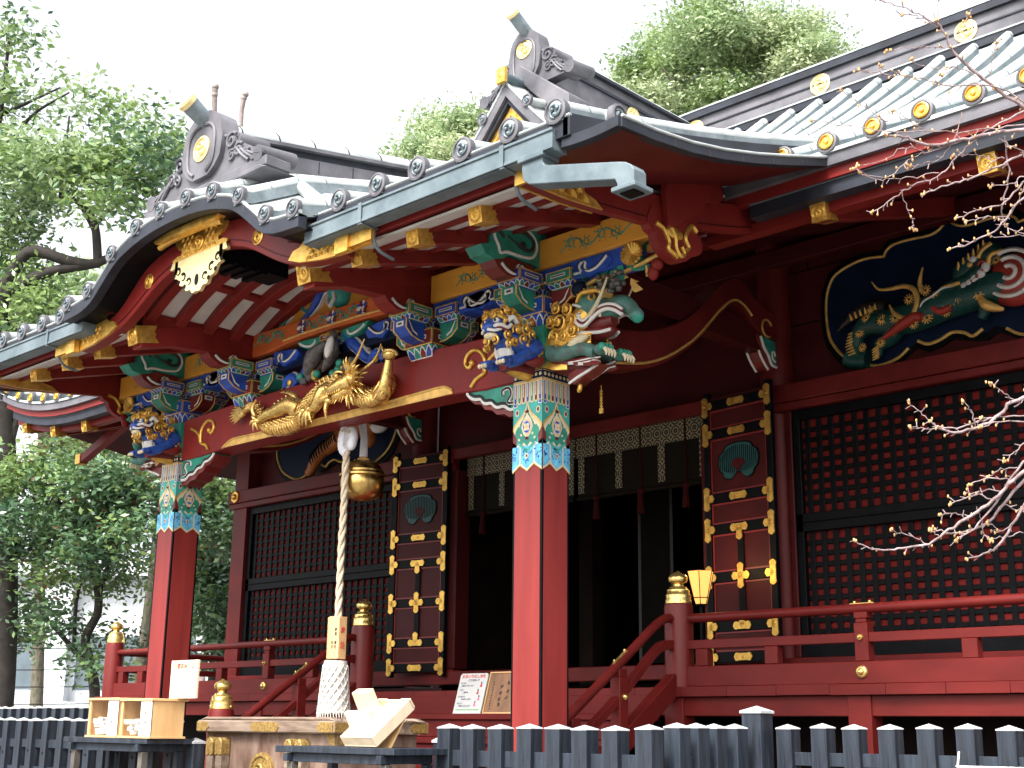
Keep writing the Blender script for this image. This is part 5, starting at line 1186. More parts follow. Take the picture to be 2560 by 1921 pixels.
def baku(x0,sg,cy):
    k=MB(); k.T=Matrix(((sg,0,0,x0),(0,-sg,0,cy),(0,0,1,0),(0,0,0,1)))
    g=7
    k.tube(smoothline([(-.02,0,4.52),(.12,0,4.55),(.26,0,4.64),(.38,0,4.76)],3),[.13,.14,.15,.15,.15,.145,.14,.135,.13,.12],12,1)
    k.ball((.40,0,4.80),(.155,.13,.12),g,16,10); k.tube(smoothline([(.46,0,4.77),(.58,0,4.745),(.68,0,4.76),(.76,0,4.735),(.83,0,4.66),(.845,0,4.61)],4),[.12,.11,.105,.10,.09,.085,.08,.08,.08,.08,.075,.07,.065,.06,.055,.05,.055,.06,.06,.055,.04],12,g)
    k.ball((.85,0,4.625),(.05,.05,.05),6)
    k.tube(smoothline([(.30,0,4.60),(.42,0,4.58),(.54,0,4.565),(.62,0,4.58)],3),[.09,.085,.08,.075,.07,.06,.055,.05,.04,.03],9,3)   # lower jaw
    k.tube(smoothline([(.36,0,4.66),(.50,0,4.645),(.62,0,4.65)],3),[.085,.08,.08,.075,.07,.06,.05],9,3)
    for s in (1,-1):
        # lip ribbons: white and red
        for dz,m,r_ in ((0,2,.017),(.022,3,.014),(.044,2,.013)):
            k.tube(smoothline([(.36,s*.118,4.72+dz*.4),(.33+dz*.3,s*.125,4.66+dz),(.40,s*.12,4.615+dz),(.48,s*.115,4.66+dz),(.55,s*.112,4.70+dz),(.63,s*.105,4.715+dz*.8),(.70,s*.09,4.69+dz),(.76,s*.075,4.645+dz)],4),r_,6,m)
        k.tube(smoothline([(.30,s*.10,4.585),(.42,s*.095,4.56),(.54,s*.085,4.545),(.62,s*.05,4.56)],3),.014,6,2)
        # tusk
        pts=smoothline([(.46,s*.115,4.69),(.53,s*.135,4.74),(.61,s*.15,4.83),(.68,s*.16,4.95)],4); k.tube(pts,[.024*(1-.75*i/len(pts)) for i in range(len(pts))],8,4)
        k.tube([(.47,s*.12,4.66),(.49,s*.125,4.70)],[.014,.003],6,4); k.tube([(.56,s*.11,4.66),(.575,s*.115,4.70)],[.012,.003],6,4)
        k.ball((.47,s*.10,4.845),(.042,.035,.034),1); k.ball((.485,s*.125,4.842),(.02,.012,.02),5)
        k.tube(smoothline([(.32,s*.10,4.83),(.37,s*.12,4.885),(.45,s*.12,4.895),(.54,s*.11,4.885),(.58,s*.105,4.86)],3),.022,6,1)
        for q in range(6): k.tube([(.33+.035*q,s*.11,4.89+.01*math.sin(q)),(.32+.04*q,s*.115,4.935-.004*abs(q-2))],[.018,.005],5,1)
        k.tube(smoothline([(.28,s*.11,4.82),(.33,s*.13,4.80),(.38,s*.13,4.775)],3),.012,6,2)
        # mane: stacked gilt spirals
        for cxx,cz,r_ in ((.15,4.70,.085),(.27,4.69,.06),(.10,4.58,.075),(.20,4.57,.065),(.30,4.60,.055),(.06,4.72,.06),(.24,4.79,.06),(.12,4.82,.055),(.34,4.50,.045),(.14,4.47,.06)):
            spiral(k,(cxx,s*.125,cz),r_,(1,0,0),(0,0,1),2.1,.013,1,RNG.uniform(0,6),24,(0,s*.035,0))
        for q in range(6): k.tube(smoothline([(.12+.03*q,s*.13,4.56-.012*q),(.30+.02*q,s*.13,4.545-.02*q),(.46,s*.10,4.55-.018*q)],3),.010,5,1)
        # foreleg and paw
        k.tube(smoothline([(.05,s*.10,4.46),(.20,s*.13,4.42),(.38,s*.13,4.43),(.52,s*.115,4.38)],3),[.075,.075,.07,.07,.065,.06,.06,.055,.055,.05],10,g)
        k.tube(smoothline([(.24,s*.15,4.44),(.36,s*.155,4.485),(.46,s*.14,4.52)],3),[.012,.03,.04,.045,.04,.03,.015],7,4)
        k.ball((.58,s*.115,4.39),(.07,.065,.045),g)
        for q in (-1,0,1,2):
            k.ball((.635-.008*abs(q),s*.115+(q-.5)*.034,4.395),(.036,.018,.034),6,8,6); k.tube([(.655,s*.115+(q-.5)*.034,4.375),(.675,s*.115+(q-.5)*.034,4.345),(.67,s*.115+(q-.5)*.034,4.315)],[.016,.014,.004],6,4)
        # red and white flame ribbons under the leg
        for q in range(5):
            m=(3,2)[q%2]
            k.tube(smoothline([(.08+.05*q,s*.11,4.385-.012*q),(.25+.05*q,s*.12,4.345-.012*q),(.42+.03*q,s*.11,4.345-.014*q),(.55,s*.09,4.36-.02*q)],3),[.02,.022,.022,.022,.022,.02,.018,.014,.008,.004],6,m)
        for q in range(4): k.tube(smoothline([(-.01,s*(.10+.01*q),4.40-.014*q),(.10,s*(.12+.01*q),4.345-.012*q),(.22,s*.11,4.335-.012*q)],3),.011,5,1)
    k.tube(smoothline([(.0,0,4.42),(.2,0,4.36),(.42,0,4.33)],3),[.10,.10,.09,.085,.08,.07,.05],9,3)
    k.prism([(.18,4.28),(.36,4.31),(.52,4.30),(.42,4.245),(.34,4.22),(.26,4.175),(.20,4.19)],'y',-.06,.06,3)
    for s in (1,-1): k.tube(smoothline([(.20,s*.065,4.19),(.30,s*.068,4.225),(.38,s*.068,4.25),(.50,s*.066,4.295)],3),.012,6,2)
    k.tube(smoothline([(.22,0,4.25),(.26,0,4.17),(.24,0,4.12)],3),[.03,.025,.02,.018,.02,.02,.01],7,1)
    return k.build('baku_carving',LM,H,smooth=55)
for cx in (2.665,-2.665): lion(cx,.0)
baku(2.825,1,.16); baku(-2.825,-1,.16)
# gilt dragon lying along the tie beam
k=MB(); Y=-.045
sp=smoothline([(-1.30,Y,4.60),(-1.16,Y,4.645),(-1.04,Y,4.60),(-.93,Y,4.47),(-.80,Y,4.375),(-.60,Y,4.345),(-.40,Y,4.355),(-.24,Y-.01,4.41),(-.12,Y-.02,4.50),(.02,Y-.02,4.57),(.20,Y-.02,4.605),(.38,Y-.03,4.60),(.52,Y-.05,4.54),(.60,Y-.05,4.46),(.72,Y-.03,4.41),(.86,Y,4.42),(.96,Y+.02,4.50),(.92,Y+.03,4.60)],5)
n=len(sp); rr=[.028+.062*min(1,i/(n*.3)) if i<n*.8 else .09-.03*(i-n*.8)/(n*.2) for i in range(n)]
k.tube(sp,rr,12,0)
for i in range(4,n-6,1):   # belly plates and scales as raised ridges
    p=Vector(sp[i]); r_=rr[i]; d=(Vector(sp[i+1])-Vector(sp[i-1])).normalized(); up=Vector((-d.z,0,d.x))
    if up.z<0: up=-up
    k.tube([p+up*(r_*math.cos(a))*1.0+Vector((0,-r_*math.sin(a)*1.0,0)) for a in np.linspace(1.75,2.75,5)],[.004,.010,.011,.010,.004],5,0)
    if i%2==0: k.tube([p+up*r_*.95,p+up*(r_+.035)-d*.02],[.014,.003],5,0)
    for a in (.5,.9,1.3): k.ball(p+up*(r_*math.cos(a+.2*(i%2)))+Vector((0,-r_*math.sin(a+.2*(i%2)),0)),(.017,.010,.014),0,6,4)
for i in range(7): a=2.2+i*.28; k.tube(smoothline([(-1.26,Y,4.60),(-1.26+.10*math.cos(a),Y-.01,4.60+.07*math.sin(a)),(-1.26+.24*math.cos(a+.12),Y-.02,4.60+.12*math.sin(a)-.02)],3),[.03,.028,.024,.02,.015,.010,.004],6,0)
def limb(pts,r0,r1): p=smoothline(pts,4); k.tube(p,[r0+(r1-r0)*i/(len(p)-1) for i in range(len(p))],9,0); return p
def claws(c,dirs,L=.10,r_=.018):
    c=Vector(c); k.ball(c,(.05,.04,.04),0)
    for d in dirs: d=Vector(d).normalized(); k.tube(smoothline([c,c+d*L*.5+Vector((0,-.03,.01)),c+d*L+Vector((0,-.02,-.01))],3),[r_*1.3,r_*1.3,r_*1.2,r_,r_*.8,r_*.5,.003],6,0)
limb([(-.28,Y-.03,4.47),(-.40,Y-.07,4.53),(-.56,Y-.09,4.50),(-.72,Y-.10,4.48),(-.86,Y-.10,4.44)],.10,.035); k.ball((-.34,Y-.05,4.50),(.13,.07,.10),0,rot=Matrix.Rotation(.5,3,'Y'))
claws((-.87,Y-.11,4.43),((-.3,0,-1),(.5,0,-1),(-1,0,-.2),(-1,0,1)),.10)
limb([(-.95,Y-.08,4.50),(-.98,Y-.10,4.58),(-.92,Y-.10,4.66)],.03,.012)
limb([(.22,Y-.05,4.58),(.16,Y-.10,4.56),(.12,Y-.12,4.48),(.06,Y-.12,4.42),(-.03,Y-.12,4.39)],.085,.04)
claws((.0,Y-.13,4.41),((-.6,0,-1),(-.1,0,-1),(.5,0,-1)),.16,.022); claws((.26,Y-.12,4.45),((.05,0,-1),),.17,.022); claws((-.14,Y-.10,4.42),((-.2,0,-1),(-1,0,-.4)),.12)
limb([(.26,Y-.10,4.50),(.18,Y-.12,4.48),(.10,Y-.12,4.46)],.04,.03)
limb([(.88,Y-.02,4.44),(.98,Y-.06,4.42),(1.03,Y-.08,4.50),(1.05,Y-.08,4.62),(1.07,Y-.09,4.70)],.085,.035)
k.ball((1.09,Y-.10,4.745),(.085,.06,.05),0); k.tube(smoothline([(1.02,Y-.12,4.76),(1.10,Y-.15,4.775),(1.18,Y-.12,4.76),(1.20,Y-.10,4.72)],3),.016,6,0); k.tube([(1.02,Y-.1,4.77),(1.0,Y-.12,4.84)],[.018,.004],6,0)
for i in range(12): k.tube([(1.0+RNG.uniform(-.06,.06),Y-.08,4.52+RNG.uniform(-.04,.04)),(1.0+RNG.uniform(-.10,.12),Y-.12,4.38+RNG.uniform(-.04,.06))],[.02,.004],5,0)
# head
hx,hz_=.50,4.52; k.ball((.56,Y-.12,4.60),(.11,.08,.085),0); k.tube(smoothline([(.58,Y-.13,4.58),(.50,Y-.17,4.55),(.42,Y-.19,4.525),(.35,Y-.19,4.52)],3),[.085,.08,.075,.07,.065,.06,.055,.05,.045,.035],10,0)
k.ball((.345,Y-.20,4.545),(.035,.04,.025),0); k.tube(smoothline([(.56,Y-.12,4.52),(.48,Y-.16,4.465),(.40,Y-.17,4.455)],3),[.05,.05,.045,.04,.04,.035,.025],8,0)
for i in range(7): k.tube([(.35+.03*i,Y-.21,4.50),(.35+.03*i,Y-.215,4.475)],[.008,.002],5,0)
for s in (-.05,.05):
    k.ball((.50,Y-.18+s,4.625),(.028,.022,.024),0); k.tube(smoothline([(.45,Y-.17+s,4.645),(.51,Y-.18+s,4.665),(.57,Y-.15+s,4.655)],3),.014,6,0)
    p=smoothline([(.58,Y-.12+s,4.66),(.68,Y-.12+s*1.5,4.70),(.80,Y-.12+s*2,4.78),(.90,Y-.14+s*2,4.90)],4); k.tube(p,[.026*(1-.8*i/len(p)) for i in range(len(p))],7,0)
for i in range(34):
    a=RNG.uniform(-2.0,1.7); L=RNG.uniform(.09,.17); c=Vector((.60,Y-.12,4.56)); d=Vector((math.cos(a),RNG.uniform(-.5,.1),math.sin(a)))
    k.tube(smoothline([c+d*.07,c+d*(.07+L*.6)+Vector((0,-.02,.01)),c+d*(.07+L)],3),[.018,.017,.015,.013,.010,.006,.002],5,0)
for i in range(9): k.tube([(.38+.03*i,Y-.15,4.46),(.37+.034*i,Y-.19,4.40-.012*(i%3))],[.014,.003],5,0)
for x,z in ((.05,4.64),(.10,4.66),(.16,4.675),(.22,4.685),(.28,4.68),(-.42,4.60),(-.48,4.58),(-.54,4.57),(-.60,4.55)): k.tube([(x,Y-.06,z-.06),(x-.03,Y-.09,z+.03)],[.02,.008],6,0)
p=smoothline([(-.28,Y-.04,4.50),(-.36,Y-.06,4.62),(-.48,Y-.06,4.67),(-.60,Y-.05,4.69)],4); k.tube(p,[.035,.035,.034,.034,.032,.03,.028,.026,.022,.018,.014,.01,.005],7,0)
p=smoothline([(.28,Y-.05,4.64),(.16,Y-.06,4.70),(.05,Y-.06,4.695),(-.06,Y-.05,4.71)],4); k.tube(p,[.03,.03,.03,.028,.028,.026,.024,.022,.02,.016,.012,.008,.004],7,0)
k.tube(smoothline([(-.2,Y-.06,4.36),(-.14,Y-.08,4.33),(-.06,Y-.08,4.335)],3),[.03,.03,.025,.02,.015,.01,.004],6,0)
M['dragong']=mat('gilded_carving',(.80,.56,.20),.26,metal=.85,var=.25,scale=18,bump=.35,bscale=90,col2=(.50,.30,.08))
k.build('gilt_dragon_carving','dragong',beam,smooth=60)
# ================================================================ things that hang from, stand in or lean on the hall
# bell and its rope
M['cottonw']=mat('white_cotton_cord',(.58,.55,.50),.85,var=.1,scale=30,bump=.2,bscale=60)
t=thing('bell','round brass shrine bell hanging above the offering box','bell',(-.06,.55,3.64)); t.scale=(.80,.80,1); 
k=MB(); k.lathe([(.0,0),(.06,.002),(.14,.012),(.20,.035),(.245,.08),(.268,.14),(.27,.19),(.258,.225)],n=32); k.lathe([(.258,.225),(.285,.232),(.285,.25),(.262,.258),(.25,.262),(.262,.27),(.262,.288),(.245,.295)],n=32); k.lathe([(.245,.295),(.225,.33),(.17,.37),(.10,.392),(.055,.40)],n=32); k.box(-.012,.012,-.275,-.255,.10,.16)
k.build('bell_body','bellbrass',t,smooth=40)
k=MB()
for i in range(12): k.ball((.06*math.cos(i*.524),.06*math.sin(i*.524),.405),.016)
k.lathe([(.05,.395),(.055,.42),(.03,.44)],n=16); k.build('bell_crown','goldp',t,smooth=50)
k=MB(); k.tube([(0,0,.43),(0,0,.62),(-.05,0,.78),(-.05,0,1.1)],[.05,.045,.05,.05],10); 
k.build('hanging_loop','cloth',t,smooth=60)
t=thing('bell_rope','thick twisted hemp bell rope with wooden handle block and white tassel','rope',(-.05,.30,2.1)); t.scale=(.7,.7,1)
k=MB(); 
for j in range(3):
    k.tube([(.03+.026*math.cos(z*16+j*2.094)+.02*((z-.4)/1.6)*(1 if z>1.2 else .3),.026*math.sin(z*16+j*2.094),z) for z in np.linspace(.38,2.02,110)],.027,8)
k.build('rope_strand','rope',t,smooth=60)
k=MB(); pts=smoothline([(.06,0,1.96),(.0,.0,2.03),(.01,-.01,2.12),(.07,-.02,2.22),(.11,0,2.30)],4); k.tube(pts,[.05,.06,.075,.085,.09,.095,.095,.095,.09,.088,.085,.08,.075,.07,.065,.06,.055],14)
k.tube(smoothline([(.12,0,2.02),(.18,-.01,2.05),(.19,0,2.12),(.14,0,2.2),(.11,0,2.3)],4),[.04,.05,.055,.06,.06,.06,.06,.06,.06,.06,.06,.06,.055,.05,.05,.05,.05],12)
for a in np.linspace(0,6.28,9): k.tube([(.07+.09*math.cos(a)*.9,.09*math.sin(a),2.02),(.08+.10*math.cos(a+.3)*.9,.10*math.sin(a+.3),2.2)],.008,5)
k.build('white_cloth_wrap','cloth',t,smooth=60)
k=MB()
for z in (2.17,2.19,2.155): k.tube([(.09+.115*math.cos(a),.105*math.sin(a),z+.012*math.sin(a*2+z*90)) for a in np.linspace(0,6.28,19)],.007,5)
k.build('binding_cord','rope',t)
k=MB(); k.prism([(.02+.135*math.cos(R(32)-math.pi/2+math.pi/6+i*math.pi/3),.135*math.sin(R(32)-math.pi/2+math.pi/6+i*math.pi/3)) for i in range(6)],'z',.02,.405); pl=k.build('handle_block','wood',t,bevel=.004)
k=MB(); k.lathe([(.02,0),(.15,-.005),(.165,-.05),(.16,-.12),(.175,-.25),(.20,-.40),(.215,-.47),(.19,-.475)],(.02,0,.01),24)
for i in range(12):
    for s in (1,-1): k.tube([(.02+(.163+.05*q/10)*math.cos(i*.524+s*q*.22),(.163+.05*q/10)*math.sin(i*.524+s*q*.22),-.04-.043*q) for q in range(11)],.011,5)
for i in range(36): a=i*.1745; k.tube([(.02+.205*math.cos(a),.205*math.sin(a),-.44),(.02+.215*math.cos(a+.05),.215*math.sin(a+.05),-.51)],[.012,.006],5)
k.build('rope_tassel','cottonw',t,smooth=60)
# writing
M['bronzei']=mat('bronze_ink',(.35,.22,.06),.6,var=0); M['greeni']=mat('green_ink',(.15,.42,.15),.6,var=0); M['pinki']=mat('pink_ink',(.70,.18,.30),.6,var=0); M['inkblue']=mat('blue_black_ink',(.05,.06,.12),.6,var=0); M['boardw']=mat('stained_board',(.27,.135,.065),.55,var=.25,scale=3,stretch=(4,4,.7)); M['lampglow']=emit('lantern_paper',(1,.42,.10),.42); M['lampdim']=emit('lamp_glass',(1,.42,.12),.35)
_tc=bpy.data.curves.new('lettering','FONT'); _to=bpy.data.objects.new('lettering',_tc); COL.objects.link(_to)
def txt(mb,body,size,F,u,z,m,k=1,align='CENTER'):
    _tc.body=body; _tc.size=size; _tc.align_x=align; _tc.align_y='CENTER'; _tc.resolution_u=2; _tc.offset=size*.03
    bpy.context.view_layer.update(); dg=bpy.context.evaluated_depsgraph_get()
    me=bpy.data.meshes.new_from_object(_to.evaluated_get(dg))
    mb._add([F(u+v.co.x,z+v.co.y,k) for v in me.vertices],[tuple(p.vertices) for p in me.polygons],m); bpy.data.meshes.remove(me)
k=MB()
def hexface(a0):
    # face of the six-sided block whose outward direction has angle a0 (block turned 10 degrees)
    a=a0; n=(math.cos(a),math.sin(a)); u_=(-n[1],n[0]); d=.135*math.cos(math.pi/6)+.002
    return lambda u,z,kk=0:(.02+n[0]*(d+kk*.001)+u_[0]*u,n[1]*(d+kk*.001)+u_[1]*u,z)
c10=R(32)
F1=hexface(c10-math.pi/2+0); F2=hexface(c10-math.pi/2+math.pi/3)
M_b=['ink','redink']
for ch,z in (('南',.285),('里',.245),('高',.165),('世',.125)): txt(k,ch,.034,F1,.025,z,0)
for ch,z in (('元',.165),('子',.125)): txt(k,ch,.034,F1,-.022,z,0)
for ch,z in (('奉',.27),('納',.14)): txt(k,ch,.075,F2,0,z,1)
k.build('lettering',M_b,pl)
pl.rotation_euler=(0,0,0); 

# ---------------- offering box
t=thing('offering_box','broad weathered offering box with gilt corner plates below the bell','offering box',(0,0,.40))
k=MB(); Z=-.40
k.box(-.94,.94,-.44,.46,.40+Z,1.46+Z); k.build('box_body','oldwoodf',t,bevel=.01)
k=MB(); zt=1.56+Z; zb=1.455+Z
k.box(-1.0,1.0,-.52,-.40,zb,zt); k.box(-1.0,1.0,.42,.54,zb,zt); k.box(-1.0,-.88,-.40,.42,zb,zt); k.box(.88,1.0,-.40,.42,zb,zt)
k.prism([(-1.005,zt-.002),(1.005,zt-.002),(.9,zt+.03),(-.9,zt+.03)],'y',-.50,-.42); k.prism([(-1.005,zt-.002),(1.005,zt-.002),(.9,zt+.03),(-.9,zt+.03)],'y',.44,.52)
k.build('box_rim','oldwood',t,bevel=.012)
k=MB()
for i in range(9): k.prism([(-.34+i*.09-.035,zt-.02),(-.34+i*.09+.035,zt-.02),(-.34+i*.09,zt+.02)],'x',-.88,.88)
k.build('coin_slats','oldwood',t)
yF=-.526
def plt(pts,ax,a,b): k=MB(); k.prism(pts,ax,a,b); k.build('gilt_plate','dullbrass',t)
plt([(-.99,zb+.012),(-.84,zb+.012),(-.80,zb+.05),(-.84,zt-.012),(-.99,zt-.012)],'y',yF,yF+.005)
plt([(.99,zb+.012),(.82,zb+.012),(.78,zb+.05),(.82,zt-.012),(.99,zt-.012)],'y',yF,yF+.005)
plt([(-.16,zb+.05),(-.12,zb+.012),(.22,zb+.012),(.26,zb+.05),(.22,zt-.012),(-.12,zt-.012)],'y',yF,yF+.005)
for y0,s_ in ((-.51,1),(.53,-1)): plt([(y0,zb+.012),(y0+s_*.17,zb+.012),(y0+s_*.21,zb+.05),(y0+s_*.17,zt-.012),(y0,zt-.012)],'x',1.001,1.006)
for s_ in (1,-1): plt([(s_*.93,zb),(s_*.80,zb),(s_*.93,zb-.16)],'y',-.446,-.441)
plt([(-.43,zb),(-.30,zb),(-.43,zb-.14)],'x',.941,.946)
for x in (-.74,-.60,.42,.56):
    k=MB(); k.box(x-.045,x+.045,-.54,-.44,.42+Z,1.36+Z); s_=k.build('front_stile','oldwood',t,bevel=.01)
    k=MB(); k.prism(circ(x,1.36+Z,.05,12,.05)[:7]+[(x-.05,1.26+Z),(x-.03,1.245+Z),(x,1.26+Z),(x+.03,1.245+Z),(x+.05,1.26+Z)],'y',-.548,-.445); k.build('gilt_cap','dullbrass',s_,bevel=.008)
k=MB(); disc(k,(-.05,-.47,1.12+Z),.17,.03,'-y',0,28); commas(k,(-.05,-.475,1.12+Z),.12,'-y',0); k.build('round_crest','dullbrass',t,smooth=50)
# ---------------- stands with boxes and trays
def stand(x0,x1,y0,y1,zt,label):
    t=thing('display_stand',label,'stand',((x0+x1)/2,(y0+y1)/2,0),group='black display stands in front of the fence')
    hx,hy=(x1-x0)/2,(y1-y0)/2
    k=MB(); k.box(-hx,hx,-hy,hy,zt-.045,zt); k.build('table_top','fence',t,bevel=.004)
    k=MB()
    for y in (-hy+.06,hy-.06): k.box(-hx+.12,hx-.12,y-.02,y+.02,zt-.11,zt-.047)
    for x in (-hx+.14,hx-.14): k.box(x-.025,x+.025,-hy-.012,hy-.03,zt-.105,zt-.048)
    k.build('table_apron','fence',t,bevel=.003)
    for x in (-hx+.14,hx-.14):
        for y in (-hy+.06,hy-.06): k=MB(); k.box(x-.03,x+.03,y-.03,y+.03,0,zt-.11); k.build('leg','greywood' if y<0 else 'fence',t,bevel=.003)
    return t
stand(-1.62,-.22,-1.5,-1.04,1.40,'black wooden stand carrying two pale boxes of paper slips')
stand(1.62,2.93,-1.55,-1.06,1.375,'black wooden stand carrying tilted pine trays by the offering box')
def slipbox(x0,x1,y0,y1,zb,zt,label,seed,back):
    t=thing('slip_box',label,'wooden box',((x0+x1)/2,(y0+y1)/2,zb),group='boxes of fortune slips'); hx,hy,h=(x1-x0)/2,(y1-y0)/2,zt-zb
    rg=np.random.default_rng(seed)
    k=MB(); k.box(-hx-.015,hx+.015,-hy-.015,hy+.02,0,.018); k.box(-hx-.015,hx+.02,-hy-.015,hy+.03,h-.02,h)
    k.box(hx-.014,hx,-hy,hy,.018,h-.02); k.box(-hx,-hx+.014,-hy+.02,hy,.018,h-.02); 
    if back: k.box(-hx,hx,hy-.014,hy,.018,h-.02)
    k.box(-hx,-hx+.03,-hy-.002,-hy+.02,.018,h-.02)
    k.build('box_case','wood',t,bevel=.002)
    k=MB(); k.box(hx-.17,hx,-hy-.004,-hy+.010,.018,h-.022); 
    F=face_front(-hx,-hy-.004,.0015)
    k.build('front_board','sheet',t,bevel=.002)
    k=MB()
    for i,ch in enumerate(('\u4e00','\u56de') if seed==1 else ('\u767e','\u5186')): txt(k,ch,.026,lambda u,z,kk=0:(hx-.085+u,-hy-.006,z),0,h*.62-i*.075,0)
    k.build('lettering',['ink'],t)
    k=MB()
    for i in range(70):
        x=rg.uniform(-hx+.05,hx-.17); y=rg.uniform(-hy+.03,hy-.05); z=.02+rg.uniform(0,1)**1.3*h*.42*(1-.5*abs(x+.05)/hx)
        Rm=Matrix.Translation((x,y,z+.02))@Matrix.Rotation(rg.uniform(0,6),4,'Z')@Matrix.Rotation(rg.uniform(-.9,.9),4,'X'); k.T=Rm
        k.box(-.035,.035,-.004,.004,-.02,.02,0); 
        if i%3==0: k.box(-.012,.012,-.0055,.0055,-.006,.008,1 if seed==1 else (1 if i%2 else 2))
    k.T=None; k.build('paper_slips',['paper','redink','bluei'],t)
    k=MB(); k.box(-hx+.02,hx-.165,-hy+.004,-hy+.006,.018,h-.02) ; g=k.build('glass_pane','clear',t)
    return t
M['bluei']=mat('violet_ink',(.25,.12,.35),.6,var=0)
def clearglass():
    m=bpy.data.materials.new('thin_clear_acrylic'); m.use_nodes=True; n=m.node_tree.nodes; l=m.node_tree.links; n.remove(n['Principled BSDF'])
    a=n.new('ShaderNodeBsdfTransparent'); b=n.new('ShaderNodeBsdfGlossy'); b.inputs['Roughness'].default_value=.05; x=n.new('ShaderNodeMixShader'); x.inputs[0].default_value=.06
    l.new(a.outputs[0],x.inputs[1]); l.new(b.outputs[0],x.inputs[2]); l.new(x.outputs[0],n['Material Output'].inputs['Surface']); return m
M['clear']=clearglass()
slipbox(-.68,-.19,-1.49,-1.18,1.40,1.725,'pale pine slip box with a closed back, white slips heaped inside',2,True)
slipbox(-1.26,-.76,-1.47,-1.18,1.40,1.735,'open-backed pine slip box holding slips marked in red',1,False)
# framed notice standing on the right-hand box
t=thing('framed_notice','upright pale framed notice with a ring of small marks, on the slip box','notice board',(-.10,-1.27,1.727)); 
k=MB(); k.box(-.20,.20,0,.025,0,.315); k.build('board','woodl',t,bevel=.003)
k=MB(); k.box(-.18,.185,-.003,-.001,.012,.295); k.build('notice_sheet','csheet',t)
k=MB(); F=lambda u,z,kk=0:(u,-.0045-kk*.0005,z)
for i,ch in enumerate('\u30fc\u604b\u304a\u307f\u304f\u3058'): txt(k,ch,.05,F,-.125+i*.052,.265,(0,1,1,1,1,1)[i])
for i in range(12):
    a=math.pi/2-i*math.pi/6; k.poly([F(.01+.105*math.cos(a)+p,.125+.095*math.sin(a)+q) for p,q in circ(0,0,.006,6,.012)],(0,2,0,0,1,0)[i%6])
k.poly([F(.135+p,.205+q) for p,q in circ(0,0,.008,6)],2); k.poly([F(-.14+p,.03+q) for p,q in circ(0,0,.008,6)],2)
k.build('lettering',['bronzei','redink','greeni'],t)
M_=0
# tilted trays
t=thing('fortune_tray','pale pine tray of white slips propped up on its prop board','tray',(2.36,-1.50,1.378),0)
k=MB(); a=R(38); k.T=Matrix.Rotation(a,4,'X')
W,L,hh=.345,.42,.085
k.box(0,W,0,L,0,.010); k.box(0,.012,0,L,.010,hh); k.box(W-.012,W,0,L,.010,hh); k.box(.012,W-.012,0,.012,.010,hh); k.box(.012,W-.012,L-.012,L,.010,hh); k.box(.012,W-.012,L*.50-.008,L*.50+.008,.010,hh*.95)
k.box(.012,W-.012,.012,L-.012,.010,.04,0)
k.box(0,.10,L-.012,L+.012,.010,hh); k.box(W-.10,W,L-.012,L+.012,.010,hh)
k.build('tray_case','woodl',t,bevel=.003)
k=MB(); k.T=Matrix.Rotation(a,4,'X')
for y0,y1 in ((.02,L*.5-.015),(L*.5+.015,L-.02)):
    for i in range(6): k.box(.12+i*.003,W-.018-i*.002,y0+i*.002,y1,.041+i*.006,.046+i*.006)
    k.box(W-.09,W-.06,y0+.10,y0+.115,.078,.0785,1) ; k.box(W-.15,W-.14,y0+.05,y0+.06,.078,.0785,2)
k.build('paper_slips',['paper','pinki','bluei'],t)
k=MB(); k.T=Matrix.Translation((.17,.25,.185))@Matrix.Rotation(R(-32),4,'X'); k.box(0,.16,-.006,.006,-.24,0); k.build('prop_board','wood',t)
t=thing('slip_holder','white upright slip holder leaning beside the tilted pine tray','holder',(2.26,-1.30,1.378),0)
k=MB(); k.T=Matrix.Rotation(R(30),4,'X'); k.box(0,.24,0,.03,0,.27); k.box(0,.012,-.012,.0,.0,.27); k.box(.11,.28,.032,.10,.12,.40); k.build('holder_body','woodl',t,bevel=.004)
k=MB(); k.T=Matrix.Rotation(R(30),4,'X'); k.box(.016,.225,-.008,-.001,.01,.25); k.build('notice_sheet','paper',t)
M_=0
# leaning notices on the steps
t=thing('prayer_notice','white card explaining how to pray, leaning on the stair','notice',(-.10,2.06,1.66))
k=MB(); k.T=Matrix.Rotation(R(-16),4,'X'); k.prism([(-.20,.0),(.20,0),(.20,.40),(.18,.42),(-.18,.42),(-.20,.40)],'y',0,.012); k.build('card','sheet',t)
k=MB(); Rm=Matrix.Rotation(R(-16),4,'X'); F=lambda u,z,kk=0:tuple(Rm@Vector((u,-.002-kk*.0005,z)))
txt(k,'\u304a\u307e\u3044\u308a\u306e\u3057\u304b\u305f',.043,F,0,.385,1); txt(k,'\u4e8c\u62dd\u4e8c\u62cd\u624b\u4e00\u62dd',.024,F,.01,.345,0)
for i,(s,u,z) in enumerate((('\u306f\u3058\u3081\u306b',-.17,.315),('\u4e8c\u56de\u304a\u3058\u304e\u3092\u3057\u307e\u3059',-.16,.288),('\u3064\u304e\u306b',-.17,.245),('\u4e8c\u56de\u624b\u3092',-.12,.218),('\u305f\u305f\u304d\u307e\u3059',-.17,.175),('\u304a\u306d\u304c\u3044\u3057\u307e\u3059',-.12,.148),('\u3055\u3044\u3054\u306b',-.17,.105),('\u4e00\u56de\u304a\u3058\u304e\u3092\u3057\u307e\u3059',-.15,.078))): txt(k,s,.020,F,u,z,0,1,'LEFT')
for u,z,m in ((.13,.30,1),(.10,.225,1),(.13,.16,3),(.09,.10,3)):
    k.poly([F(u+p,z+q+.02) for p,q in circ(0,0,.010,8)],0); k.poly([F(u+p,z+q) for p,q in ((-.008,.012),(.008,.012),(.016,-.025),(-.016,-.025))],m)
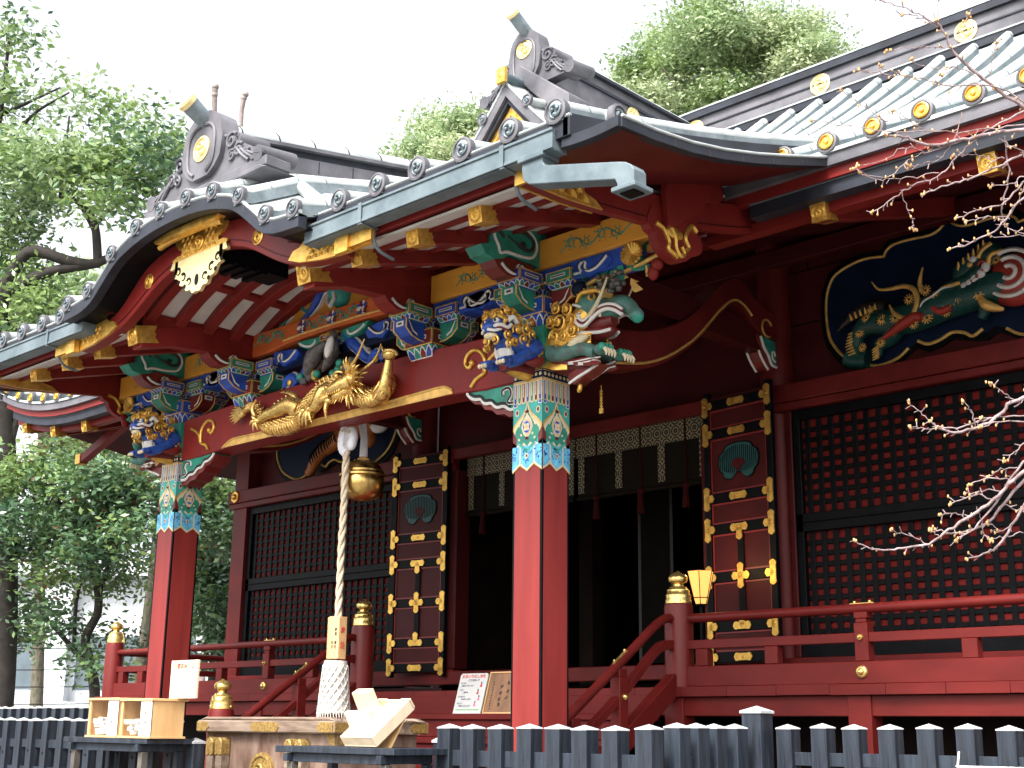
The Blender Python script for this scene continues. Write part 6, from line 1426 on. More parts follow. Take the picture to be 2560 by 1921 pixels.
k.poly([F(u,z) for u,z in ((-.17,.035),(.17,.035),(.17,.045),(-.17,.045))],2)
k.build('lettering',['inkblue','redink','greeni','pinki'],t)
t=thing('calligraphy_board','brown wooden board with brushed black calligraphy, leaning on the stair','board',(.36,2.06,1.66))
k=MB(); k.T=Matrix.Rotation(R(-16),4,'X'); k.box(-.22,.22,0,.016,0,.42); k.build('board','boardw',t)
k=MB(); k.T=Matrix.Rotation(R(-16),4,'X')
for q in ((-.225,.225,-.012,.018,-.004,.012),(-.225,.225,-.012,.018,.412,.426),(-.225,-.212,-.012,.018,.012,.412),(.212,.225,-.012,.018,.012,.412)): k.box(*q)
k.build('frame','wood',t)
k=MB(); rg=np.random.default_rng(4)
for col,x,sz,zs in ((0,-.15,.016,np.arange(.32,.04,-.027)),(1,-.03,.034,(.28,.21,.15,.09)),(2,.06,.034,(.31,.235,.165)),(3,.15,.02,np.arange(.33,.08,-.032))):
    for z in zs:
        for _ in range(7):
            a=rg.choice([0,math.pi/2,.8,2.2])+rg.uniform(-.2,.2); L=sz*rg.uniform(.35,.6); cx=x+rg.uniform(-.4,.4)*sz; cz=z+rg.uniform(-.4,.4)*sz; w_=sz*.07
            dx,dz=math.cos(a)*L,math.sin(a)*L; nx,nz=-math.sin(a)*w_,math.cos(a)*w_
            k.poly([F(cx-dx+nx,cz-dz+nz),F(cx-dx-nx,cz-dz-nz),F(cx+dx-nx,cz+dz-nz),F(cx+dx+nx,cz+dz+nz)],0)
k.build('lettering',['ink'],t)
# ---------------- lantern lit beside the right door
t=thing('lit_lantern','lit six-sided paper lantern on a dark post beside the right door','lantern',(2.20,2.95,1.90))
k=MB(); k.lathe([(.075,.86),(.135,1.11)],n=6); k.lathe([(.058,.80),(.075,.858)],n=6); k.build('lamp_shade','lampglow',t)
k=MB()
for i in range(6):
    a=i*math.pi/3; k.tube([(.076*math.cos(a),.076*math.sin(a),.858),(.137*math.cos(a),.137*math.sin(a),1.115)],.005,4); k.tube([(.058*math.cos(a),.058*math.sin(a),.80),(.077*math.cos(a),.077*math.sin(a),.858)],.005,4)
k.tube([(.077*math.cos(i*math.pi/3),.077*math.sin(i*math.pi/3),.858) for i in range(7)],.005,4); k.lathe([(.0,.78),(.06,.785),(.06,.80),(.0,.80)],n=6); k.lathe([(.0,0.0),(.09,0.0),(.09,.02),(.016,.04),(.016,.78),(.0,.78)],n=10)
k.build('lamp_frame','black',t)
pl_=bpy.data.lights.new('lantern_bulb','POINT'); pl_.energy=2.2; pl_.color=(1,.62,.25); pl_.shadow_soft_size=.06; po=bpy.data.objects.new('lantern_bulb',pl_); COL.objects.link(po); po.location=(0,0,1.16); po.parent=t
# ---------------- bamboo blinds behind the doorway
bm_=mat('brocade_trim',(.22,.18,.11),.6,var=0)
def brocade_mat():
    m=bm_; n=m.node_tree.nodes; l=m.node_tree.links; b=n['Principled BSDF']
    tc=n.new('ShaderNodeTexCoord'); mp=n.new('ShaderNodeMapping'); mp.inputs['Scale'].default_value=(8,8,8); l.new(tc.outputs['Object'],mp.inputs[0])
    v=n.new('ShaderNodeTexVoronoi'); v.inputs['Randomness'].default_value=0; v.inputs['Scale'].default_value=1.0; l.new(mp.outputs[0],v.inputs['Vector'])
    w_=n.new('ShaderNodeMath'); w_.operation='SINE'; mu=n.new('ShaderNodeMath'); mu.operation='MULTIPLY'; mu.inputs[1].default_value=26; l.new(v.outputs['Distance'],mu.inputs[0]); l.new(mu.outputs[0],w_.inputs[0])
    r=n.new('ShaderNodeValToRGB'); r.color_ramp.elements[0].color=(.016,.016,.018,1); r.color_ramp.elements[1].color=(.36,.30,.15,1); l.new(w_.outputs[0],r.inputs[0])
    l.new(r.outputs[0],b.inputs['Base Color']); return m
M['brocade']=brocade_mat(); M['cordred']=mat('dark_red_cord',(.035,.004,.005),.8,var=.2,scale=20,spec=.1); M['edgestrip']=mat('dim_brocade_edge',(.022,.013,.008),.6,var=.5,scale=60)
for i,(x0,x1,lab) in enumerate(((-1.80,-.06,'dark bamboo blind with brocade border, half hidden behind the porch pillar'),(.0,1.80,'dark bamboo blind with brocade border, rolled above the right half of the doorway'))):
    t=thing('bamboo_blind',lab,'blind',((x0+x1)/2,3.68,4.78),group='bamboo blinds across the doorway'); hw=(x1-x0)/2
    k=MB(); k.box(-hw,hw,0,.012,-.72,-.02); k.build('blind_slats','blind',t)
    k=MB(); k.box(-hw-.02,hw+.02,-.012,-.002,-.245,-.0)
    for x in (-hw+.05,-hw*.33,hw*.33,hw-.05): k.box(x-.045,x+.045,-.010,-.001,-.66,-.247)
    k.build('brocade_border','brocade',t)
    k=MB()
    for x in (-hw*.68,0.02,hw*.7): k.tube([(x,-.02,0),(x,-.02,-.78)],.010,6,0); k.ball((x,-.025,-.74),(.05,.03,.04),0); k.tube([(x,-.025,-.76),(x,-.025,-.98)],[.025,.045],8,0)
    for j in range(9): k.tube([(-hw,0.0,-.72-.02*j*0),(hw,.0,-.72)],.03,8,1) if j==0 else None
    k.build('cord_tassel',['cordred','blind'],t)
t=thing('hanging_banner','gilt banner strip hanging under the curved beam by the right door','banner',(3.14,1.2,3.55)) if False else None
t=thing('gilt_pendant_chain','short chain of gilt plates hanging under the curved tie beam','pendant',(3.06,.45,4.20)); t.scale=(.65,.65,.62)
k=MB()
for i in range(6): k.box(-.018,.018,-.008,.008,-.035-i*.04,-.012-i*.04)
k.box(-.028,.028,-.008,.008,-.32,-.25); k.tube([(0,0,.06),(0,0,-.25)],.006,5); k.build('gilt_plates','gold',t)
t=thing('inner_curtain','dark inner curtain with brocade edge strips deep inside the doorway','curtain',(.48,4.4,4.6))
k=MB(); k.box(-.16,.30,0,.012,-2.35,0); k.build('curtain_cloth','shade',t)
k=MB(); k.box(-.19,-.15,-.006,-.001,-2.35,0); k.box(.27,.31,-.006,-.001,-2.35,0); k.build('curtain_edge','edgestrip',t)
# candle glow of a lit hanging lamp inside
t=thing('ceiling_lamp','warm lit hanging lamp glimpsed inside the dark doorway','lamp',(.62,5.0,4.95))
k=MB(); k.lathe([(.02,-.06),(.20,-.02),(.30,0),(.30,.012),(.05,.06)],n=18); k.build('lamp_shade','lampdim',t); k=MB(); k.lathe([(.0,.06),(.03,.06),(.012,.16),(.012,.45),(0,.45)],n=8); k.lathe([(.30,.012),(.32,.02),(.32,.05),(.06,.12)],n=18); k.build('lamp_frame','black',t)
COL.objects.unlink(_to); bpy.data.objects.remove(_to)
# ================================================================ black picket fences
def fence_run(name,label,p0,p1,n,w_,h,rails,tall=None,skip=()):
    P0,P1=Vector(p0),Vector(p1); d=P1-P0; L=d.length; d.normalize(); ang=math.atan2(d.y,d.x)
    t=thing(name,label,'fence',(P0.x,P0.y,0),ang,group='black picket fences')
    mesh=[]
    for v in range(3):
        k=MB(); hw=w_/2; rg=np.random.default_rng(v)
        k.box(-hw,hw,-hw,hw,0,h); k._add([(-hw-.004,-hw-.004,h+.001),(hw+.004,-hw-.004,h+.001),(hw+.004,hw+.004,h+.001),(-hw-.004,hw+.004,h+.001),(0,0,h+.028)],[(0,1,4),(1,2,4),(2,3,4),(3,0,4)],1)
        k._add([(-hw-.003,-hw-.003,h-.006),(hw+.003,-hw-.003,h-.006),(hw+.003,hw+.003,h-.006),(-hw-.003,hw+.003,h-.006),(-hw-.004,-hw-.004,h+.001),(hw+.004,-hw-.004,h+.001),(hw+.004,hw+.004,h+.001),(-hw-.004,hw+.004,h+.001)],[(0,1,5,4),(1,2,6,5),(2,3,7,6),(3,0,4,7)],1)
        if v: k.box(-.012,.012,-hw-.003,-hw+.002,h-.27-.03*v,h-.245-.03*v,2)
        mesh.append(k)
    step=L/(n-1) if n>1 else 0; proto={}
    for i in range(n):
        if i in skip: continue
        v=(i*7)%3
        if v not in proto: o=mesh[v].build('picket',['fence','fcap','black'],t,bevel=.004); proto[v]=o
        else: o=proto[v].copy(); COL.objects.link(o); o.parent=t
        o.location=(i*step,RNG.uniform(-.004,.004),RNG.uniform(-.006,.006)); o.rotation_euler=(RNG.uniform(-.006,.006),RNG.uniform(-.006,.006),RNG.uniform(-.03,.03))
    for z0,z1 in rails: k=MB(); k.box(-w_*.4,L+w_*.4,-.022,.022,z0,z1); k.build('fence_rail','fence',t,bevel=.003)
    return t
def fpost(label,x,y,w_,h):
    t=thing('fence_post',label,'post',(x,y,0)); k=MB(); hw=w_/2; k.box(-hw,hw,-hw,hw,0,h); k.build('post_shaft','fence',t,bevel=.005)
    k=MB(); k._add([(-hw-.008,-hw-.008,h-.01),(hw+.008,-hw-.008,h-.01),(hw+.008,hw+.008,h-.01),(-hw-.008,hw+.008,h-.01),(-hw-.008,-hw-.008,h+.006),(hw+.008,-hw-.008,h+.006),(hw+.008,hw+.008,h+.006),(-hw-.008,hw+.008,h+.006),(0,0,h+.04)],[(0,1,5,4),(1,2,6,5),(2,3,7,6),(3,0,4,7),(4,5,8),(5,6,8),(6,7,8),(7,4,8),(3,2,1,0)]); k.build('post_cap','fcap',t)
YF=-1.0
fence_run('picket_fence','black picket fence in front of the right porch pillar',(2.885,YF),(4.64,YF),8,.125,1.515,((1.26,1.365),(.5,.6)))
fence_run('picket_fence','short return of black picket fence running back to the tall post',(4.64,-.72),(4.64,-.10),4,.12,1.53,((1.26,1.36),(.5,.6)))
fpost('tall black fence post with a pale cap at the fence corner',4.66,.14,.15,1.64)
fence_run('picket_fence','black picket fence below the veranda at the right edge',(4.86,.20),(7.35,.20),11,.115,1.54,((1.30,1.385),(.5,.6)))
k=None
fence_run('picket_fence','black picket fence behind the stand with the slip boxes',(-4.25,YF),(-.62,YF),14,.11,1.545,((1.28,1.36),(1.02,1.10),(.5,.6)),skip=(0,))
fpost('black end post of the fence beside the offering box',-.26,YF,.11,1.37)
fence_run('picket_fence','taller black picket fence at the far left edge',(-10.2,.9),(-4.7,.9),24,.11,1.71,((1.40,1.48),(1.05,1.13),(.5,.6)))
t=fpost('short worn post stub behind the pine trays',2.66,-.86,.09,1.42)

t=thing('white_placard','white placard edge poking up before the fence at the bottom right corner','placard',(6.25,.05,1.327))
k=MB(); k.box(-.15,.45,-.012,.004,-.6,0); k.box(-.16,.46,-.016,.008,0,.006); k.build('board','paper',t)
k=MB(); k.tube([(-.155,-.004,-.01),(-.138,-.004,.085)],.006,6); k.build('support_rod','paper',t)
# ================================================================ ground, trees, far building
k=MB(); k.poly([(-300,-300,0),(300,-300,0),(300,400,0),(-300,400,0)]); g=k.build('ground','gravel'); tag(g,'pale gravel ground of the shrine precinct','ground',kind='structure')
k=MB(); k.box(-3.2,5.5,-12,-1.8,-.2,.05); g=k.build('path','stone',bevel=.01); tag(g,'stone paved approach','path',kind='structure')
def leafmat(name,c1,c2,tr=.35,rough=.34):
    m=bpy.data.materials.new(name); m.use_nodes=True; n=m.node_tree.nodes; l=m.node_tree.links; b=n['Principled BSDF']
    tc=n.new('ShaderNodeTexCoord'); nz=n.new('ShaderNodeTexNoise'); nz.inputs['Scale'].default_value=.9; nz.inputs['Detail'].default_value=6; l.new(tc.outputs['Object'],nz.inputs['Vector'])
    r=n.new('ShaderNodeValToRGB'); r.color_ramp.elements[0].color=(*c1,1); r.color_ramp.elements[1].color=(*c2,1); r.color_ramp.elements[0].position=.35; r.color_ramp.elements[1].position=.65; l.new(nz.outputs['Fac'],r.inputs[0])
    l.new(r.outputs[0],b.inputs['Base Color']); b.inputs['Roughness'].default_value=rough; b.inputs['Specular IOR Level'].default_value=.6
    t=n.new('ShaderNodeBsdfTranslucent'); l.new(r.outputs[0],t.inputs['Color']); x=n.new('ShaderNodeMixShader'); x.inputs[0].default_value=tr
    l.new(b.outputs[0],x.inputs[1]); l.new(t.outputs[0],x.inputs[2]); l.new(x.outputs[0],n['Material Output'].inputs['Surface']); return m
M['leafA']=leafmat('evergreen_leaf',(.095,.17,.05),(.28,.39,.125)); M['leafB']=leafmat('bright_leaf',(.23,.33,.16),(.42,.53,.28)); M['leafC']=leafmat('dark_glossy_leaf',(.035,.085,.045),(.13,.23,.10),.15,.3); M['leafD']=leafmat('olive_hazed_leaf',(.32,.39,.21),(.52,.59,.34),.3); M['leafE']=leafmat('rusty_leaf',(.12,.06,.03),(.22,.11,.05))  # bright and olive leaves are lightened to put distant haze into their colour
def leaves(name,parent,centers,radii,n,size,mats,wts,seed,flat=.7,droop=.2,spray=45):
    rg=np.random.default_rng(seed); C=np.array(centers,float); Rr=np.array(radii,float)
    p=(Rr.mean(1) if Rr.ndim>1 else Rr)**2; p/=p.sum(); idx=rg.choice(len(C),n,p=p)
    # second level: small sprays inside each clump, weighted towards the shell
    ns=max(40,int(n/spray)); si=rg.choice(len(C),ns,p=p); dirs=rg.normal(size=(ns,3)); dirs/=np.linalg.norm(dirs,axis=1)[:,None]
    rad=rg.uniform(.45,1.0,ns)**.6; RR=Rr[si] if Rr.ndim>1 else Rr[si][:,None]
    S=C[si]+dirs*rad[:,None]*RR
    k=rg.integers(0,ns,n); sp=size*2.3
    pos=S[k]+rg.normal(size=(n,3))*np.array([sp,sp,sp*.55])
    ax=rg.normal(size=(n,3)); ax[:,2]=ax[:,2]*.5-droop; ax/=np.linalg.norm(ax,axis=1)[:,None]
    nr=rg.normal(size=(n,3))*.33+dirs[k]*.75+np.array([0,0,.45]); sd=np.cross(nr,ax); sd/=np.linalg.norm(sd,axis=1)[:,None]+1e-9
    L=size*rg.uniform(.7,1.3,n)[:,None]; W=L*rg.uniform(.36,.5,n)[:,None]
    V=np.empty((n,4,3)); V[:,0]=pos; V[:,1]=pos+ax*L*.5+sd*W*.5; V[:,2]=pos+ax*L; V[:,3]=pos+ax*L*.5-sd*W*.5
    me=bpy.data.meshes.new(name); me.vertices.add(n*4); me.vertices.foreach_set('co',V.reshape(-1)); me.loops.add(n*4); me.loops.foreach_set('vertex_index',np.arange(n*4,dtype=np.int32)); me.polygons.add(n); me.polygons.foreach_set('loop_start',np.arange(0,n*4,4,dtype=np.int32)); me.polygons.foreach_set('loop_total',np.full(n,4,dtype=np.int32))
    for q in mats: me.materials.append(M[q])
    cm=rg.choice(len(mats),len(C),p=wts); sm_=np.where(rg.random(ns)<.62,cm[si],rg.choice(len(mats),ns,p=wts)); me.polygons.foreach_set('material_index',sm_[k].astype(np.int32)); me.update(); me.validate()
    o=bpy.data.objects.new(name,me); COL.objects.link(o); o.parent=parent; return o
def tree(name,label,base,trunk,limbs,clumps,n,size,mats,wts,seed,bark='bark',group=None,droop=.2):
    t=thing(name,label,'tree',base,0,group); B=Vector(base); rel=lambda p:tuple(Vector(p)-B)
    k=MB(); pts=smoothline([rel(p[:3]) for p in trunk],5); rs=smoothline([(p[3],) for p in trunk],5); k.tube(pts,[r[0] for r in rs],10)
    for lb in limbs:
        q=smoothline([rel(p[:3]) for p in lb],4); r_=smoothline([(p[3],) for p in lb],4); k.tube(q,[max(.006,x[0]) for x in r_],7)
    k.build('trunk',bark,t,smooth=70)
    leaves('crown',t,[rel(c[:3]) for c in clumps],[c[3:6] if len(c)>4 else (c[3],)*3 for c in clumps],n,size,mats,wts,seed,droop=droop); return t
M['paleb']=mat('pale_dead_bark',(.34,.28,.26),.8,var=.3,scale=6,bump=.5,bscale=15)
tree('evergreen_tree','tall evergreen with dark bent limbs at the left edge, beside the porch roof',(-15.93, 4.66, 0),[(-15.93, 4.66, 0, 0.32), (-15.93, 4.66, 2.52, 0.256), (-15.5, 4.26, 4.73, 0.238), (-15.21, 3.9, 6.5, 0.229), (-14.95, 3.5, 8.27, 0.201), (-14.72, 3.2, 9.69, 0.165)],
  [[(-14.72, 3.2, 9.69, 0.146), (-14.18, 3.42, 10.53, 0.119), (-13.61, 4.02, 10.37, 0.11), (-13.21, 4.42, 10.35, 0.092), (-12.55, 4.89, 10.78, 0.055)], [(-13.21, 4.42, 10.35, 0.092), (-13.13, 4.24, 11.04, 0.082), (-13.22, 4.01, 11.43, 0.055), (-13.53, 3.65, 11.6, 0.037)], [(-13.22, 4.01, 11.43, 0.046), (-12.82, 4.25, 11.84, 0.037), (-12.57, 4.39, 12.1, 0.027), (-12.28, 4.58, 12.37, 0.018)], [(-14.72, 3.2, 9.69, 0.137), (-13.98, 3.75, 10.14, 0.11), (-13.19, 4.44, 10.33, 0.082)], [(-13.13, 4.24, 11.04, 0.055), (-12.84, 4.39, 11.39, 0.046), (-12.17, 4.87, 11.85, 0.027), (-11.7, 5.1, 12.47, 0.018)], [(-13.53, 3.65, 11.6, 0.037), (-13.33, 3.56, 12.36, 0.027), (-13.13, 3.47, 13.15, 0.018)], [(-15.21, 3.9, 6.5, 0.11), (-14.86, 3.91, 7.39, 0.073), (-14.58, 4.02, 7.84, 0.037)], [(-13.13, 4.34, 10.77, 0.046), (-13.29, 3.93, 11.47, 0.037), (-13.69, 3.28, 12.17, 0.027)]],
  [(-15.12, 3.49, 11.44, 0.389, 0.389, 0.284), (-14.49, 3.91, 12.01, 0.35, 0.35, 0.255), (-14.0, 3.05, 12.19, 0.35, 0.35, 0.255), (-12.54, 3.58, 11.88, 0.326, 0.326, 0.238), (-11.59, 3.8, 11.05, 0.296, 0.296, 0.216), (-11.9, 4.59, 11.97, 0.326, 0.326, 0.238), (-12.19, 4.21, 12.52, 0.272, 0.272, 0.198), (-10.84, 4.21, 11.81, 0.264, 0.264, 0.193), (-11.02, 3.82, 12.44, 0.187, 0.187, 0.136), (-15.5, 3.33, 13.15, 0.311, 0.311, 0.227), (-12.52, 5.26, 11.67, 0.234, 0.234, 0.17), (-12.75, 3.1, 12.02, 0.311, 0.311, 0.227), (-12.64, 3.99, 12.24, 0.296, 0.296, 0.216), (-15.28, 3.78, 12.19, 0.311, 0.311, 0.227), (-15.58, 3.68, 10.8, 0.311, 0.311, 0.227), (-12.53, 5.57, 13.04, 0.202, 0.202, 0.148), (-13.78, 3.71, 9.51, 0.28, 0.28, 0.204), (-14.62, 3.52, 8.98, 0.311, 0.311, 0.227), (-14.75, 3.74, 10.22, 0.234, 0.234, 0.17), (-11.42, 3.47, 12.49, 0.156, 0.156, 0.113)],12500,0.165,['leafA', 'leafB', 'leafC'],[0.45, 0.2, 0.35],1,'barkd',None,0.2)
tree('evergreen_tree','loose high sprays of an evergreen against the sky above the left trees',(-19.38, 5.6, 0),[(-19.38, 5.6, 0, 0.28125), (-19.38, 5.6, 2.63, 0.225), (-18.36, 4.6, 8.06, 0.184), (-17.18, 3.56, 13.98, 0.122)],
  [[(-17.35, 3.76, 13.0, 0.092), (-16.87, 3.68, 14.48, 0.061), (-16.43, 3.49, 16.16, 0.031)], [(-17.35, 3.76, 13.0, 0.082), (-16.45, 4.12, 14.39, 0.041), (-15.68, 4.64, 14.99, 0.02)], [(-16.87, 3.68, 14.48, 0.051), (-15.81, 4.48, 15.09, 0.02)]],
  [(-16.62, 3.41, 16.25, 0.26, 0.26, 0.19), (-16.11, 3.36, 15.93, 0.139, 0.139, 0.101), (-16.34, 4.72, 15.42, 0.173, 0.173, 0.126), (-14.96, 4.45, 14.69, 0.139, 0.139, 0.101), (-16.98, 3.77, 15.06, 0.208, 0.208, 0.152), (-16.1, 5.12, 14.92, 0.104, 0.104, 0.076), (-15.71, 4.35, 14.01, 0.156, 0.156, 0.114), (-16.47, 5.01, 14.4, 0.104, 0.104, 0.076), (-15.5, 5.74, 14.83, 0.139, 0.139, 0.101), (-13.82, 5.67, 14.06, 0.104, 0.104, 0.076), (-17.14, 3.99, 14.23, 0.295, 0.295, 0.215), (-16.18, 3.12, 14.7, 0.347, 0.347, 0.253)],2200,0.19,['leafA', 'leafB', 'leafC'],[0.5, 0.35, 0.15],2,'barkd',None,0.2)
tree('pale_shrub_tree','pale sunlit broadleaf tree behind the left porch eave',(-25.24, 10.12, 0),[(-25.24, 10.12, 0, 0.22125), (-25.24, 10.12, 2.31, 0.177), (-24.08, 9.0, 8.44, 0.127), (-23.52, 8.46, 11.38, 0.076)],
  [[(-23.65, 8.51, 10.89, 0.076), (-23.03, 8.57, 12.36, 0.038)], [(-23.65, 8.51, 10.89, 0.076), (-23.87, 7.8, 12.23, 0.038)]],
  [(-23.72, 8.01, 12.11, 0.539, 0.539, 0.393), (-22.79, 8.41, 12.67, 0.484, 0.484, 0.353), (-23.03, 7.22, 12.56, 0.484, 0.484, 0.353), (-21.93, 8.67, 12.94, 0.431, 0.431, 0.314), (-24.23, 9.0, 11.63, 0.539, 0.539, 0.393), (-23.73, 7.61, 10.98, 0.539, 0.539, 0.393), (-21.76, 8.49, 11.81, 0.431, 0.431, 0.314), (-24.46, 8.67, 10.67, 0.484, 0.484, 0.353)],9000,0.24,['leafB', 'leafD', 'leafA'],[0.5, 0.25, 0.25],3,'bark',None,0.2)
tree('camellia_tree','glossy camellia with a curved trunk behind the left veranda corner',(-14.25, 5.78, 0),[(-14.25, 5.78, 0, 0.135), (-14.25, 5.78, 1.91, 0.108), (-14.19, 5.59, 2.61, 0.099), (-14.17, 5.42, 3.13, 0.09), (-13.9, 5.48, 3.65, 0.081), (-13.84, 5.32, 4.26, 0.072), (-13.96, 4.98, 4.86, 0.054)],
  [[(-14.23, 5.55, 2.61, 0.072), (-14.51, 5.06, 3.21, 0.045), (-14.73, 4.69, 3.64, 0.027)], [(-13.89, 5.44, 3.82, 0.054), (-13.54, 5.45, 4.69, 0.036), (-13.2, 5.47, 5.56, 0.018)], [(-13.84, 5.32, 4.26, 0.054), (-14.02, 4.77, 5.29, 0.036), (-14.14, 4.37, 6.07, 0.018)], [(-13.96, 4.98, 4.86, 0.036), (-13.83, 4.7, 5.99, 0.018)], [(-14.36, 5.3, 2.95, 0.045), (-14.18, 5.16, 3.82, 0.036), (-13.86, 5.14, 4.69, 0.027)]],
  [(-14.33, 3.98, 6.13, 0.42, 0.42, 0.306), (-14.62, 4.76, 6.56, 0.42, 0.42, 0.306), (-12.98, 4.62, 5.96, 0.382, 0.382, 0.278), (-12.72, 5.14, 6.01, 0.382, 0.382, 0.278), (-14.86, 4.89, 5.57, 0.42, 0.42, 0.306), (-13.76, 5.01, 5.39, 0.382, 0.382, 0.278), (-13.35, 5.37, 5.48, 0.382, 0.382, 0.278), (-13.97, 3.89, 5.36, 0.343, 0.343, 0.25), (-12.08, 5.06, 5.05, 0.305, 0.305, 0.223), (-15.2, 5.23, 4.99, 0.343, 0.343, 0.25), (-12.8, 4.75, 4.65, 0.343, 0.343, 0.25), (-14.1, 6.07, 4.8, 0.267, 0.267, 0.195), (-14.27, 4.44, 4.3, 0.267, 0.267, 0.195), (-15.9, 5.02, 3.9, 0.305, 0.305, 0.223), (-14.36, 4.77, 3.45, 0.305, 0.305, 0.223), (-16.05, 5.06, 3.27, 0.229, 0.229, 0.167), (-13.75, 5.62, 4.19, 0.229, 0.229, 0.167), (-13.56, 5.28, 2.66, 0.229, 0.229, 0.167), (-14.28, 6.13, 3.17, 0.229, 0.229, 0.167), (-14.58, 5.17, 4.38, 0.229, 0.229, 0.167), (-15.3, 4.31, 4.9, 0.267, 0.267, 0.195), (-12.93, 5.48, 5.9, 0.267, 0.267, 0.195)],17000,0.15,['leafA', 'leafC', 'leafE'],[0.42, 0.53, 0.05],4,'barkd',None,0.2)
tree('evergreen_tree','mossy-trunked tree between the left pillar and the hall corner',(-17.69, 8.75, 0),[(-17.69, 8.75, 0, 0.21125000000000002), (-17.69, 8.75, 2.41, 0.169), (-17.4, 8.66, 3.43, 0.158), (-17.07, 8.52, 4.66, 0.137), (-16.67, 8.31, 6.29, 0.106), (-16.42, 8.1, 7.52, 0.084)],
  [[(-16.8, 8.37, 5.78, 0.063), (-16.07, 8.82, 6.51, 0.042), (-15.54, 9.17, 6.92, 0.021)], [(-16.67, 8.31, 6.29, 0.063), (-16.84, 7.78, 7.31, 0.032)]],
  [(-16.02, 7.65, 7.18, 0.404, 0.404, 0.294), (-16.41, 8.73, 7.18, 0.404, 0.404, 0.294), (-15.33, 7.76, 7.63, 0.359, 0.359, 0.262), (-17.18, 7.93, 7.81, 0.359, 0.359, 0.262), (-16.16, 9.1, 6.77, 0.359, 0.359, 0.262), (-15.25, 9.12, 6.67, 0.341, 0.341, 0.249), (-15.94, 10.0, 6.43, 0.314, 0.314, 0.229), (-15.28, 8.71, 5.99, 0.359, 0.359, 0.262), (-15.32, 9.51, 5.56, 0.314, 0.314, 0.229), (-17.58, 7.77, 8.17, 0.359, 0.359, 0.262), (-17.03, 7.02, 7.75, 0.359, 0.359, 0.262), (-18.29, 6.89, 7.91, 0.359, 0.359, 0.262)],10000,0.18,['leafA', 'leafB', 'leafE', 'leafC'],[0.5, 0.2, 0.06, 0.24],5,'bark',None,0.2)
tree('evergreen_tree','dark tree filling the gap between the left pillar and the hall',(-18.14, 11.16, 0),[(-18.14, 11.16, 0, 0.31), (-18.14, 11.16, 2.49, 0.248), (-17.89, 11.04, 3.47, 0.225), (-17.7, 10.99, 4.13, 0.135), (-17.26, 11.18, 4.78, 0.09)],
  [[(-17.89, 11.04, 3.47, 0.101), (-18.04, 10.54, 4.45, 0.068), (-17.94, 10.24, 5.53, 0.034)], [(-17.7, 10.99, 4.13, 0.079), (-17.24, 10.99, 5.33, 0.045)]],
  [(-18.05, 10.43, 5.79, 0.431, 0.431, 0.314), (-18.26, 11.4, 5.68, 0.431, 0.431, 0.314), (-18.78, 11.23, 5.23, 0.431, 0.431, 0.314), (-17.75, 11.37, 5.06, 0.383, 0.383, 0.28), (-18.73, 10.83, 4.73, 0.383, 0.383, 0.28), (-17.0, 10.37, 4.37, 0.383, 0.383, 0.28), (-17.78, 11.58, 4.28, 0.335, 0.335, 0.244), (-18.87, 11.12, 3.96, 0.335, 0.335, 0.244), (-17.49, 11.02, 3.67, 0.287, 0.287, 0.21), (-18.27, 10.22, 5.22, 0.287, 0.287, 0.21), (-17.9, 11.08, 3.14, 0.287, 0.287, 0.21)],12000,0.18,['leafC', 'leafA'],[0.75, 0.25],6,'barkd',None,0.2)
tree('evergreen_tree','olive-green tree crown showing between the two porch ridges',(-23.81, 24.02, 0),[(-23.81, 24.02, 0, 0.2025), (-23.81, 24.02, 7.4, 0.162), (-22.17, 22.16, 16.79, 0.13), (-21.57, 21.48, 20.24, 0.081)],
  [[(-21.68, 21.6, 19.61, 0.081), (-21.93, 20.79, 21.17, 0.032)], [(-21.68, 21.6, 19.61, 0.081), (-20.8, 21.7, 21.66, 0.032)]],
  [(-22.65, 22.32, 22.29, 0.66, 0.66, 0.482), (-20.22, 21.25, 21.57, 0.578, 0.578, 0.422), (-21.75, 20.52, 20.85, 0.578, 0.578, 0.422), (-19.9, 20.33, 19.95, 0.62, 0.62, 0.452), (-22.16, 20.36, 20.48, 0.482, 0.482, 0.352), (-20.82, 22.41, 21.73, 0.482, 0.482, 0.352), (-22.75, 21.93, 22.73, 0.385, 0.385, 0.281), (-21.73, 23.32, 21.43, 0.551, 0.551, 0.402)],16000,0.2,['leafD', 'leafB', 'leafA'],[0.6, 0.25, 0.15],7,'bark',None,0.2)
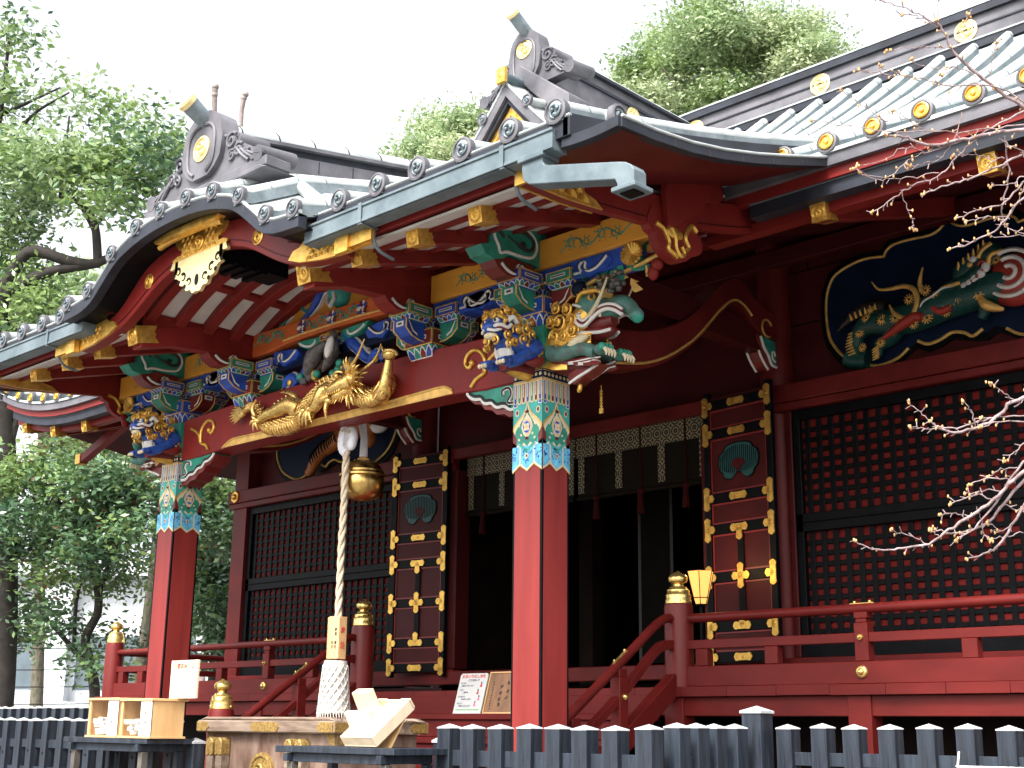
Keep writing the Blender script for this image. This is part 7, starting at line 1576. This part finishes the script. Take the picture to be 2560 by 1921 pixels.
tree('broadleaf_tree','big rounded light-green tree behind the dormer ridge',(-20.37, 36.29, 0),[(-20.37, 36.29, 0, 0.50375), (-20.37, 36.29, 6.53, 0.403), (-18.52, 34.18, 17.15, 0.329), (-17.42, 32.65, 24.23, 0.22)],
  [[(-17.73, 33.0, 22.46, 0.183), (-18.37, 31.23, 25.62, 0.092), (-18.88, 30.15, 27.2, 0.037)], [(-17.73, 33.0, 22.46, 0.183), (-16.19, 33.19, 26.01, 0.092), (-14.8, 33.82, 27.98, 0.037)], [(-17.42, 32.65, 24.23, 0.146), (-17.03, 31.93, 27.23, 0.073), (-16.92, 31.52, 28.65, 0.037)]],
  [(-19.05, 29.03, 26.42, 0.56, 0.56, 0.409), (-20.11, 31.8, 29.06, 0.529, 0.529, 0.386), (-17.24, 29.34, 27.64, 0.529, 0.529, 0.386), (-19.39, 31.75, 27.83, 0.592, 0.592, 0.432), (-18.45, 28.95, 24.9, 0.592, 0.592, 0.432), (-17.27, 30.47, 28.74, 0.467, 0.467, 0.34), (-15.95, 29.92, 27.19, 0.622, 0.622, 0.454), (-18.49, 32.74, 28.2, 0.592, 0.592, 0.432), (-19.18, 32.36, 26.84, 0.622, 0.622, 0.454), (-15.78, 30.19, 28.22, 0.405, 0.405, 0.295), (-16.71, 32.41, 27.31, 0.622, 0.622, 0.454), (-15.58, 31.42, 27.68, 0.56, 0.56, 0.409), (-15.55, 32.72, 28.83, 0.405, 0.405, 0.295), (-15.78, 33.33, 27.74, 0.622, 0.622, 0.454), (-16.23, 30.67, 25.07, 0.654, 0.654, 0.477), (-17.05, 34.56, 27.15, 0.654, 0.654, 0.477), (-14.47, 32.62, 27.76, 0.529, 0.529, 0.386), (-14.25, 33.82, 28.38, 0.436, 0.436, 0.318), (-13.9, 32.22, 26.0, 0.592, 0.592, 0.432), (-13.1, 32.43, 26.47, 0.498, 0.498, 0.363), (-13.21, 33.63, 26.7, 0.343, 0.343, 0.25), (-15.03, 33.33, 25.57, 0.592, 0.592, 0.432), (-15.53, 36.36, 27.51, 0.529, 0.529, 0.386), (-21.17, 30.8, 27.05, 0.405, 0.405, 0.295), (-18.92, 30.74, 25.13, 0.622, 0.622, 0.454), (-17.69, 31.81, 24.91, 0.622, 0.622, 0.454), (-17.17, 33.63, 25.5, 0.622, 0.622, 0.454), (-18.8, 32.24, 28.75, 0.467, 0.467, 0.34)],50000,0.2,['leafB', 'leafD', 'leafA'],[0.45, 0.35, 0.2],8,'bark',None,0.2)
t=thing('pollarded_tree','left one of two bare pollarded trunks above the porch ridge','tree',(-22.32, 12.6, 0),0,'two pollarded trunks'); k=MB(); k.tube([p[:3] for p in [(0.0, 0.0, 0, 0.10010000000000001), (0.0, 0.0, 18.94, 0.077), (0.08, -0.19, 19.68, 0.077), (0.16, -0.27, 20.09, 0.084), (0.21, -0.3, 20.33, 0.099)]],[p[3] for p in [(0.0, 0.0, 0, 0.10010000000000001), (0.0, 0.0, 18.94, 0.077), (0.08, -0.19, 19.68, 0.077), (0.16, -0.27, 20.09, 0.084), (0.21, -0.3, 20.33, 0.099)]],9); k.ball((0.21, -0.3, 20.33),0.114); k.ball((0.16, -0.27, 20.09),0.105); k.build('trunk','paleb',t,smooth=60)
t=thing('pollarded_tree','shorter right one of two bare pollarded trunks above the porch ridge','tree',(-21.83, 13.12, 0),0,'two pollarded trunks'); k=MB(); k.tube([p[:3] for p in [(0.0, 0.0, 0, 0.09100000000000001), (0.0, 0.0, 18.81, 0.07), (0.18, -0.13, 19.63, 0.07), (0.29, -0.16, 20.01, 0.084), (0.34, -0.15, 20.12, 0.099)]],[p[3] for p in [(0.0, 0.0, 0, 0.09100000000000001), (0.0, 0.0, 18.81, 0.07), (0.18, -0.13, 19.63, 0.07), (0.29, -0.16, 20.01, 0.084), (0.34, -0.15, 20.12, 0.099)]],9); k.ball((0.34, -0.15, 20.12),0.114); k.ball((0.29, -0.16, 20.01),0.105); k.build('trunk','paleb',t,smooth=60)
BLD=[(-34.6, 13.03, 8.94), (-33.37, 14.2, 8.96), (-30.92, 16.56, 9.0), (-35.3, 14.93, 1.9), (-32.15, 17.96, 1.96), (-34.09, 15.51, 3.48), (-33.81, 15.44, 4.43), (-34.72, 13.54, 7.22)]
CH_TRUNK=[(8.09, -1.87, 0, 0.19), (7.99, -1.39, 2.07, 0.099), (8.04, -1.63, 2.83, 0.083), (8.06, -1.89, 3.59, 0.059), (8.01, -2.07, 3.97, 0.043)]
CH_LIMBS=[[(8.04, -1.63, 2.83, 0.039), (7.9, -1.83, 3.01, 0.028), (7.77, -1.97, 3.05, 0.018)], [(8.0, -1.46, 2.26, 0.039), (7.85, -1.74, 2.63, 0.028), (7.71, -1.91, 2.73, 0.018)], [(8.01, -2.07, 3.97, 0.032), (7.88, -2.22, 4.02, 0.018)], [(8.02, -1.99, 3.78, 0.032), (7.88, -2.22, 4.03, 0.018)]]
CH=[[(7.88, -2.22, 4.02, 0.018), (7.77, -2.35, 4.09, 0.015), (7.66, -2.5, 4.21, 0.013), (7.6, -2.59, 4.3, 0.011), (7.57, -2.67, 4.42, 0.009), (7.56, -2.69, 4.44, 0.006)], [(7.56, -2.68, 4.43, 0.006), (7.48, -2.78, 4.49, 0.004), (7.41, -2.86, 4.52, 0.003), (7.36, -2.91, 4.54, 0.002)], [(7.56, -2.67, 4.42, 0.005), (7.51, -2.74, 4.46, 0.003), (7.45, -2.8, 4.47, 0.002)], [(7.56, -2.68, 4.43, 0.003), (7.58, -2.7, 4.53, 0.002), (7.59, -2.7, 4.57, 0.002)], [(7.87, -2.21, 3.96, 0.006), (7.73, -2.41, 4.15, 0.006), (7.57, -2.58, 4.17, 0.005), (7.47, -2.68, 4.2, 0.004), (7.39, -2.76, 4.21, 0.004), (7.3, -2.85, 4.22, 0.003)], [(7.47, -2.68, 4.2, 0.004), (7.42, -2.74, 4.21, 0.003), (7.37, -2.79, 4.24, 0.002)], [(7.65, -2.52, 4.22, 0.004), (7.58, -2.59, 4.25, 0.004), (7.52, -2.65, 4.24, 0.003), (7.46, -2.71, 4.26, 0.003)], [(7.6, -2.61, 4.34, 0.004), (7.64, -2.59, 4.42, 0.003), (7.67, -2.59, 4.47, 0.002)], [(7.68, -2.47, 4.18, 0.003), (7.71, -2.48, 4.29, 0.003), (7.74, -2.48, 4.35, 0.002)], [(7.58, -2.59, 4.25, 0.003), (7.53, -2.63, 4.23, 0.002)], [(7.6, -2.6, 4.33, 0.003), (7.5, -2.71, 4.34, 0.002), (7.38, -2.82, 4.33, 0.002)], [(7.88, -2.22, 4.03, 0.018), (7.75, -2.34, 4.0, 0.016), (7.65, -2.43, 3.98, 0.014), (7.56, -2.51, 3.95, 0.013), (7.45, -2.6, 3.93, 0.012), (7.39, -2.67, 3.96, 0.01), (7.33, -2.73, 3.97, 0.008)], [(7.76, -2.34, 4.02, 0.006), (7.61, -2.47, 3.99, 0.005), (7.45, -2.62, 3.98, 0.004), (7.31, -2.76, 3.98, 0.004), (7.11, -2.96, 4.02, 0.002)], [(7.34, -2.74, 4.03, 0.004), (7.3, -2.8, 4.06, 0.003), (7.22, -2.91, 4.15, 0.002)], [(7.45, -2.62, 3.98, 0.004), (7.41, -2.67, 4.03, 0.003), (7.37, -2.73, 4.07, 0.002)], [(7.77, -2.35, 4.08, 0.008), (7.63, -2.45, 3.99, 0.007), (7.54, -2.51, 3.91, 0.007), (7.46, -2.55, 3.82, 0.006), (7.39, -2.61, 3.79, 0.006), (7.31, -2.67, 3.74, 0.005), (7.21, -2.74, 3.66, 0.004)], [(7.56, -2.51, 3.95, 0.006), (7.43, -2.61, 3.9, 0.005), (7.37, -2.66, 3.87, 0.004), (7.28, -2.72, 3.79, 0.004), (7.21, -2.8, 3.82, 0.003)], [(7.46, -2.55, 3.82, 0.005), (7.36, -2.64, 3.79, 0.004), (7.28, -2.72, 3.79, 0.003), (7.21, -2.8, 3.82, 0.002)], [(7.43, -2.61, 3.9, 0.004), (7.38, -2.67, 3.92, 0.004), (7.3, -2.72, 3.87, 0.003), (7.22, -2.79, 3.84, 0.002)], [(7.58, -2.53, 4.07, 0.004), (7.53, -2.54, 3.96, 0.004), (7.47, -2.56, 3.88, 0.003), (7.41, -2.61, 3.86, 0.003), (7.37, -2.65, 3.85, 0.002)], [(7.33, -2.65, 3.75, 0.004), (7.33, -2.62, 3.68, 0.003), (7.34, -2.59, 3.61, 0.002), (7.34, -2.58, 3.59, 0.002)], [(7.87, -2.21, 3.96, 0.012), (7.73, -2.32, 3.9, 0.01), (7.64, -2.39, 3.85, 0.009), (7.54, -2.46, 3.8, 0.008), (7.47, -2.53, 3.77, 0.007), (7.39, -2.59, 3.74, 0.006)], [(7.68, -2.39, 3.97, 0.008), (7.68, -2.36, 3.89, 0.006), (7.65, -2.35, 3.77, 0.006), (7.61, -2.35, 3.68, 0.005), (7.61, -2.33, 3.62, 0.004)], [(7.86, -2.19, 3.89, 0.009), (7.71, -2.29, 3.78, 0.008), (7.63, -2.34, 3.69, 0.007), (7.55, -2.41, 3.67, 0.006), (7.47, -2.47, 3.63, 0.004)], [(7.85, -2.18, 3.83, 0.01), (7.7, -2.28, 3.72, 0.009), (7.64, -2.31, 3.64, 0.008), (7.59, -2.34, 3.58, 0.007), (7.51, -2.4, 3.53, 0.006), (7.44, -2.45, 3.5, 0.005)], [(7.61, -2.33, 3.62, 0.004), (7.65, -2.28, 3.58, 0.004), (7.7, -2.22, 3.56, 0.004)], [(7.64, -2.31, 3.64, 0.004), (7.57, -2.37, 3.63, 0.004), (7.52, -2.42, 3.61, 0.003)], [(7.67, -2.4, 3.96, 0.006), (7.72, -2.34, 3.92, 0.005), (7.8, -2.24, 3.87, 0.006)], [(7.67, -2.37, 3.89, 0.005), (7.63, -2.41, 3.88, 0.004), (7.58, -2.47, 3.9, 0.003), (7.5, -2.54, 3.9, 0.002)], [(7.72, -2.3, 3.81, 0.005), (7.67, -2.34, 3.78, 0.004), (7.6, -2.4, 3.77, 0.003)], [(7.75, -2.29, 3.87, 0.004), (7.7, -2.3, 3.75, 0.004), (7.64, -2.32, 3.67, 0.003)], [(7.75, -2.19, 3.58, 0.004), (7.66, -2.26, 3.56, 0.004), (7.57, -2.35, 3.56, 0.003)], [(7.77, -1.97, 3.05, 0.018), (7.63, -2.06, 2.93, 0.016), (7.52, -2.14, 2.88, 0.014), (7.46, -2.18, 2.81, 0.013), (7.39, -2.23, 2.77, 0.011), (7.33, -2.28, 2.75, 0.01), (7.29, -2.33, 2.76, 0.007), (7.26, -2.37, 2.79, 0.006)], [(7.44, -2.2, 2.81, 0.008), (7.38, -2.25, 2.79, 0.007), (7.29, -2.33, 2.77, 0.006), (7.22, -2.4, 2.77, 0.004), (7.17, -2.45, 2.78, 0.004)], [(7.26, -2.37, 2.79, 0.005), (7.23, -2.41, 2.83, 0.004), (7.2, -2.45, 2.87, 0.003)], [(7.39, -2.23, 2.76, 0.004), (7.39, -2.26, 2.84, 0.004), (7.38, -2.29, 2.87, 0.003)], [(7.52, -2.14, 2.86, 0.006), (7.56, -2.12, 2.9, 0.005), (7.58, -2.12, 2.95, 0.004)], [(7.64, -2.01, 2.83, 0.007), (7.51, -2.13, 2.82, 0.006), (7.41, -2.23, 2.81, 0.005)], [(7.54, -2.1, 2.8, 0.006), (7.47, -2.17, 2.79, 0.005), (7.42, -2.2, 2.77, 0.004)], [(7.53, -2.14, 2.88, 0.005), (7.5, -2.18, 2.92, 0.004), (7.48, -2.21, 2.95, 0.004)], [(7.71, -1.91, 2.73, 0.018), (7.55, -2.03, 2.63, 0.016), (7.47, -2.08, 2.55, 0.014), (7.4, -2.12, 2.47, 0.013), (7.3, -2.18, 2.39, 0.012), (7.21, -2.24, 2.31, 0.01), (7.15, -2.28, 2.28, 0.009), (7.08, -2.35, 2.26, 0.008), (7.01, -2.41, 2.26, 0.006), (6.96, -2.48, 2.29, 0.004)], [(7.17, -2.27, 2.28, 0.005), (7.13, -2.32, 2.31, 0.004), (7.06, -2.4, 2.34, 0.003)], [(7.71, -1.9, 2.71, 0.014), (7.53, -2.03, 2.59, 0.013), (7.42, -2.09, 2.46, 0.011), (7.35, -2.13, 2.38, 0.01), (7.28, -2.19, 2.34, 0.008), (7.22, -2.24, 2.34, 0.007), (7.18, -2.29, 2.35, 0.005)], [(7.69, -1.89, 2.63, 0.014), (7.54, -2.01, 2.53, 0.013), (7.46, -2.04, 2.42, 0.011), (7.38, -2.07, 2.3, 0.01), (7.33, -2.1, 2.26, 0.008), (7.26, -2.17, 2.23, 0.005)], [(7.58, -2.03, 2.71, 0.01), (7.47, -2.08, 2.57, 0.009), (7.39, -2.11, 2.44, 0.008), (7.32, -2.15, 2.35, 0.007), (7.26, -2.19, 2.3, 0.005)], [(7.4, -2.12, 2.47, 0.006), (7.34, -2.18, 2.49, 0.005), (7.27, -2.24, 2.45, 0.004)], [(7.43, -2.1, 2.51, 0.006), (7.36, -2.17, 2.51, 0.004), (7.3, -2.23, 2.5, 0.004)], [(7.3, -2.18, 2.39, 0.005), (7.26, -2.23, 2.42, 0.004), (7.2, -2.28, 2.41, 0.003)], [(7.47, -2.08, 2.55, 0.006), (7.41, -2.14, 2.56, 0.005), (7.34, -2.19, 2.53, 0.004)], [(7.49, -2.08, 2.61, 0.006), (7.43, -2.13, 2.6, 0.005), (7.38, -2.17, 2.57, 0.004)], [(7.42, -2.09, 2.46, 0.005), (7.46, -2.04, 2.43, 0.004), (7.52, -1.99, 2.44, 0.004)], [(7.34, -2.17, 2.45, 0.004), (7.34, -2.15, 2.4, 0.003), (7.34, -2.13, 2.34, 0.002), (7.36, -2.1, 2.31, 0.002)], [(7.44, -2.05, 2.38, 0.004), (7.39, -2.08, 2.35, 0.004), (7.35, -2.13, 2.38, 0.003)], [(7.2, -2.25, 2.32, 0.004), (7.18, -2.28, 2.34, 0.004)], [(7.56, -2.06, 2.74, 0.006), (7.5, -2.09, 2.67, 0.005), (7.47, -2.1, 2.63, 0.004)], [(7.46, -2.01, 2.34, 0.004), (7.41, -2.05, 2.32, 0.004), (7.37, -2.09, 2.31, 0.003)]]
t=thing('white_building','pale concrete office building seen through the trees at the far left','building',(-30.5,14,0))
k=MB(); k.T=Matrix.Rotation(R(44),4,'Z')
k.box(-8,9,0,8,0,6.2); k.build('wall','concrete',t)
for x0 in (-5.2,-2.6,0,2.6,5.2):
    k=MB(); k.T=Matrix.Rotation(R(44),4,'Z'); k.box(x0,x0+2.0,-.02,.02,2.6,4.3,0); k.build('window','glassd',t)
for x in (-5.7,-.6,4.4):
    k=MB(); k.T=Matrix.Rotation(R(44),4,'Z'); k.box(x-.45,x+.45,-.5,.0,0,9.5); k.build('column','concrete',t)
k=MB(); k.T=Matrix.Rotation(R(44),4,'Z'); k.prism([(-4.5,0),(4.0,0),(3.0,2.1),(-2.5,2.3)],'y',-2.6,-.6); k.build('entrance_block','concrete',t)
k=MB(); k.T=Matrix.Rotation(R(44),4,'Z'); k.box(-8.2,9.2,-.8,8.2,6.2,6.7); k.build('roof','concrete',t)
t=thing('utility_wires','thin sagging cables crossing in front of the pale building','cable',(-20,6,0))
k=MB()
for z in (2.2,2.6,3.0,3.5): k.tube([(-9+18*i/12*.7071-0,-9*0+18*(i/12-.5)*.7071,z-.25*(1-(i/6-1)**2)) for i in range(13)],.012,5)
k.build('cables','black',t)
# cherry branches with swelling buds, from a trunk standing outside the frame
b=CH_TRUNK[0]; t=thing('cherry_tree','bare cherry tree with silvery twigs and swelling buds in front of the right wing','tree',(b[0],b[1],0)); rel=lambda p:(p[0]-b[0],p[1]-b[1],p[2])
k=MB(); q=smoothline([rel(p) for p in CH_TRUNK],4); r_=smoothline([(p[3],) for p in CH_TRUNK],4); k.tube(q,[x[0] for x in r_],10); k.build('trunk','barkd',t,smooth=70)
rg=np.random.default_rng(11)
for L in CH_LIMBS+CH:
    k=MB(); bud=k; dz=rg.uniform(-.25,.25) if L in CH[1:] else 0
    pts=[Vector(rel(p)) for p in L]; n=len(pts)
    pts=[p+Vector((0,dz*.3*i/n,0)) for i,p in enumerate(pts)]
    q=smoothline([tuple(p) for p in pts],5); r_=smoothline([(p[3],) for p in L],5); r_=[max(.0016,x[0]*.56) for x in r_]
    q=[(a+rg.normal()*.003,b_+rg.normal()*.003,c+rg.normal()*.003) for a,b_,c in q]
    k.tube(q,r_,7)
    m=len(q)
    for i in range(2,m):
        if rg.random()<.5 and r_[i]<.012:
            p=Vector(q[i]); d=(Vector(q[i])-Vector(q[i-1])).normalized(); s=Vector(rg.normal(size=3)); s=(s-d*s.dot(d)).normalized()
            L_=rg.uniform(.012,.035); e=p+(s*.8+d*.6).normalized()*L_; k.tube([p,e],[.0025,.002],5)
            if rg.random()<.45: bud.ball(tuple(e),(.0048,.0048,.008),1,6,5)
    bud.ball(q[-1],(.007,.006,.008),1,6,5)
    for _ in range(2): bud.ball(tuple(Vector(q[-1])+Vector(rg.normal(size=3)*.007)),(.005,.005,.008),1,6,5)
    k.build('branch',['cherry','bud'],t,smooth=70)
